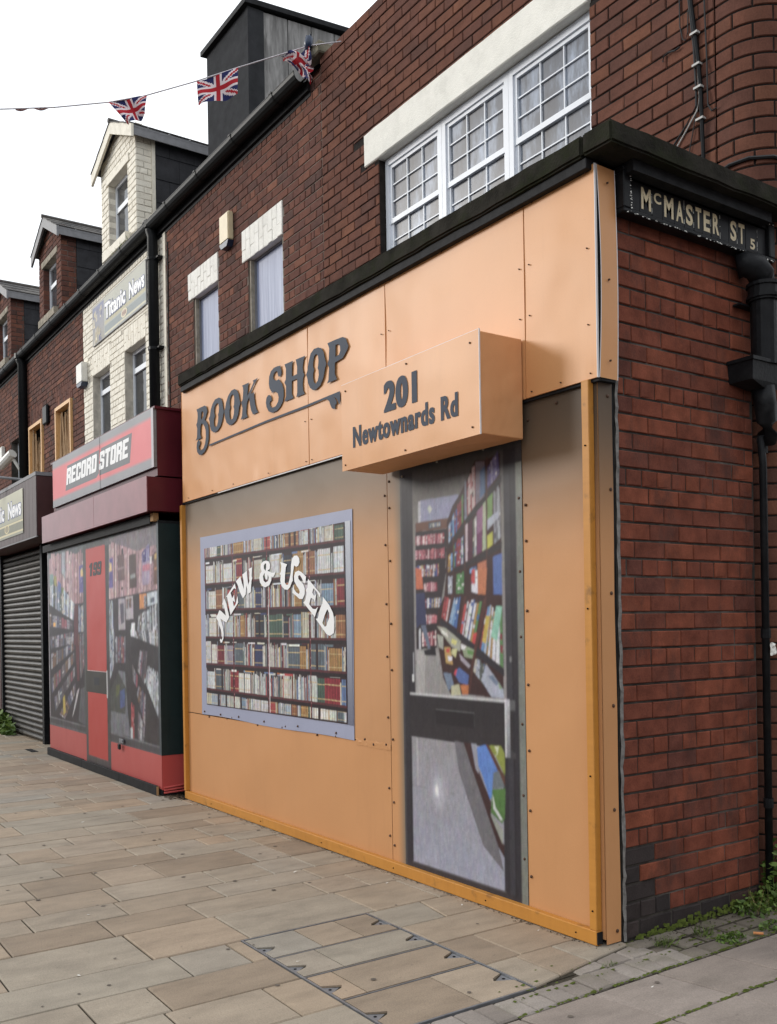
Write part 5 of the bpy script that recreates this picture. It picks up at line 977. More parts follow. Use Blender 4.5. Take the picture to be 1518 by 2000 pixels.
screws([(-1.54, 2.37), (-1.20, 2.405), (-0.80, 2.41)], -0.139, None, 0.007).build('screw', M['screw_pale'], db, kind='stuff')

mb = MB(); xs_ = [-2.10 + 0.39 * i / 40 for i in range(41)]
cz = lambda x: 0.752 - 0.004 * (x + 2.1) + 0.006 * mnoise.noise(Vector((x * 22, 1, 1)))
for i in range(40):
    for k in range(4):
        P = lambda x, k: (x, -0.1325 - 0.006 * abs(mnoise.noise(Vector((x * 26, k * 0.9, 3)))) * (1 - abs(k - 2) / 2.2), cz(x) + (k - 2) * 0.011)
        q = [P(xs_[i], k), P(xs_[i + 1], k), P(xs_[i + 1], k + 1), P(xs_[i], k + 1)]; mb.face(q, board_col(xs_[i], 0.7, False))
mb.build('seam_fold', M['print'], shop, smooth=True)
mb = MB(); mb.box(-1.5715, -0.5125, -0.1290, -0.118, 0.03, 2.415); mb.build('board', M['black_timber'], db)
# ================================================================== STREET NAME, RAINWATER PIPE
ss = thing('street_sign', 'black framed street name sign with cream letters reading McMASTER ST 5', 'sign', (0.03, 0.57, 3.37))
mb = MB(); mb.box(0.004, 0.046, -0.008, 1.152, 3.380, 3.580); mb.build('board', M['black_iron'], ss)
for (a, b, c, d) in ((-0.013, 1.159, 3.373, 3.394), (-0.013, 1.159, 3.562, 3.587), (-0.013, 0.040, 3.3942, 3.5618), (1.110, 1.159, 3.3942, 3.5618)):
    bev_box('frame', M['black_iron'], 0.0045, 0.074, a, b, c, d, ss, 0.005, 0.001, 8)
mb = MB(); mb.box(0.047, 0.060, 0.040, 1.11, 3.545, 3.5615); mb.build('moulding', M['black_iron'], ss)
yb = [0.043, 0.118, 0.206, 0.281, 0.369, 0.443, 0.515, 0.579, 0.649, 0.720, 0.792, 0.861, 0.931, 1.030, 1.105]; ch = [' ', 'M', 'C', 'M', 'A', 'S', 'T', 'E', 'R', ' ', 'S', 'T', '5', ' ']
M['tile_cream'] = plain('cream sign letter', (0.62, 0.52, 0.33), 0.45, 0.4, 0.12, 30); M['tile_black'] = plain('black glazed tile', (0.014, 0.014, 0.016), 0.45, 0.12, 0.3, 20)
mb_e = MB(); r_ = random.Random(9)
for i, c in enumerate(ch):
    a, b = yb[i] + 0.0012, yb[i + 1] - 0.0012; dx = 0.0525 + r_.uniform(-0.001, 0.001)
    tl = bev_box('letter_tile', M['tile_black'], 0.0462, dx, a, b, 3.404, 3.540, ss, 0.0015)
    if c == ' ': continue
    z0, z1, g = 3.424, 3.526, 0.011
    if c == 'C': z0, z1, g = 3.472, 3.524, 0.012
    if c == '5': z0, z1, g = 3.413, 3.468, 0.024; a += 0.012
    text('letter', c, a + g, b - g + 0.004, z0, z1, dx + 0.0008, M['tile_cream'], tl, 0.030, axis='y')
    if r_.random() < 0.7:
        for _ in range(4): z = r_.uniform(3.41, 3.52); h = r_.uniform(0.006, 0.04); mb_e.face([(dx + 0.0006, b - 0.002, z), (dx + 0.0006, b + 0.0008, z), (dx + 0.0006, b + 0.0004, z + h), (dx + 0.0006, b - 0.0012, z + h)])
for _ in range(150):                                      # chips along the frame edges
    k = r_.random(); y = r_.uniform(0.0, 1.15); s = r_.uniform(0.001, 0.005); z = 3.374 + r_.uniform(-.001, .004)
    if k < 0.2: z = 3.566 + r_.uniform(-.003, .004)
    if k > 0.8: y = 0.036 + r_.uniform(-0.004, 0.004); z = r_.uniform(3.38, 3.58)
    mb_e.face([(0.0748, y - s * 1.6, z - s * .4), (0.0748, y + s * 1.2, z - s * .5), (0.0748, y + s, z + s * .6), (0.0748, y - s, z + s * .4)])
mb_e.build('chipped_paint', M['white_plastic'], ss, kind='stuff')
dp = thing('rainwater_pipe', 'black iron rainwater pipe with swan neck and square hopper on the brick side wall', 'drainpipe', (0.09, 1.0, 2.3))
mb = MB(); mb.tube([(0.02, 0.90, 3.318), (0.055, 0.925, 3.325), (0.085, 0.965, 3.305), (0.098, 0.998, 3.262), (0.10, 1.008, 3.215)], 0.066, 16); mb.build('elbow', M['black_iron'], dp, smooth=True)
mb = MB()
for (z0, z1, r) in ((3.13, 3.225, 0.078), (3.205, 3.222, 0.087), (3.142, 3.158, 0.087)): mb.tube([(0.10, 1.008, z0), (0.10, 1.008, z1)], r, 18)
mb.build('collar', M['black_iron'], dp, smooth=False)
mb = MB(); mb.tube([(0.10, 1.008, 2.80), (0.10, 1.008, 3.14)], 0.066, 18); mb.build('pipe', M['black_iron'], dp, smooth=False)
mb = MB(); mb.box(0.002, 0.045, 0.885, 1.13, 3.112, 3.122); mb.build('bracket', M['black_iron'], dp)
mb = MB(); a, b = (0.0, 0.150, 0.835, 1.10), (0.0, 0.140, 0.845, 1.09)
mb.add([(a[0], a[2], 2.80), (a[1], a[2], 2.80), (a[1], a[3], 2.80), (a[0], a[3], 2.80), (b[0], b[2], 2.705), (b[1], b[2], 2.705), (b[1], b[3], 2.705), (b[0], b[3], 2.705), (0.04, 0.95, 2.675), (0.13, 0.95, 2.675), (0.13, 1.06, 2.675), (0.04, 1.06, 2.675)],
       [(4, 5, 1, 0), (5, 6, 2, 1), (6, 7, 3, 2), (7, 4, 0, 3), (8, 9, 5, 4), (9, 10, 6, 5), (10, 11, 7, 6), (11, 8, 4, 7), (0, 1, 2, 3)]); mb.box(-0.001, 0.157, 0.828, 1.107, 2.800, 2.818); mb.build('hopper', M['black_iron'], dp)
mb = MB(); mb.tube([(0.09, 1.005, 2.69), (0.095, 1.015, 2.60), (0.09, 1.04, 2.52), (0.07, 1.07, 2.46), (0.05, 1.085, 2.42)], [0.058, 0.056, 0.054, 0.052, 0.05], 14); mb.build('elbow', M['black_iron'], dp, smooth=True)
mb = MB(); mb.tube([(0.055, 1.03, 2.45), (0.045, 1.062, 2.3), (0.045, 1.062, 0.0)], 0.020, 10); mb.build('thin_pipe', M['black_iron'], dp, smooth=True)
mb = MB()
for z in (2.36, 1.39, 0.5): mb = MB(); mb.tube([(0.045, 1.062, z), (0.045, 1.062, z + 0.05)], 0.026, 10); mb.build('pipe_socket', M['black_iron'], dp)
# ================================================================== TERRACE HELPERS
def house_window(parent, x0, x1, z0, z1, y, rail, curtain=None, fw=0.045, mat='upvc', sill=True):
    mb = MB(); d = 0.05
    for q in ((x0, x0 + fw, z0, z1), (x1 - fw, x1, z0, z1), (x0 + fw, x1 - fw, z1 - fw, z1), (x0 + fw, x1 - fw, z0, z0 + fw)): mb.box(q[0], q[1], y, y + d, q[2], q[3])
    if rail: mb.box(x0 + fw, x1 - fw, y - 0.006, y + d, rail - 0.035, rail + 0.035)
    w = mb.build('window', M[mat], parent); zs_ = [z0 + fw, z1 - fw] if not rail else [z0 + fw, rail - 0.035, rail + 0.035, z1 - fw]
    for k in range(0, len(zs_), 2):
        mb = MB(); mb.box(x0 + fw + .001, x1 - fw - .001, y + 0.02, y + 0.026, zs_[k] + .001, zs_[k + 1] - .001); mb.build('pane', M[curtain or 'glass'], w)
    return w
def arch_bricks(parent, x0, x1, z0, z1, y, mat, n, rows=None):
    """soldier bricks of a flat arch, long and short pieces turn about"""
    mb = MB(); mb.box(x0, x1, y + 0.004, y + 0.11, z0, z1); mb.build('arch_core', mat, parent); w = (x1 - x0) / n
    for i in range(n):
        t = (0.0, 0.62, 1.0) if i % 2 else (0.0, 0.36, 1.0)
        for k in range(2):
            za, zb = lerp(z0, z1, t[k]), lerp(z0, z1, t[k + 1]); V, F = brick_geo(w - 0.005, zb - za - 0.005, 0.09, i % 6, 0.003); c = (x0 + w * (i + 0.5), y + rng.uniform(-.003, .001), (za + zb) / 2)
            mb = MB(); mb.add([(c[0] + x, c[1] + yy, c[2] + z) for x, yy, z in V], F); mb.build('arch_brick', mat, parent)
def gutter(parent, x0, x1, y=0.965, z=6.605):
    mb = MB(); n = 8
    for i in range(n):
        a0, a1 = math.pi + math.pi * i / n, math.pi + math.pi * (i + 1) / n; P = lambda x, a, r: (x, y + r * math.cos(a), z + r * math.sin(a) * 1.05)
        mb.face([P(x0, a0, .080), P(x0, a1, .080), P(x1, a1, .080), P(x1, a0, .080)]); mb.face([P(x0, a1, .072), P(x0, a0, .072), P(x1, a0, .072), P(x1, a1, .072)])
    mb.box(x0, x1, y - 0.082, y - 0.072, z - 0.002, z + 0.006); mb.box(x0, x1, y + 0.060, y + 0.070, z - 0.002, z + 0.006)
    g = mb.build('gutter', M['black_plastic'], parent, smooth=False); x = x0 + 0.4
    while x < x1 - 0.2:
        mb = MB(); n = 8
        for i in range(n):
            a0, a1 = math.pi + math.pi * i / n, math.pi + math.pi * (i + 1) / n
            mb.face([(x, y + .087 * math.cos(a0), z + .092 * math.sin(a0)), (x, y + .087 * math.cos(a1), z + .092 * math.sin(a1)), (x + .05, y + .087 * math.cos(a1), z + .092 * math.sin(a1)), (x + .05, y + .087 * math.cos(a0), z + .092 * math.sin(a0))])
        mb.box(x, x + 0.05, y - 0.091, y - 0.082, z - 0.004, z + 0.012); mb.build('gutter_joint', M['black_plastic'], g); x += 0.92
    mb = MB(); mb.box(x0, x1, y + 0.071, y + 0.100, z - 0.13, z + 0.02); mb.box(x0, x1, y + 0.100, y + 0.125, z - 0.17, z - 0.06); mb.build('eaves_board', M['black_timber'], parent)
def roof(parent, x0, x1, y0=1.03, z0=6.60, y1=4.9, z1=9.3):
    mb = MB(); n, m = 9, int((x1 - x0) / 0.35)
    for k in range(n):
        t0, t1 = k / n, (k + 1) / n; off = 0.17 * (k % 2)
        for i in range(m + 1):
            a, b = max(x0, x0 + i * 0.35 - off), min(x1, x0 + (i + 1) * 0.35 - off)
            if b - a < 0.02: continue
            mb.face([(a + .002, lerp(y0, y1, t0), lerp(z0, z1, t0) + 0.02), (b - .002, lerp(y0, y1, t0), lerp(z0, z1, t0) + 0.02), (b - .002, lerp(y0, y1, t1), lerp(z0, z1, t1)), (a + .002, lerp(y0, y1, t1), lerp(z0, z1, t1))])
    o = mb.build('roof', M['roof_slate'], parent); mb = MB(); mb.face([(x0, y0, z0 - 0.01), (x1, y0, z0 - 0.01), (x1, y1, z1 - 0.01), (x0, y1, z1 - 0.01)]); mb.face([(x0, y1, z1), (x1, y1, z1), (x1, 2 * y1 - y0, z0), (x0, 2 * y1 - y0, z0)]); mb.build('underlay', M['felt'], o)
def downpipe(label, x, y, z0, z1, r, cl=()):
    d = thing('downpipe', label, 'drainpipe', (x, y, z0), 'downpipes on the terrace'); mb = MB(); mb.tube([(x, 0.965, z1 + 0.12), (x, 0.968, z1 + 0.04), (x, y, z1 - 0.03), (x, y, z0)], r, 12); mb.build('pipe', M['black_plastic'], d, smooth=True)
    mb = MB(); mb.tube([(x, 0.965, z1 + 0.07), (x, 0.965, z1 + 0.16)], r * 1.25, 12); mb.build('outlet', M['black_plastic'], d)
    for z in cl: mb = MB(); mb.tube([(x, y, z), (x, y, z + 0.035)], r * 1.15, 12); mb.box(x + r * 0.6, x + 0.17, y, YF + 0.01, z + 0.006, z + 0.026); mb.build('pipe_clip', M['black_plastic'], d)
    return d
def wire_box(name, label, x0, x1, z0, z1, mats, y=YF, depth=0.07, foot=True, group=None):
    a = thing(name, label, 'alarm box', ((x0 + x1) / 2, y - depth / 2, z0), group); zf = lerp(z0, z1, 0.16)
    if foot:
        mb = MB(); m_ = (x0 + x1) / 2
        mb.add([(x0, y, zf), (x1, y, zf), (x1, y - depth, zf), (x0, y - depth, zf), (lerp(x0, x1, .2), y, z0), (lerp(x0, x1, .8), y, z0), (lerp(x0, x1, .8), y - depth, z0), (lerp(x0, x1, .2), y - depth, z0)], [(0, 3, 7, 4), (3, 2, 6, 7), (2, 1, 5, 6), (4, 7, 6, 5)]); mb.build('strobe', M[mats[1]], a)
    bev_box('cover', M[mats[0]], x0, x1, y - depth, y - 0.002, zf + 0.0005, z1, a, 0.012, seg=2)
    return a
def dormer(parent, xa, xb, z_eave, z_apex, brick, mortar, trim, edge_in=0.26, seed=1, sillm='sill', bw=0.30):
    """wall dormer: brick gable flush with the front, slate cheek, small slate roof"""
    zb = 6.35; xm = (xa + xb) / 2; yb = 3.6; d = link(bpy.data.objects.new('dormer', None), parent, (xm, 1.2, zb)); d.empty_display_size = .1
    ow = (xa + bw, xb - bw, 6.93, z_eave - 0.36)
    rc = courses(xa, xb, zb, z_eave + 0.06, 'garden', [ow], seed=seed)
    zz = z_eave + 0.06
    while zz < z_apex - 0.20:
        k = (zz + CH - z_eave + 0.04) / (z_apex - z_eave); rc += courses(lerp(xa + 0.03, xm, k), lerp(xb - 0.03, xm, k), zz, zz + CH, 'running', [(ow[0], ow[1], zb, ow[3])], zbase=zz - CH * round(zz * 3 % 2), seed=seed); zz += CH
    lay(d, rc, (0, 1.10, 0), (1, 0, 0), brick, 0, 0.10)
    lay(d, courses(0.0, edge_in, zb, z_eave, 'garden', seed=seed + 3), (xb - 0.001, 1.103, 0), (0, 1, 0), brick, 0, 0.05)
    mb = MB(); y0 = 1.107
    for (p, q, a, b) in ((xa + .004, ow[0] - .006, zb, z_eave), (ow[1] + .006, xb - .006, zb, z_eave), (ow[0] - .006, ow[1] + .006, zb, ow[2])): mb.box(p, q, y0, y0 + 0.12, a, b)
    mb.face([(xa + .004, y0, z_eave), (xb - .006, y0, z_eave), (xm, y0, z_apex - .06)]); mb.box(ow[0] - .006, ow[1] + .006, y0, y0 + 0.12, ow[3] + 0.005, z_eave + 0.02)
    mb.box(xb - 0.03, xb - 0.007, y0 + 0.12, 1.36, zb, z_eave); mb.build('gable_wall', mortar, d)
    mb = MB(); n = 6                                     # slate cheek
    yc = 1.103 + edge_in
    for k in range(n):
        z0, z1 = zb + (z_eave - zb) * k / n, zb + (z_eave - zb) * (k + 1) / n; x = yc - 0.14 * (k % 2)
        while x < yb:
            a, b = max(x, yc), min(x + 0.36, yb); x += 0.36
            if b - a > 0.03: mb.face([(xb + 0.012, a + .002, z0 - 0.0), (xb + 0.012, b - .002, z0), (xb + 0.004, b - .002, z1 - .003), (xb + 0.004, a + .002, z1 - .003)])
    mb.build('cheek_slate', M['slate'], d, kind='stuff'); mb = MB(); mb.face([(xb, yc, zb), (xb, yb, zb), (xb, yb, z_eave), (xb, yc, z_eave)]); mb.build('cheek', M['void'], d); mb = MB(); mb.face([(xa, yb, zb), (xa, 1.15, zb), (xa, 1.15, z_eave), (xa, yb, z_eave)]); mb.build('cheek', M['void'], d)
    if trim == 'cream_trim': mb = MB(); mb.box(xb - .002, xb + 0.020, yc - 0.035, yc + 0.012, zb, z_eave); mb.build('corner_trim', M['cream_trim'], d)
    # roof slopes, ridge, barge boards
    oh, yo = 0.13, 0.985; sl = (z_apex - z_eave) / ((xb - xa) / 2); mb = MB()
    for s in (-1, 1):
        xe = xm + s * ((xb - xa) / 2 + oh); ze = z_eave - oh * sl
        for k in range(3):
            t0, t1 = k / 3, (k + 1) / 3; y = yo - 0.12 * (k % 2)
            while y < yb + 0.6:
                a, b = max(y, yo), min(y + 0.30, yb + 0.6); y += 0.30
                if b - a < 0.03: continue
                p = [(lerp(xe, xm, t0), a + .002, lerp(ze, z_apex, t0) + 0.03), (lerp(xe, xm, t0), b - .002, lerp(ze, z_apex, t0) + 0.03), (lerp(xe, xm, t1), b - .002, lerp(ze, z_apex, t1) + 0.018), (lerp(xe, xm, t1), a + .002, lerp(ze, z_apex, t1) + 0.018)]
                q = [(v[0], v[1], v[2] - 0.014) for v in p]; mb.add(p + q, [(0, 1, 2, 3), (3, 2, 1, 0), (4, 0, 3, 7), (5, 4, 0, 1)] if s < 0 else [(0, 1, 2, 3), (0, 3, 7, 4), (4, 0, 1, 5)])
    mb.build('dormer_slates', M['roof_slate'], d, kind='stuff')
    mb = MB(); mb.tube([(xm, yo - 0.01, z_apex + 0.03), (xm, yb + 0.6, z_apex + 0.03)], 0.035, 8); mb.build('ridge', M['roof_slate'], d)
    for s in (-1, 1):
        xe = xm + s * ((xb - xa) / 2 + oh); ze = z_eave - oh * sl; mb = MB(); w = 0.155
        p = [(xe, ze - w), (xe, ze + 0.012), (xm, z_apex + 0.012), (xm, z_apex - w)]
        if s > 0: p = p[::-1]
        mb.add([(x, yo + 0.012, z) for x, z in p] + [(x, yo + 0.045, z) for x, z in p], [(3, 2, 1, 0), (4, 5, 6, 7), (0, 1, 5, 4), (1, 2, 6, 5), (2, 3, 7, 6), (3, 0, 4, 7)]); mb.build('barge_board', M[trim], d)
    xe = xm + (xb - xa) / 2 + oh; ze = z_eave - oh * sl
    mb = MB(); mb.box(xb + 0.001, xe - 0.01, yo + 0.046, yb + 0.4, ze - 0.02, ze + 0.012); mb.box(xe - 0.03, xe - 0.012, yo + 0.046, yb + 0.5, ze - 0.12, ze - 0.02); mb.build('soffit', M['grey_trim'], d)
    bev_box('sill', M[sillm], ow[0] - 0.10, ow[1] + 0.10, 1.02, 1.20, ow[2] - 0.13, ow[2], d, 0.006)
    bev_box('lintel', M[sillm], ow[0] - 0.09, ow[1] + 0.09, 1.085, 1.20, ow[3] + 0.001, ow[3] + 0.11, d, 0.005)
    y = 1.20; fw = 0.05; mb = MB(); z0, z1, x0, x1 = ow[2], ow[3], ow[0], ow[1]; rail = lerp(z0, z1, 0.62)
    for q in ((x0, x0 + fw, z0, z1), (x1 - fw, x1, z0, z1), (x0 + fw, x1 - fw, z1 - fw, z1), (x0 + fw, x1 - fw, z0, z0 + fw), (x0 + fw, x1 - fw, rail - .035, rail + .035)): mb.box(q[0], q[1], y, y + 0.05, q[2], q[3])
    mb.build('window_frame', M['upvc'], d)
    for (a, b) in ((z0 + fw, rail - .035), (rail + .035, z1 - fw)): mb = MB(); mb.box(x0 + fw + .001, x1 - fw - .001, y + .02, y + .026, a + .001, b - .001); mb.build('pane', M['glass'], d)
    return d
# ================================================================== TERRACE HOUSE NEXT TO THE CORNER
XT0, XT1 = -8.235, -4.42
ter = thing('terrace_house', 'older brick terrace house with two white painted flat arches and lilac net curtains', 'house', (-6.3, 2.8, 0))
wa = [(-6.085, -5.190, 5.352, 5.690), (-7.535, -6.700, 5.372, 5.690)]; wo = [(-5.965, -5.205, 4.22, 5.352), (-7.410, -6.725, 4.22, 5.372)]
ops = wa + wo
lay(ter, courses(XT0, XT1, 3.3, 6.62, 'garden', ops, seed=5), (0, YF, 0), (1, 0, 0), M['brick_old'], 276, hide=lambda c: c.z < 3.9 or (c.z < 4.15 and c.x > -6.5))
core(ter, M['mortar_light'], XT0, XT1, 0.0, 6.62, (0, YF, 0), (1, 0, 0), ops, back=0.007)
for a in wa: arch_bricks(ter, a[0] + .002, a[1] - .002, a[2] + .002, a[3] - .002, YF - 0.010, M['brick_white'], 9)
for o in wo:
    mb = MB(); mb.box(o[0] + .002, o[0] + 0.03, YF + 0.02, YF + 0.16, o[2], o[3] - .002); mb.box(o[1] - 0.03, o[1] - .002, YF + 0.02, YF + 0.16, o[2], o[3] - .002); mb.build('window_jamb', M['sill'], ter)
    house_window(ter, o[0] + 0.031, o[1] - 0.031, o[2], o[3] - 0.002, YF + 0.06, None, 'curtain', 0.016, 'grey_trim')
gutter(ter, XT0, -4.60); roof(ter, XT0, XT1)
bev_box('cap_stone', M['stone_cap'], -4.61, -4.33, 1.0, 1.60, 6.695, 6.80, ter, 0.012, 0.006, 6)
rb = link(bpy.data.objects.new('roof_box', None), ter, (-7.1, 2.4, 6.7)); y0, y1, x0, x1, z0 = 1.50, 3.30, -7.875, -6.740, 6.55
mb = MB(); mb.face([(x0, y0, z0), (x1, y0, z0), (x1, y0, 8.60), (x0, y0, 8.60)]); mb.face([(x0, y1, z0), (x0, y0, z0), (x0, y0, 8.60), (x0, y1, 8.75)]); mb.build('front_face', M['felt'], rb)
mb = MB(); mb.box(x1 - 0.05, x1 + 0.012, y0 - 0.004, y0 + 0.20, z0, 8.60); mb.build('corner_board', M['felt'], rb)
mb = MB(); n = 5
for i in range(n): a, b = y0 + 0.20 + (y1 - y0 - 0.2) * i / n, y0 + 0.20 + (y1 - y0 - 0.2) * (i + 1) / n; mb.face([(x1, a + .004, z0), (x1, b - .004, z0), (x1, b - .004, 8.60 + 0.12 * (i + 1) / n), (x1, a + .004, 8.60 + 0.12 * i / n)])
mb.build('side_face', M['felt_light'], rb)
mb = MB(); mb.add([(x0 - 0.06, y0 - 0.06, 8.60), (x1 + 0.06, y0 - 0.06, 8.60), (x1 + 0.06, y1, 8.76), (x0 - 0.06, y1, 8.76), (x0 - 0.06, y0 - 0.06, 8.66), (x1 + 0.06, y0 - 0.06, 8.66), (x1 + 0.06, y1, 8.82), (x0 - 0.06, y1, 8.82)], [(0, 3, 2, 1), (4, 5, 6, 7), (0, 1, 5, 4), (1, 2, 6, 5), (3, 0, 4, 7)]); mb.build('roof_edge', M['black_timber'], rb)
wire_box('alarm_box', 'ivory alarm box with navy foot between the two white arches', -6.515, -6.285, 5.615, 5.985, ('ivory', 'navy'), group='alarm boxes on the terrace walls')
downpipe('long black downpipe at the joint of the cream and red brick houses', -8.475, 0.99, 3.40, 6.48, 0.068, (6.15, 5.02))
mb = MB(); mb.tube([(-8.16, YF - 0.008, 6.3), (-8.17, YF - 0.008, 5.2), (-8.15, YF - 0.008, 4.2), (-8.15, YF - 0.008, 3.45)], 0.008, 5); tag(mb.build('wall_cable', M['cable'], None), 'thin black cable running down the brick beside the long downpipe', 'cable')
# ================================================================== CREAM HOUSE
XW0 = -11.69
cre = thing('cream_house', 'cream painted brick house with gabled dormer and two tall windows', 'house', (-9.9, 2.8, 0))
wo = [(-9.815, -9.000, 4.0, 5.352), (-11.245, -10.455, 4.0, 5.330)]; wa = [(-9.83, -8.985, 5.352, 5.655), (-11.26, -10.44, 5.330, 5.640)]
lay(cre, courses(XW0, XT0 - .004, 3.2, 6.62, 'garden', wo + wa, seed=8), (0, YF, 0), (1, 0, 0), M['brick_cream'], 270, hide=lambda c: c.z < 3.55)
core(cre, M['mortar_cream'], XW0, XT0 - .004, 0.0, 6.62, (0, YF, 0), (1, 0, 0), wo + wa, back=0.006)
for a, o in zip(wa, wo):
    arch_bricks(cre, a[0] + .002, a[1] - .002, a[2] + .002, a[3] - .002, YF, M['brick_cream'], 9)
    house_window(cre, o[0] + .002, o[1] - .002, o[2], o[3] - .002, YF + 0.115, 5.07)
gutter(cre, XW0, XT0); roof(cre, XW0, XT0)
dormer(cre, -10.80, -9.33, 8.27, 8.61, M['brick_cream'], M['mortar_cream'], 'cream_trim', 0.25, 4, 'cream_trim', 0.34)
mb = MB(); mb.box(-8.325, -8.238, YF - 0.012, YF - 0.001, 3.4, 6.45); mb.build('painted_strip', M['cream_trim'], cre)
wire_box('alarm_box', 'round white alarm box with dark foot at the left edge of the cream house', -11.75, -11.46, 5.24, 5.60, ('white_plastic', 'navy'), depth=0.10, group='alarm boxes on the terrace walls')
sg = thing('news_sign', 'weathered Titanic News board with picture strip on the cream house wall', 'sign', (-10.0, YF - 0.02, 5.74))
mb = MB(); mb.box(-11.135, -8.885, YF - 0.022, YF - 0.004, 5.742, 6.325); mb.build('board', M['grey_trim'], sg)
Ls = [rect((186, 186, 172), -11.125, -8.895, 5.752, 6.315, (150, 156, 152)), rect((120, 126, 160), -11.12, -10.60, 5.755, 6.30, (150, 146, 130)), rect((178, 172, 140), -10.575, -8.90, 5.92, 5.97), rect((128, 138, 140), -10.575, -8.90, 5.80, 5.90), rect((200, 196, 170), -10.575, -8.90, 5.77, 5.80)]
r_ = random.Random(4)
for _ in range(26): x, z = r_.uniform(-11.09, -10.68), r_.uniform(5.77, 6.22); s = r_.uniform(0.015, 0.05); Ls.append((srgb(r_.choice(['c8bc94', 'a89c80', 'b8b0a0', '585c80', 'd8ccac', '70748c'])), [(x - s, z - s * 1.2), (x + s, z - s), (x + s * .8, z + s * 1.3), (x - s * .7, z + s)]))
Ls.append((srgb((225, 215, 180)), [(-9.735 + 0.125 * math.cos(t * .524), 5.865 + 0.062 * math.sin(t * .524)) for t in range(12)])); Ls.append((srgb((190, 170, 150)), [(-9.735 + 0.105 * math.cos(t * .524), 5.865 + 0.047 * math.sin(t * .524)) for t in range(12)]))
for k in (-1, 0, 1): Ls.append(rect((130, 90, 80), -9.735 + k * 0.05 - 0.018, -9.735 + k * 0.05 + 0.018, 5.842, 5.888))
print_mesh('sign_face', Ls, YF - 0.0225, sg, M['print'])
M['letter_blue'] = plain('blue letter outline', srgb((92, 104, 150)), 0.5)
for (w, a, b, z0, z1) in (('Titanic', -10.545, -9.66, 5.985, 6.215), ('News', -9.51, -8.93, 5.985, 6.200)):
    text('lettering_outline', w, a - 0.012, b + 0.012, z0 - 0.014, z1 + 0.012, YF - 0.0265, M['letter_blue'], sg, 0.075); text('lettering', w, a, b, z0, z1, YF - 0.028, M['letter_white'], sg, 0.038)
leaf_clump('gutter_weed', 'grass and weeds growing in the gutter under the cream dormer', 'weeds', (-9.45, 0.99, 6.60), 0.45, 0.04, 0.16, 160, M['grass'], 0.05, blades=True)
# ================================================================== BRICK HOUSES FARTHER LEFT
far = thing('brick_house', 'red brick house with boarded branch-filled windows beyond the cream house', 'house', (-13.4, 2.8, 0), 'red brick houses down the terrace')
XB0 = -15.19
wo = [(-13.216, -12.311, 3.4, 5.235), (-14.955, -14.058, 3.4, 5.235)]; wa = [(-13.24, -12.29, 5.235, 5.53), (-14.97, -14.04, 5.235, 5.53)]
lay(far, courses(XB0, XW0 - .004, 3.0, 6.62, 'garden', wo + wa, seed=12), (0, YF, 0), (1, 0, 0), M['brick_old'], 60, hide=lambda c: c.x < -12.6 or c.z < 4.4)
core(far, M['mortar_grey'], XB0, XW0 - .004, 0, 6.62, (0, YF, 0), (1, 0, 0), wo + wa, back=0.007)
r_ = random.Random(6)
for a, o in zip(wa, wo):
    arch_bricks(far, a[0], a[1], a[2], a[3], YF, M['brick_old'], 9)
    mb = MB(); f_ = 0.06
    for q in ((o[0], o[0] + f_, o[2], o[3]), (o[1] - f_, o[1], o[2], o[3]), (o[0] + f_, o[1] - f_, o[3] - f_, o[3])): mb.box(q[0] + .002, q[1] - .002, YF - 0.035, YF + 0.09, q[2], q[3] - .002)
    w = mb.build('window_frame', M['pale_wood'], far)
    mb = MB(); mb.box(o[0] + .01, o[1] - .01, YF + 0.17, YF + 0.18, o[2], o[3]); mb.build('dark_back', M['dark_inside'], w)
    mb = MB()
    for i in range(34):
        x = r_.uniform(o[0] + 0.09, o[1] - 0.09); x2 = min(max(x + r_.gauss(0, 0.12), o[0] + .08), o[1] - .08); zt_ = o[3] - 0.08 - (abs(r_.gauss(0, 0.35)) if o[0] < -14 else r_.random() * 0.1); y = YF + r_.uniform(0.0, 0.13)
        mb.tube([(x, y, 3.4), (lerp(x, x2, .5) + r_.gauss(0, .02), y, lerp(3.4, zt_, .55)), (x2, y + r_.gauss(0, .01), zt_)], [0.019, 0.016, 0.009], 5)
    mb.build('branches', M['branch'], w, kind='stuff')
gutter(far, XB0, XW0); roof(far, XB0, XW0); dormer(far, -14.30, -12.91, 8.21, 8.57, M['brick_old'], M['mortar_grey'], 'grey_trim', 0.25, 7)
bev_box('air_vent', M['black_plastic'], -13.90, -13.63, YF - 0.06, YF - 0.002, 5.075, 5.40, far, 0.02)
downpipe('black downpipe between the two farther red brick houses', -15.17, 1.0, 3.2, 6.46, 0.085)
far2 = thing('brick_house', 'farthest red brick house at the left edge with a deep window reveal', 'house', (-17.2, 2.8, 0), 'red brick houses down the terrace'); XC0 = -19.4; wo = [(-16.44, -15.74, 3.6, 5.21)]
lay(far2, courses(XC0, XB0 - .004, 3.0, 6.62, 'garden', wo, seed=14), (0, YF, 0), (1, 0, 0), M['brick_old'], 0)
core(far2, M['mortar_grey'], XC0, XB0 - .004, 0, 6.62, (0, YF, 0), (1, 0, 0), wo, back=0.007); house_window(far2, -16.438, -15.742, 3.6, 5.208, YF + 0.13, 4.9)
gutter(far2, XC0, XB0); roof(far2, XC0, XB0); dormer(far2, -17.85, -16.42, 8.21, 8.57, M['brick_old'], M['mortar_grey'], 'grey_trim', 0.25, 9)
wire_box('alarm_box', 'white alarm box on the farthest brick house at the left edge', -17.15, -16.92, 4.88, 5.22, ('white_plastic', 'ivory'), group='alarm boxes on the terrace walls')
sc_ = thing('security_camera', 'grey security camera on a bracket above the shuttered shop', 'camera', (-15.6, 0.9, 4.6))
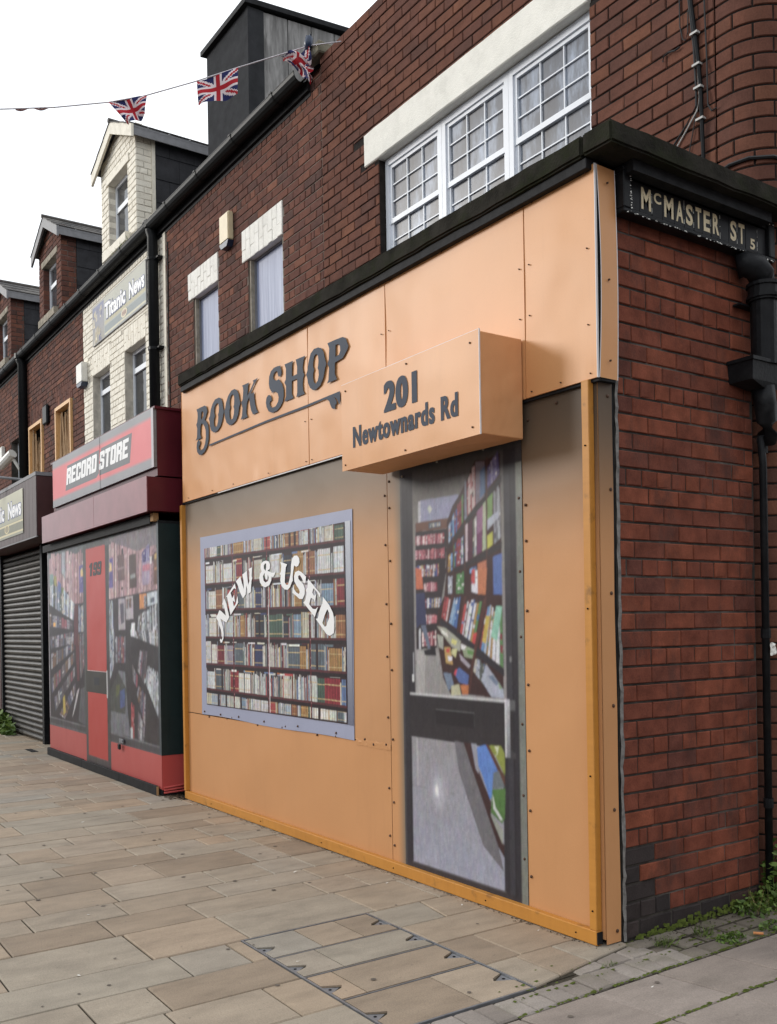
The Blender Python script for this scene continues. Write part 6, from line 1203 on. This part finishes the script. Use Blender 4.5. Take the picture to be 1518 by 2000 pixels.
mb = MB(); mb.tube([(-15.75, 0.72, 4.62), (-15.40, 0.86, 4.82)], 0.085, 10); mb.build('camera_body', M['white_plastic'], sc_); mb = MB(); mb.tube([(-15.45, 0.88, 4.72), (-15.40, 1.0, 4.5), (-15.35, 1.06, 4.3)], 0.03, 8); mb.build('bracket', M['white_plastic'], sc_)
# ================================================================== RECORD STORE
rs = thing('record_store', 'dark red record store front with printed window and coral lower panels', 'shop', (-6.9, 0.4, 0))
mb = MB(); mb.box(-8.78, -5.115, -0.270, 0.9, 0.0, 2.47); mb.build('frame', M['black_timber'], rs)
Y = -0.2815; mb = MB(); mb.box(-8.785, -5.11, Y + .0005, -0.2705, 0.0, 2.47); mb.build('board', M['black_timber'], rs)
Ls = [rect((98, 104, 108), -8.785, -5.11, 2.28, 2.475, (90, 92, 94)), rect((90, 92, 94), -8.785, -5.11, 0.06, 2.28), rect((168, 160, 164), -8.785, -8.76, 0.45, 2.45)] + expand(REC[0], 7) + expand(REC[1], 8)
Ls += [rect((92, 96, 98), -7.36, -6.50, 2.30, 2.46), rect((74, 76, 74), -7.36, -7.23, 0.06, 2.40), rect((66, 66, 64), -6.605, -6.50, 0.06, 2.36), rect((74, 76, 74), -7.24, -6.60, 2.35, 2.42), rect((192, 88, 84), -7.245, -6.605, 1.07, 2.365, (180, 76, 70)), rect((178, 72, 66), -7.245, -6.605, 0.16, 0.835), rect((68, 66, 62), -7.30, -6.59, 0.835, 1.07), rect((52, 54, 60), -7.03, -6.85, 0.92, 1.0),
       rect((190, 170, 170), -7.25, -6.605, 1.06, 1.075), rect((200, 200, 200), -6.615, -6.585, 0.80, 1.08), rect((72, 68, 66), -7.30, -6.53, 0.06, 0.155), rect((176, 92, 88), -8.785, -7.325, 0.06, 0.365, (172, 88, 84)), rect((178, 90, 86), -6.50, -5.112, 0.06, 0.362, (174, 84, 80)), rect((74, 84, 88), -5.16, -5.11, 0.362, 2.46)]
soft_print('printed_front', Ls, -8.785, -5.11, 0.06, 2.475, 340, 300, Y - 0.002, rs, 0.8, 0.04, 7, mottle=0.15, haze=0.06)
F_ = [rect((188, 84, 80), -7.245, -6.605, 1.07, 2.365, (178, 74, 68)), rect((176, 70, 64), -7.245, -6.605, 0.16, 0.835), rect((62, 60, 57), -7.30, -6.59, 0.835, 1.06), rect((48, 50, 56), -7.03, -6.85, 0.92, 1.0), rect((176, 90, 86), -8.783, -7.325, 0.06, 0.365, (172, 86, 82)), rect((178, 88, 84), -6.50, -5.112, 0.06, 0.362, (174, 82, 78)), rect((200, 200, 200), -6.612, -6.588, 0.80, 1.08)]
print_mesh('coral_panel', F_, Y - 0.0026, rs, M['print']); block_text('199', -7.150, -6.705, 2.072, 2.212, Y - 0.0045, plain('dark number', (0.035, 0.037, 0.040), 0.5), rs)
mb = MB(); mb.face([(-5.105, -0.282, 0.055), (-5.105, 0.9, 0.055), (-5.105, 0.9, 0.362), (-5.105, -0.282, 0.362)]); mb.face([(-5.112, -0.283, 0.055), (-5.105, -0.283, 0.055), (-5.105, -0.283, 0.362), (-5.112, -0.283, 0.362)]); mb.build('lower_return', M['red_vinyl'], rs)
mb = MB(); n, m = 14, 12
for i in range(n):
    for k in range(m):
        f = lambda i, k: (-5.105 + 0.010 * mnoise.noise(Vector((i * .35, k * .5, 2))) + 0.004, -0.283 + 1.18 * i / n, 0.363 + 2.08 * k / m); mb.face([f(i, k), f(i + 1, k), f(i + 1, k + 1), f(i, k + 1)])
mb.build('side_sheet', M['green_vinyl'], rs, smooth=True)
mb = MB(); z = 0.05
for k in range(3): mb.tube([(-5.10, -0.27, 0.03 + k * .022), (-5.092, -0.10, 0.035 + k * .026), (-5.10, 0.15, 0.07 + k * .02)], 0.010, 6)
mb.build('sheet_fold', M['red_vinyl'], rs, smooth=True)
bev_box('kick_board', M['black_timber'], -8.80, -7.42, -0.318, -0.2835, 0.0, 0.088, rs, 0.003, 0.001, 10); bev_box('kick_board', M['black_timber'], -7.417, -6.18, -0.318, -0.2965, 0.0, 0.086, rs, 0.003, 0.001, 10); bev_box('kick_board', M['black_timber'], -6.177, -5.16, -0.318, -0.2970, 0.0, 0.088, rs, 0.003, 0.001, 10)
mb = MB(); mb.box(-5.1595, -5.152, -0.317, -0.298, 0.004, 0.084); mb.build('board_end', M['raw_wood'], rs)
bev_box('head_board', M['black_timber'], -8.84, -5.20, -0.325, -0.2975, 2.445, 2.53, rs, 0.003, 0.001, 14); bev_box('board_end', M['raw_wood'], -5.198, -5.12, -0.322, -0.272, 2.462, 2.535, rs, 0.003)
mb = MB(); mb.box(-6.19, -6.08, -0.306, -0.2975, 0.385, 0.425); mb.box(-6.165, -6.09, -0.312, -0.3065, 0.395, 0.415); mb.build('hasp', M['steel'], rs); bev_box('padlock', M['black_iron'], -6.19, -6.13, -0.325, -0.305, 0.318, 0.375, rs, 0.008)
mb = MB(); mb.box(-8.40, -5.055, -0.300, 1.0, 2.86, 3.452); mb.box(-8.40, -4.93, 0.30, 1.02, 2.50, 3.35); mb.build('fascia_box', M['plum'], rs)
mb = MB(); mb.box(-8.42, -5.04, -0.325, 0.02, 3.452, 3.475); mb.build('fascia_cap', M['plum'], rs)
for (a, b) in ((-8.555, -6.573), (-6.569, -5.057)): bev_box('canopy_panel', M['pink_plum'], a, b, -0.402, -0.392, 2.535, 2.850, rs, 0.002)
mb = MB(); mb.box(-8.553, -5.056, -0.3915, 0.20, 2.545, 2.846); mb.build('canopy_box', M['plum'], rs)
rsg = thing('record_sign', 'coral and grey sign panel with white slanted RECORD STORE letters', 'sign', (-6.75, -0.33, 2.93))
mb = MB(); mb.box(-8.32, -5.060, -0.330, -0.3015, 2.935, 3.462); mb.build('board', M['steel'], rsg)
z0, z1 = 2.937, 3.460; xm = -6.56
Ls = [rect((224, 122, 126), -8.318, -5.062, z0, z1), rect((150, 150, 154), -8.318, -5.062, 3.40, z1), rect((224, 122, 126), -8.318, -5.062, 3.36, 3.40, (150, 150, 154)) , rect((150, 150, 154), -8.318, -5.062, z0, z0 + 0.07), rect((150, 150, 154), -8.318, -5.062, z0 + 0.07, z0 + 0.10, (224, 122, 126))]
Ls[2] = rect((150, 150, 154), -8.318, -5.062, 3.36, 3.40, (224, 122, 126)); Ls[4] = rect((224, 122, 126), -8.318, -5.062, z0 + 0.07, z0 + 0.10, (150, 150, 154))
Ls += [(srgb((112, 114, 118)), [(-7.80, 3.068), (-6.69, 3.064), (-6.60, 3.10), (-6.585, 3.335), (-7.72, 3.34)]), (srgb((112, 114, 118)), [(-6.60, 3.072), (-5.68, 3.064), (-5.61, 3.335), (-6.52, 3.34)]), rect((190, 186, 190), -5.115, -5.062, z0, z1)]
print_mesh('sign_face', Ls, -0.3305, rsg, M['print'])
block_text('RECORD', -7.765, -6.645, 3.128, 3.308, -0.3325, M['letter_white'], rsg, gap=0.07); block_text('STORE', -6.600, -5.690, 3.125, 3.305, -0.3325, M['letter_white'], rsg, gap=0.07)
mb = MB(); mb.box(xm - .002, xm + .002, -0.334, -0.333, z0, z1); mb.build('panel_seam', M['void'], rsg)
mb = MB(); mb.tube([(-5.03, 0.1, 2.93), (-4.99, -0.02, 2.98), (-4.96, -0.08, 2.97), (-4.955, -0.10, 2.90), (-4.955, -0.10, 2.1), (-4.96, -0.08, 1.2)], 0.009, 6); tag(mb.build('wall_cable', M['cable'], None), 'thin cable looping down the gap between record store and book shop', 'cable')
# ================================================================== SHUTTERED SHOP
sh = thing('shuttered_shop', 'closed shop with dark roller shutter and brown boxed fascia at the left edge', 'shop', (-10.6, 0.4, 0))
mb = MB(); mb.box(-12.9, -8.90, 0.06, 1.0, 0.0, 2.8); mb.build('frame', M['dark_inside'], sh)
for k in range(34):
    z = 0.02 + k * 0.0765
    if z > 2.64: break
    mb = MB(); P = [(0.040, z), (0.012, z + 0.012), (0.004, z + 0.034), (0.010, z + 0.056), (0.034, z + 0.070), (0.040, z + 0.0745)]
    P = [(y - 0.05, zz_) for y, zz_ in P]
    for i in range(len(P) - 1): mb.face([(-12.22, *P[i]), (-9.96, *P[i]), (-9.96, *P[i + 1]), (-12.22, *P[i + 1])])
    mb.build('shutter_slat', M['shutter'], sh)
bev_box('shutter_guide', M['black_iron'], -9.958, -9.86, -0.075, 0.05, 0, 2.66, sh, 0.004); bev_box('shutter_guide', M['black_iron'], -12.30, -12.222, -0.075, 0.05, 0, 2.66, sh, 0.004)
bev_box('pilaster', M['black_iron'], -9.60, -8.90, -0.02, 0.05, 0, 2.66, sh, 0.004); bev_box('pilaster', M['brown_dark'], -13.6, -12.302, -0.08, 0.05, 0, 2.66, sh, 0.004)
n = 26; 
for i in range(n):
    a = -13.2 + i * (4.40 / n); bev_box('fascia_board', M['brown_clad'], a + .001, a + 4.40 / n - .001, -0.400, -0.388, 2.655, 3.385, sh, 0.002)
mb = MB(); mb.box(-13.2, -8.802, -0.3875, 1.0, 2.66, 3.38); mb.build('fascia_box', M['brown_dark'], sh); mb = MB(); mb.box(-13.2, -8.795, -0.405, 0.4, 3.386, 3.43); mb.box(-13.2, -8.797, -0.4045, -0.387, 2.64, 2.654); mb.build('fascia_trim', M['grey_trim'], sh)
nb = thing('shop_banner', 'cream news banner with navy lettering on the brown fascia at the left edge', 'banner', (-10.4, -0.41, 2.74))
Ls = [rect((196, 194, 172), -11.6, -9.42, 2.745, 3.31, (150, 150, 132)), rect((126, 126, 108), -11.6, -9.43, 2.80, 2.93), rect((206, 196, 158), -11.6, -9.43, 2.90, 2.925), rect((206, 196, 158), -11.6, -9.43, 2.775, 2.80)]
Ls.append((srgb((214, 200, 150)), [(-10.29 + 0.13 * math.cos(t * .524), 2.865 + 0.06 * math.sin(t * .524)) for t in range(12)])); Ls.append((srgb((150, 140, 112)), [(-10.29 + 0.105 * math.cos(t * .524), 2.865 + 0.045 * math.sin(t * .524)) for t in range(12)]))
print_mesh('banner_sheet', Ls, -0.4085, nb, M['print'])
for (w, a, b) in (('Titanic', -11.35, -10.42), ('News', -10.20, -9.50)):
    text('lettering_outline', w, a - 0.014, b + 0.014, 2.972, 3.212, -0.4105, M['letter_blue'], nb, 0.075); text('lettering', w, a, b, 2.985, 3.20, -0.4115, M['letter_white'], nb, 0.038)
mb = MB(); mb.tube([(-10.0, -0.1, 3.5), (-10.3, -0.5, 3.56), (-10.55, -0.62, 3.47), (-10.7, -0.62, 3.34)], 0.018, 8); tag(mb.build('sign_lamp_arm', M['grey_trim'], None), 'curved grey lamp arm above the cream news banner', 'lamp arm')
# ================================================================== BUNTING
bu = thing('bunting', 'string of union flag bunting strung from the brick wall across the road', 'bunting', (-5, -0.2, 6.2))
rope = [(-3.98, 1.02, 6.60), (-4.46, 0.985, 6.80), (-4.80, 0.42, 6.585), (-5.01, 0.10, 6.462), (-5.27, -0.27, 6.345), (-5.46, -0.55, 6.288), (-5.735, -0.95, 6.25), (-5.94, -1.25, 6.243), (-6.25, -1.70, 6.235), (-6.8, -2.5, 6.25), (-8.4, -4.8, 6.5), (-10.5, -7.9, 7.1)]
mb = MB(); mb.tube(rope, 0.0055, 6); mb.build('cord', M['cord'], bu, smooth=True)
def flag(p0, p1, drop, fn):
    mb = MB(); nu, nv = 40, 24; P0, P1 = Vector(p0), Vector(p1); side = (P1 - P0).normalized().cross(UPV)
    def pt(u, v): return fn(P0.lerp(P1, u), u, v, side)
    for i in range(nu):
        for k in range(nv):
            q = [(i, k), (i + 1, k), (i + 1, k + 1), (i, k + 1)]; mb.face([pt(a / nu, b / nv) for a, b in q], union_jack((i + .5) / nu, (k + .5) / nv))
    return mb.build('flag', M['flag'], bu, smooth=True)
def quad(tl, tr, br, bl, amp):
    TL, TR, BR, BL = [Vector(q) for q in (tl, tr, br, bl)]
    return lambda p, u, v, s: (BL.lerp(BR, u)).lerp(TL.lerp(TR, u), v) + s * amp * math.sin(u * 7 + v * 2.5) * (1 - v * 0.8) + UPV * 0.004 * math.sin(u * 16) * (1 - v)
flag((-5.003, 0.112, 6.455), (-4.793, 0.424, 6.578), 0.23, quad((-5.003, 0.112, 6.458), (-4.793, 0.424, 6.584), (-4.795, 0.419, 6.337), (-4.999, 0.123, 6.241), 0.035))
flag((-5.462, -0.552, 6.284), (-5.262, -0.262, 6.342), 0.22, quad((-5.462, -0.552, 6.287), (-5.264, -0.263, 6.346), (-5.272, -0.275, 6.165), (-5.362, -0.405, 6.078), 0.04))
flag((-5.942, -1.250, 6.243), (-5.736, -0.951, 6.249), 0.05, lambda p, u, v, s: p + Vector((-0.86, 0.222, 0.452)) * 0.21 * (1 - v) - UPV * (0.012 + 0.012 * math.sin(u * 12)) * (1 - v))
flag((-4.60, 0.78, 6.72), (-4.45, 0.985, 6.79), 0.3, lambda p, u, v, s: p + UPV * (-(0.06 + 0.24 * u) * (1 - v)) + (Vector((-4.44, 0.97, 6.66)) - p) * 0.55 * u * (1 - v) + s * 0.05 * math.sin(u * 9 + v * 5) + Vector((0.02 * math.sin(v * 11), 0, 0)))
flag((-4.49, 0.95, 6.64), (-4.41, 0.96, 6.62), 0.12, lambda p, u, v, s: p + UPV * (-0.15 * (1 - v)) + s * 0.03 * math.sin(v * 9 + u * 6) + Vector((0.015 * math.sin(v * 12), 0, 0)))
mb = MB(); mb.tube([(-4.47, 0.97, 6.76), (-4.455, 0.965, 6.80), (-4.44, 0.97, 6.86), (-4.43, 0.98, 6.885)], [0.025, 0.04, 0.035, 0.01], 8); mb.build('knot', M['navy'], bu, smooth=True)
# ================================================================== WEEDS AND LITTER
leaf_clump('weed_clump', 'tall leafy green weed growing at the foot of the rounded brick corner', 'weeds', (0.075, 1.16, 0.0), 0.11, 0.16, 0.42, 420, M['leaf'], 0.020, seed=2, group='weeds by the side wall')
leaf_clump('weed_clump', 'low spreading green weeds along the base of the brick side wall', 'weeds', (0.085, 0.98, 0.0), 0.10, 0.26, 0.11, 420, M['leaf'], 0.015, seed=4, group='weeds by the side wall')
leaf_clump('weed_clump', 'small round weed tuft between setts beside the grey flags', 'weeds', (0.285, 0.40, 0.0), 0.055, 0.085, 0.035, 200, M['leaf'], 0.010, seed=6, group='weeds by the side wall')
leaf_clump('weed_clump', 'small weed tuft farther along the setts by the right edge', 'weeds', (0.30, 0.74, 0.0), 0.06, 0.12, 0.04, 180, M['leaf'], 0.010, seed=7, group='weeds by the side wall')
leaf_clump('grass_tuft', 'spiky grass tuft by the near end of the dark plinth', 'grass', (0.145, 0.10, 0.0), 0.045, 0.05, 0.05, 60, M['grass'], 0.02, blades=True, seed=8, group='grass tufts among the setts')
leaf_clump('grass_tuft', 'spiky grass tuft in the mossy setts midway along the plinth', 'grass', (0.160, 0.36, 0.0), 0.05, 0.06, 0.055, 60, M['grass'], 0.02, blades=True, seed=9, group='grass tufts among the setts')
leaf_clump('grass_tuft', 'small grass tuft in the kerb of setts below the orange batten corner', 'grass', (0.174, -0.30, 0.0), 0.02, 0.05, 0.025, 34, M['grass'], 0.014, blades=True, seed=10, group='grass tufts among the setts')
leaf_clump('weed_clump', 'bushy green weeds at the foot of the shutter by the left edge', 'weeds', (-12.05, -0.16, 0.0), 0.75, 0.10, 0.36, 330, M['leaf'], 0.055, seed=11)
leaf_clump('weed_clump', 'little weed in the gap between shutter and record store', 'weeds', (-9.05, -0.10, 0.0), 0.16, 0.08, 0.26, 60, M['leaf'], 0.05, seed=12)
mb = MB(); mb.tube([(0.30, 0.545, 0.008), (0.335, 0.572, 0.008)], 0.0065, 8); tag(mb.build('cigarette_end', plain('orange filter', (0.62, 0.26, 0.10), 0.7), None), 'orange cigarette filter lying by the far grey flag', 'cigarette end')
r_ = random.Random(12); mb = MB(); mbd = MB()
for (x, y, s) in [(-2.8, -1.35, .012), (-2.05, -0.62, .014), (-1.5, -0.32, .010), (-1.95, -1.9, .010), (-1.1, -2.2, .012), (-0.68, -1.36, .008), (-3.3, -0.45, .010), (-0.9, -0.25, .007), (-4.4, -1.2, .014), (-0.35, -0.22, .006), (0.45, -0.35, .007), (-6.6, -0.8, .018), (-2.0, -0.9, .010)]:
    a = r_.uniform(0, 3); dx, dy = math.cos(a) * s, math.sin(a) * s; mb.face([(x - dx - dy * .4, y - dy + dx * .4, .004), (x + dx - dy * .4, y + dy + dx * .4, .005), (x + dx + dy * .4, y + dy - dx * .4, .007), (x - dx + dy * .4, y - dy - dx * .4, .004)])
for i in range(60):
    x = r_.uniform(-4.9, -0.1); y = -0.185 - abs(r_.gauss(0, 0.02)); s = r_.uniform(0.002, 0.006); mbd.face([(x - s, y - s, .004), (x + s, y - s * .5, .004), (x + s * .6, y + s, .007), (x - s, y + s, .005)])
for i in range(90): x, y = -4.98 + r_.gauss(0, 0.07), -0.22 + r_.gauss(0, 0.05); s = r_.uniform(0.004, 0.014); mbd.face([(x - s, y - s, .004), (x + s, y - s * .5, .006), (x + s * .6, y + s, .012), (x - s, y + s, .005)])
tag(mb.build('litter', M['white_plastic'], None, kind='stuff'), 'scattered pale litter scraps on the sandstone paving', 'litter'); tag(mbd.build('leaf_debris', plain('dry brown leaf', (0.075, 0.05, 0.03), 0.9), None, kind='stuff'), 'dry brown debris gathered at the foot of the shop fronts', 'debris')
mb = MB(); mb.box(-9.52, -9.16, -0.41, -0.33, -0.02, 0.003); tag(mb.build('drain_grate', M['black_iron'], None), 'small dark drain grate in the paving near the shutter', 'drain')

mb = MB(); r_ = random.Random(8)                          # crumpled plastic caught behind the thin pipe
for i in range(5):
    for k in range(5):
        P = lambda u, v: (0.075 + 0.018 * mnoise.noise(Vector((u * 1.1, v * 1.3, 4))), 1.055 + 0.010 * u + 0.008 * mnoise.noise(Vector((v, u, 8))), 1.30 + 0.013 * v + 0.010 * mnoise.noise(Vector((u * 1.4, v, 1)))); mb.face([P(i, k), P(i + 1, k), P(i + 1, k + 1), P(i, k + 1)])
tag(mb.build('crumpled_plastic', M['white_plastic'], None), 'crumpled white plastic caught at the thin pipe by the rounded brick corner', 'litter')

# ================================================================== ACROSS THE ROADS (unseen, added behind and beside the camera to shade and reflect)
def unseen_plain_building(label, x0, x1, y0, y1, eaves, ridge, face):
    b = thing('unseen_building', label, 'building', ((x0 + x1) / 2, (y0 + y1) / 2, 0), 'unseen brick buildings added across the roads'); mb = MB(); mb.box(x0, x1, y0, y1, 0, eaves); mb.build('wall', M['brick_old'], b); mb = MB()
    if face == 'y': ym = (y0 + y1) / 2; mb.add([(x0, y0 - .2, eaves), (x1, y0 - .2, eaves), (x1, ym, ridge), (x0, ym, ridge), (x0, y1 + .2, eaves), (x1, y1 + .2, eaves)], [(0, 1, 2, 3), (3, 2, 5, 4), (0, 3, 4), (1, 5, 2), (0, 4, 5, 1)])
    else: xm = (x0 + x1) / 2; mb.add([(x0 - .2, y0, eaves), (x0 - .2, y1, eaves), (xm, y1, ridge), (xm, y0, ridge), (x1 + .2, y0, eaves), (x1 + .2, y1, eaves)], [(3, 2, 1, 0), (4, 5, 2, 3), (0, 4, 3), (1, 2, 5), (0, 1, 5, 4)])
    mb.build('roof', M['slate'], b); L_ = (x1 - x0) if face == 'y' else (y1 - y0); n = int(L_ / 2.2)
    for fl in (0, 1):
        for i in range(n):
            c = (i + 0.5) * L_ / n; z = 0.9 + 2.9 * fl; mb = MB()
            if face == 'y': mb.box(x0 + c - 0.5, x0 + c + 0.5, y1 - 0.05, y1 + 0.02, z, z + 1.5)
            else: mb.box(x0 - 0.02, x0 + 0.05, y0 + c - 0.5, y0 + c + 0.5, z, z + 1.5)
            mb.build('window', M['glass'], b)
unseen_plain_building('unseen long brick terrace added across the main road to shade the shops', -44, -12, -27, -19.5, 6.2, 8.8, 'y')
unseen_plain_building('unseen tall brick block added across the main road to shade and reflect', -11, 6, -28, -19.5, 7.4, 9.6, 'y')
unseen_plain_building('unseen brick corner house added across the side street to shade the side wall', 9.5, 17, -2.5, 15, 6.6, 9.0, 'x')

r_ = random.Random(31); mb = MB()
for i in range(60):
    x, y = r_.uniform(-6.5, 1.0), r_.uniform(-2.6, -0.25); s = r_.uniform(0.006, 0.016)
    mb.face([(x + s * r_.uniform(.8, 1.1) * math.cos(t * .785), y + s * r_.uniform(.8, 1.1) * math.sin(t * .785), 0.0031) for t in range(8)])
tag(mb.build('gum_spots', plain('trodden gum', (0.135, 0.115, 0.098), 0.95, 0.1), None, kind='stuff'), 'small dark trodden gum spots scattered over the paving', 'gum spots')
mb = MB()
for i in range(420):
    k = r_.random(); x = r_.uniform(-4.9, 0.0) if k < 0.7 else r_.uniform(0.01, 0.09); y = -0.172 - abs(r_.gauss(0, 0.014)) if k < 0.7 else r_.uniform(0.0, 1.0); s = r_.uniform(0.0015, 0.005)
    mb.face([(x - s, y - s, .003), (x + s, y - s * .5, .003), (x + s * .6, y + s, .006), (x - s, y + s, .004)])
tag(mb.build('grit', M['bedding'], None, kind='stuff'), 'dark grit gathered along the foot of the book shop boards', 'grit')

leaf_clump('dead_stems', 'dry straw coloured stems among the green weeds by the brick corner', 'weeds', (0.10, 1.05, 0.0), 0.10, 0.28, 0.16, 46, plain('dry stem', (0.30, 0.23, 0.11), 0.9), 0.012, blades=True, seed=21, group='weeds by the side wall')
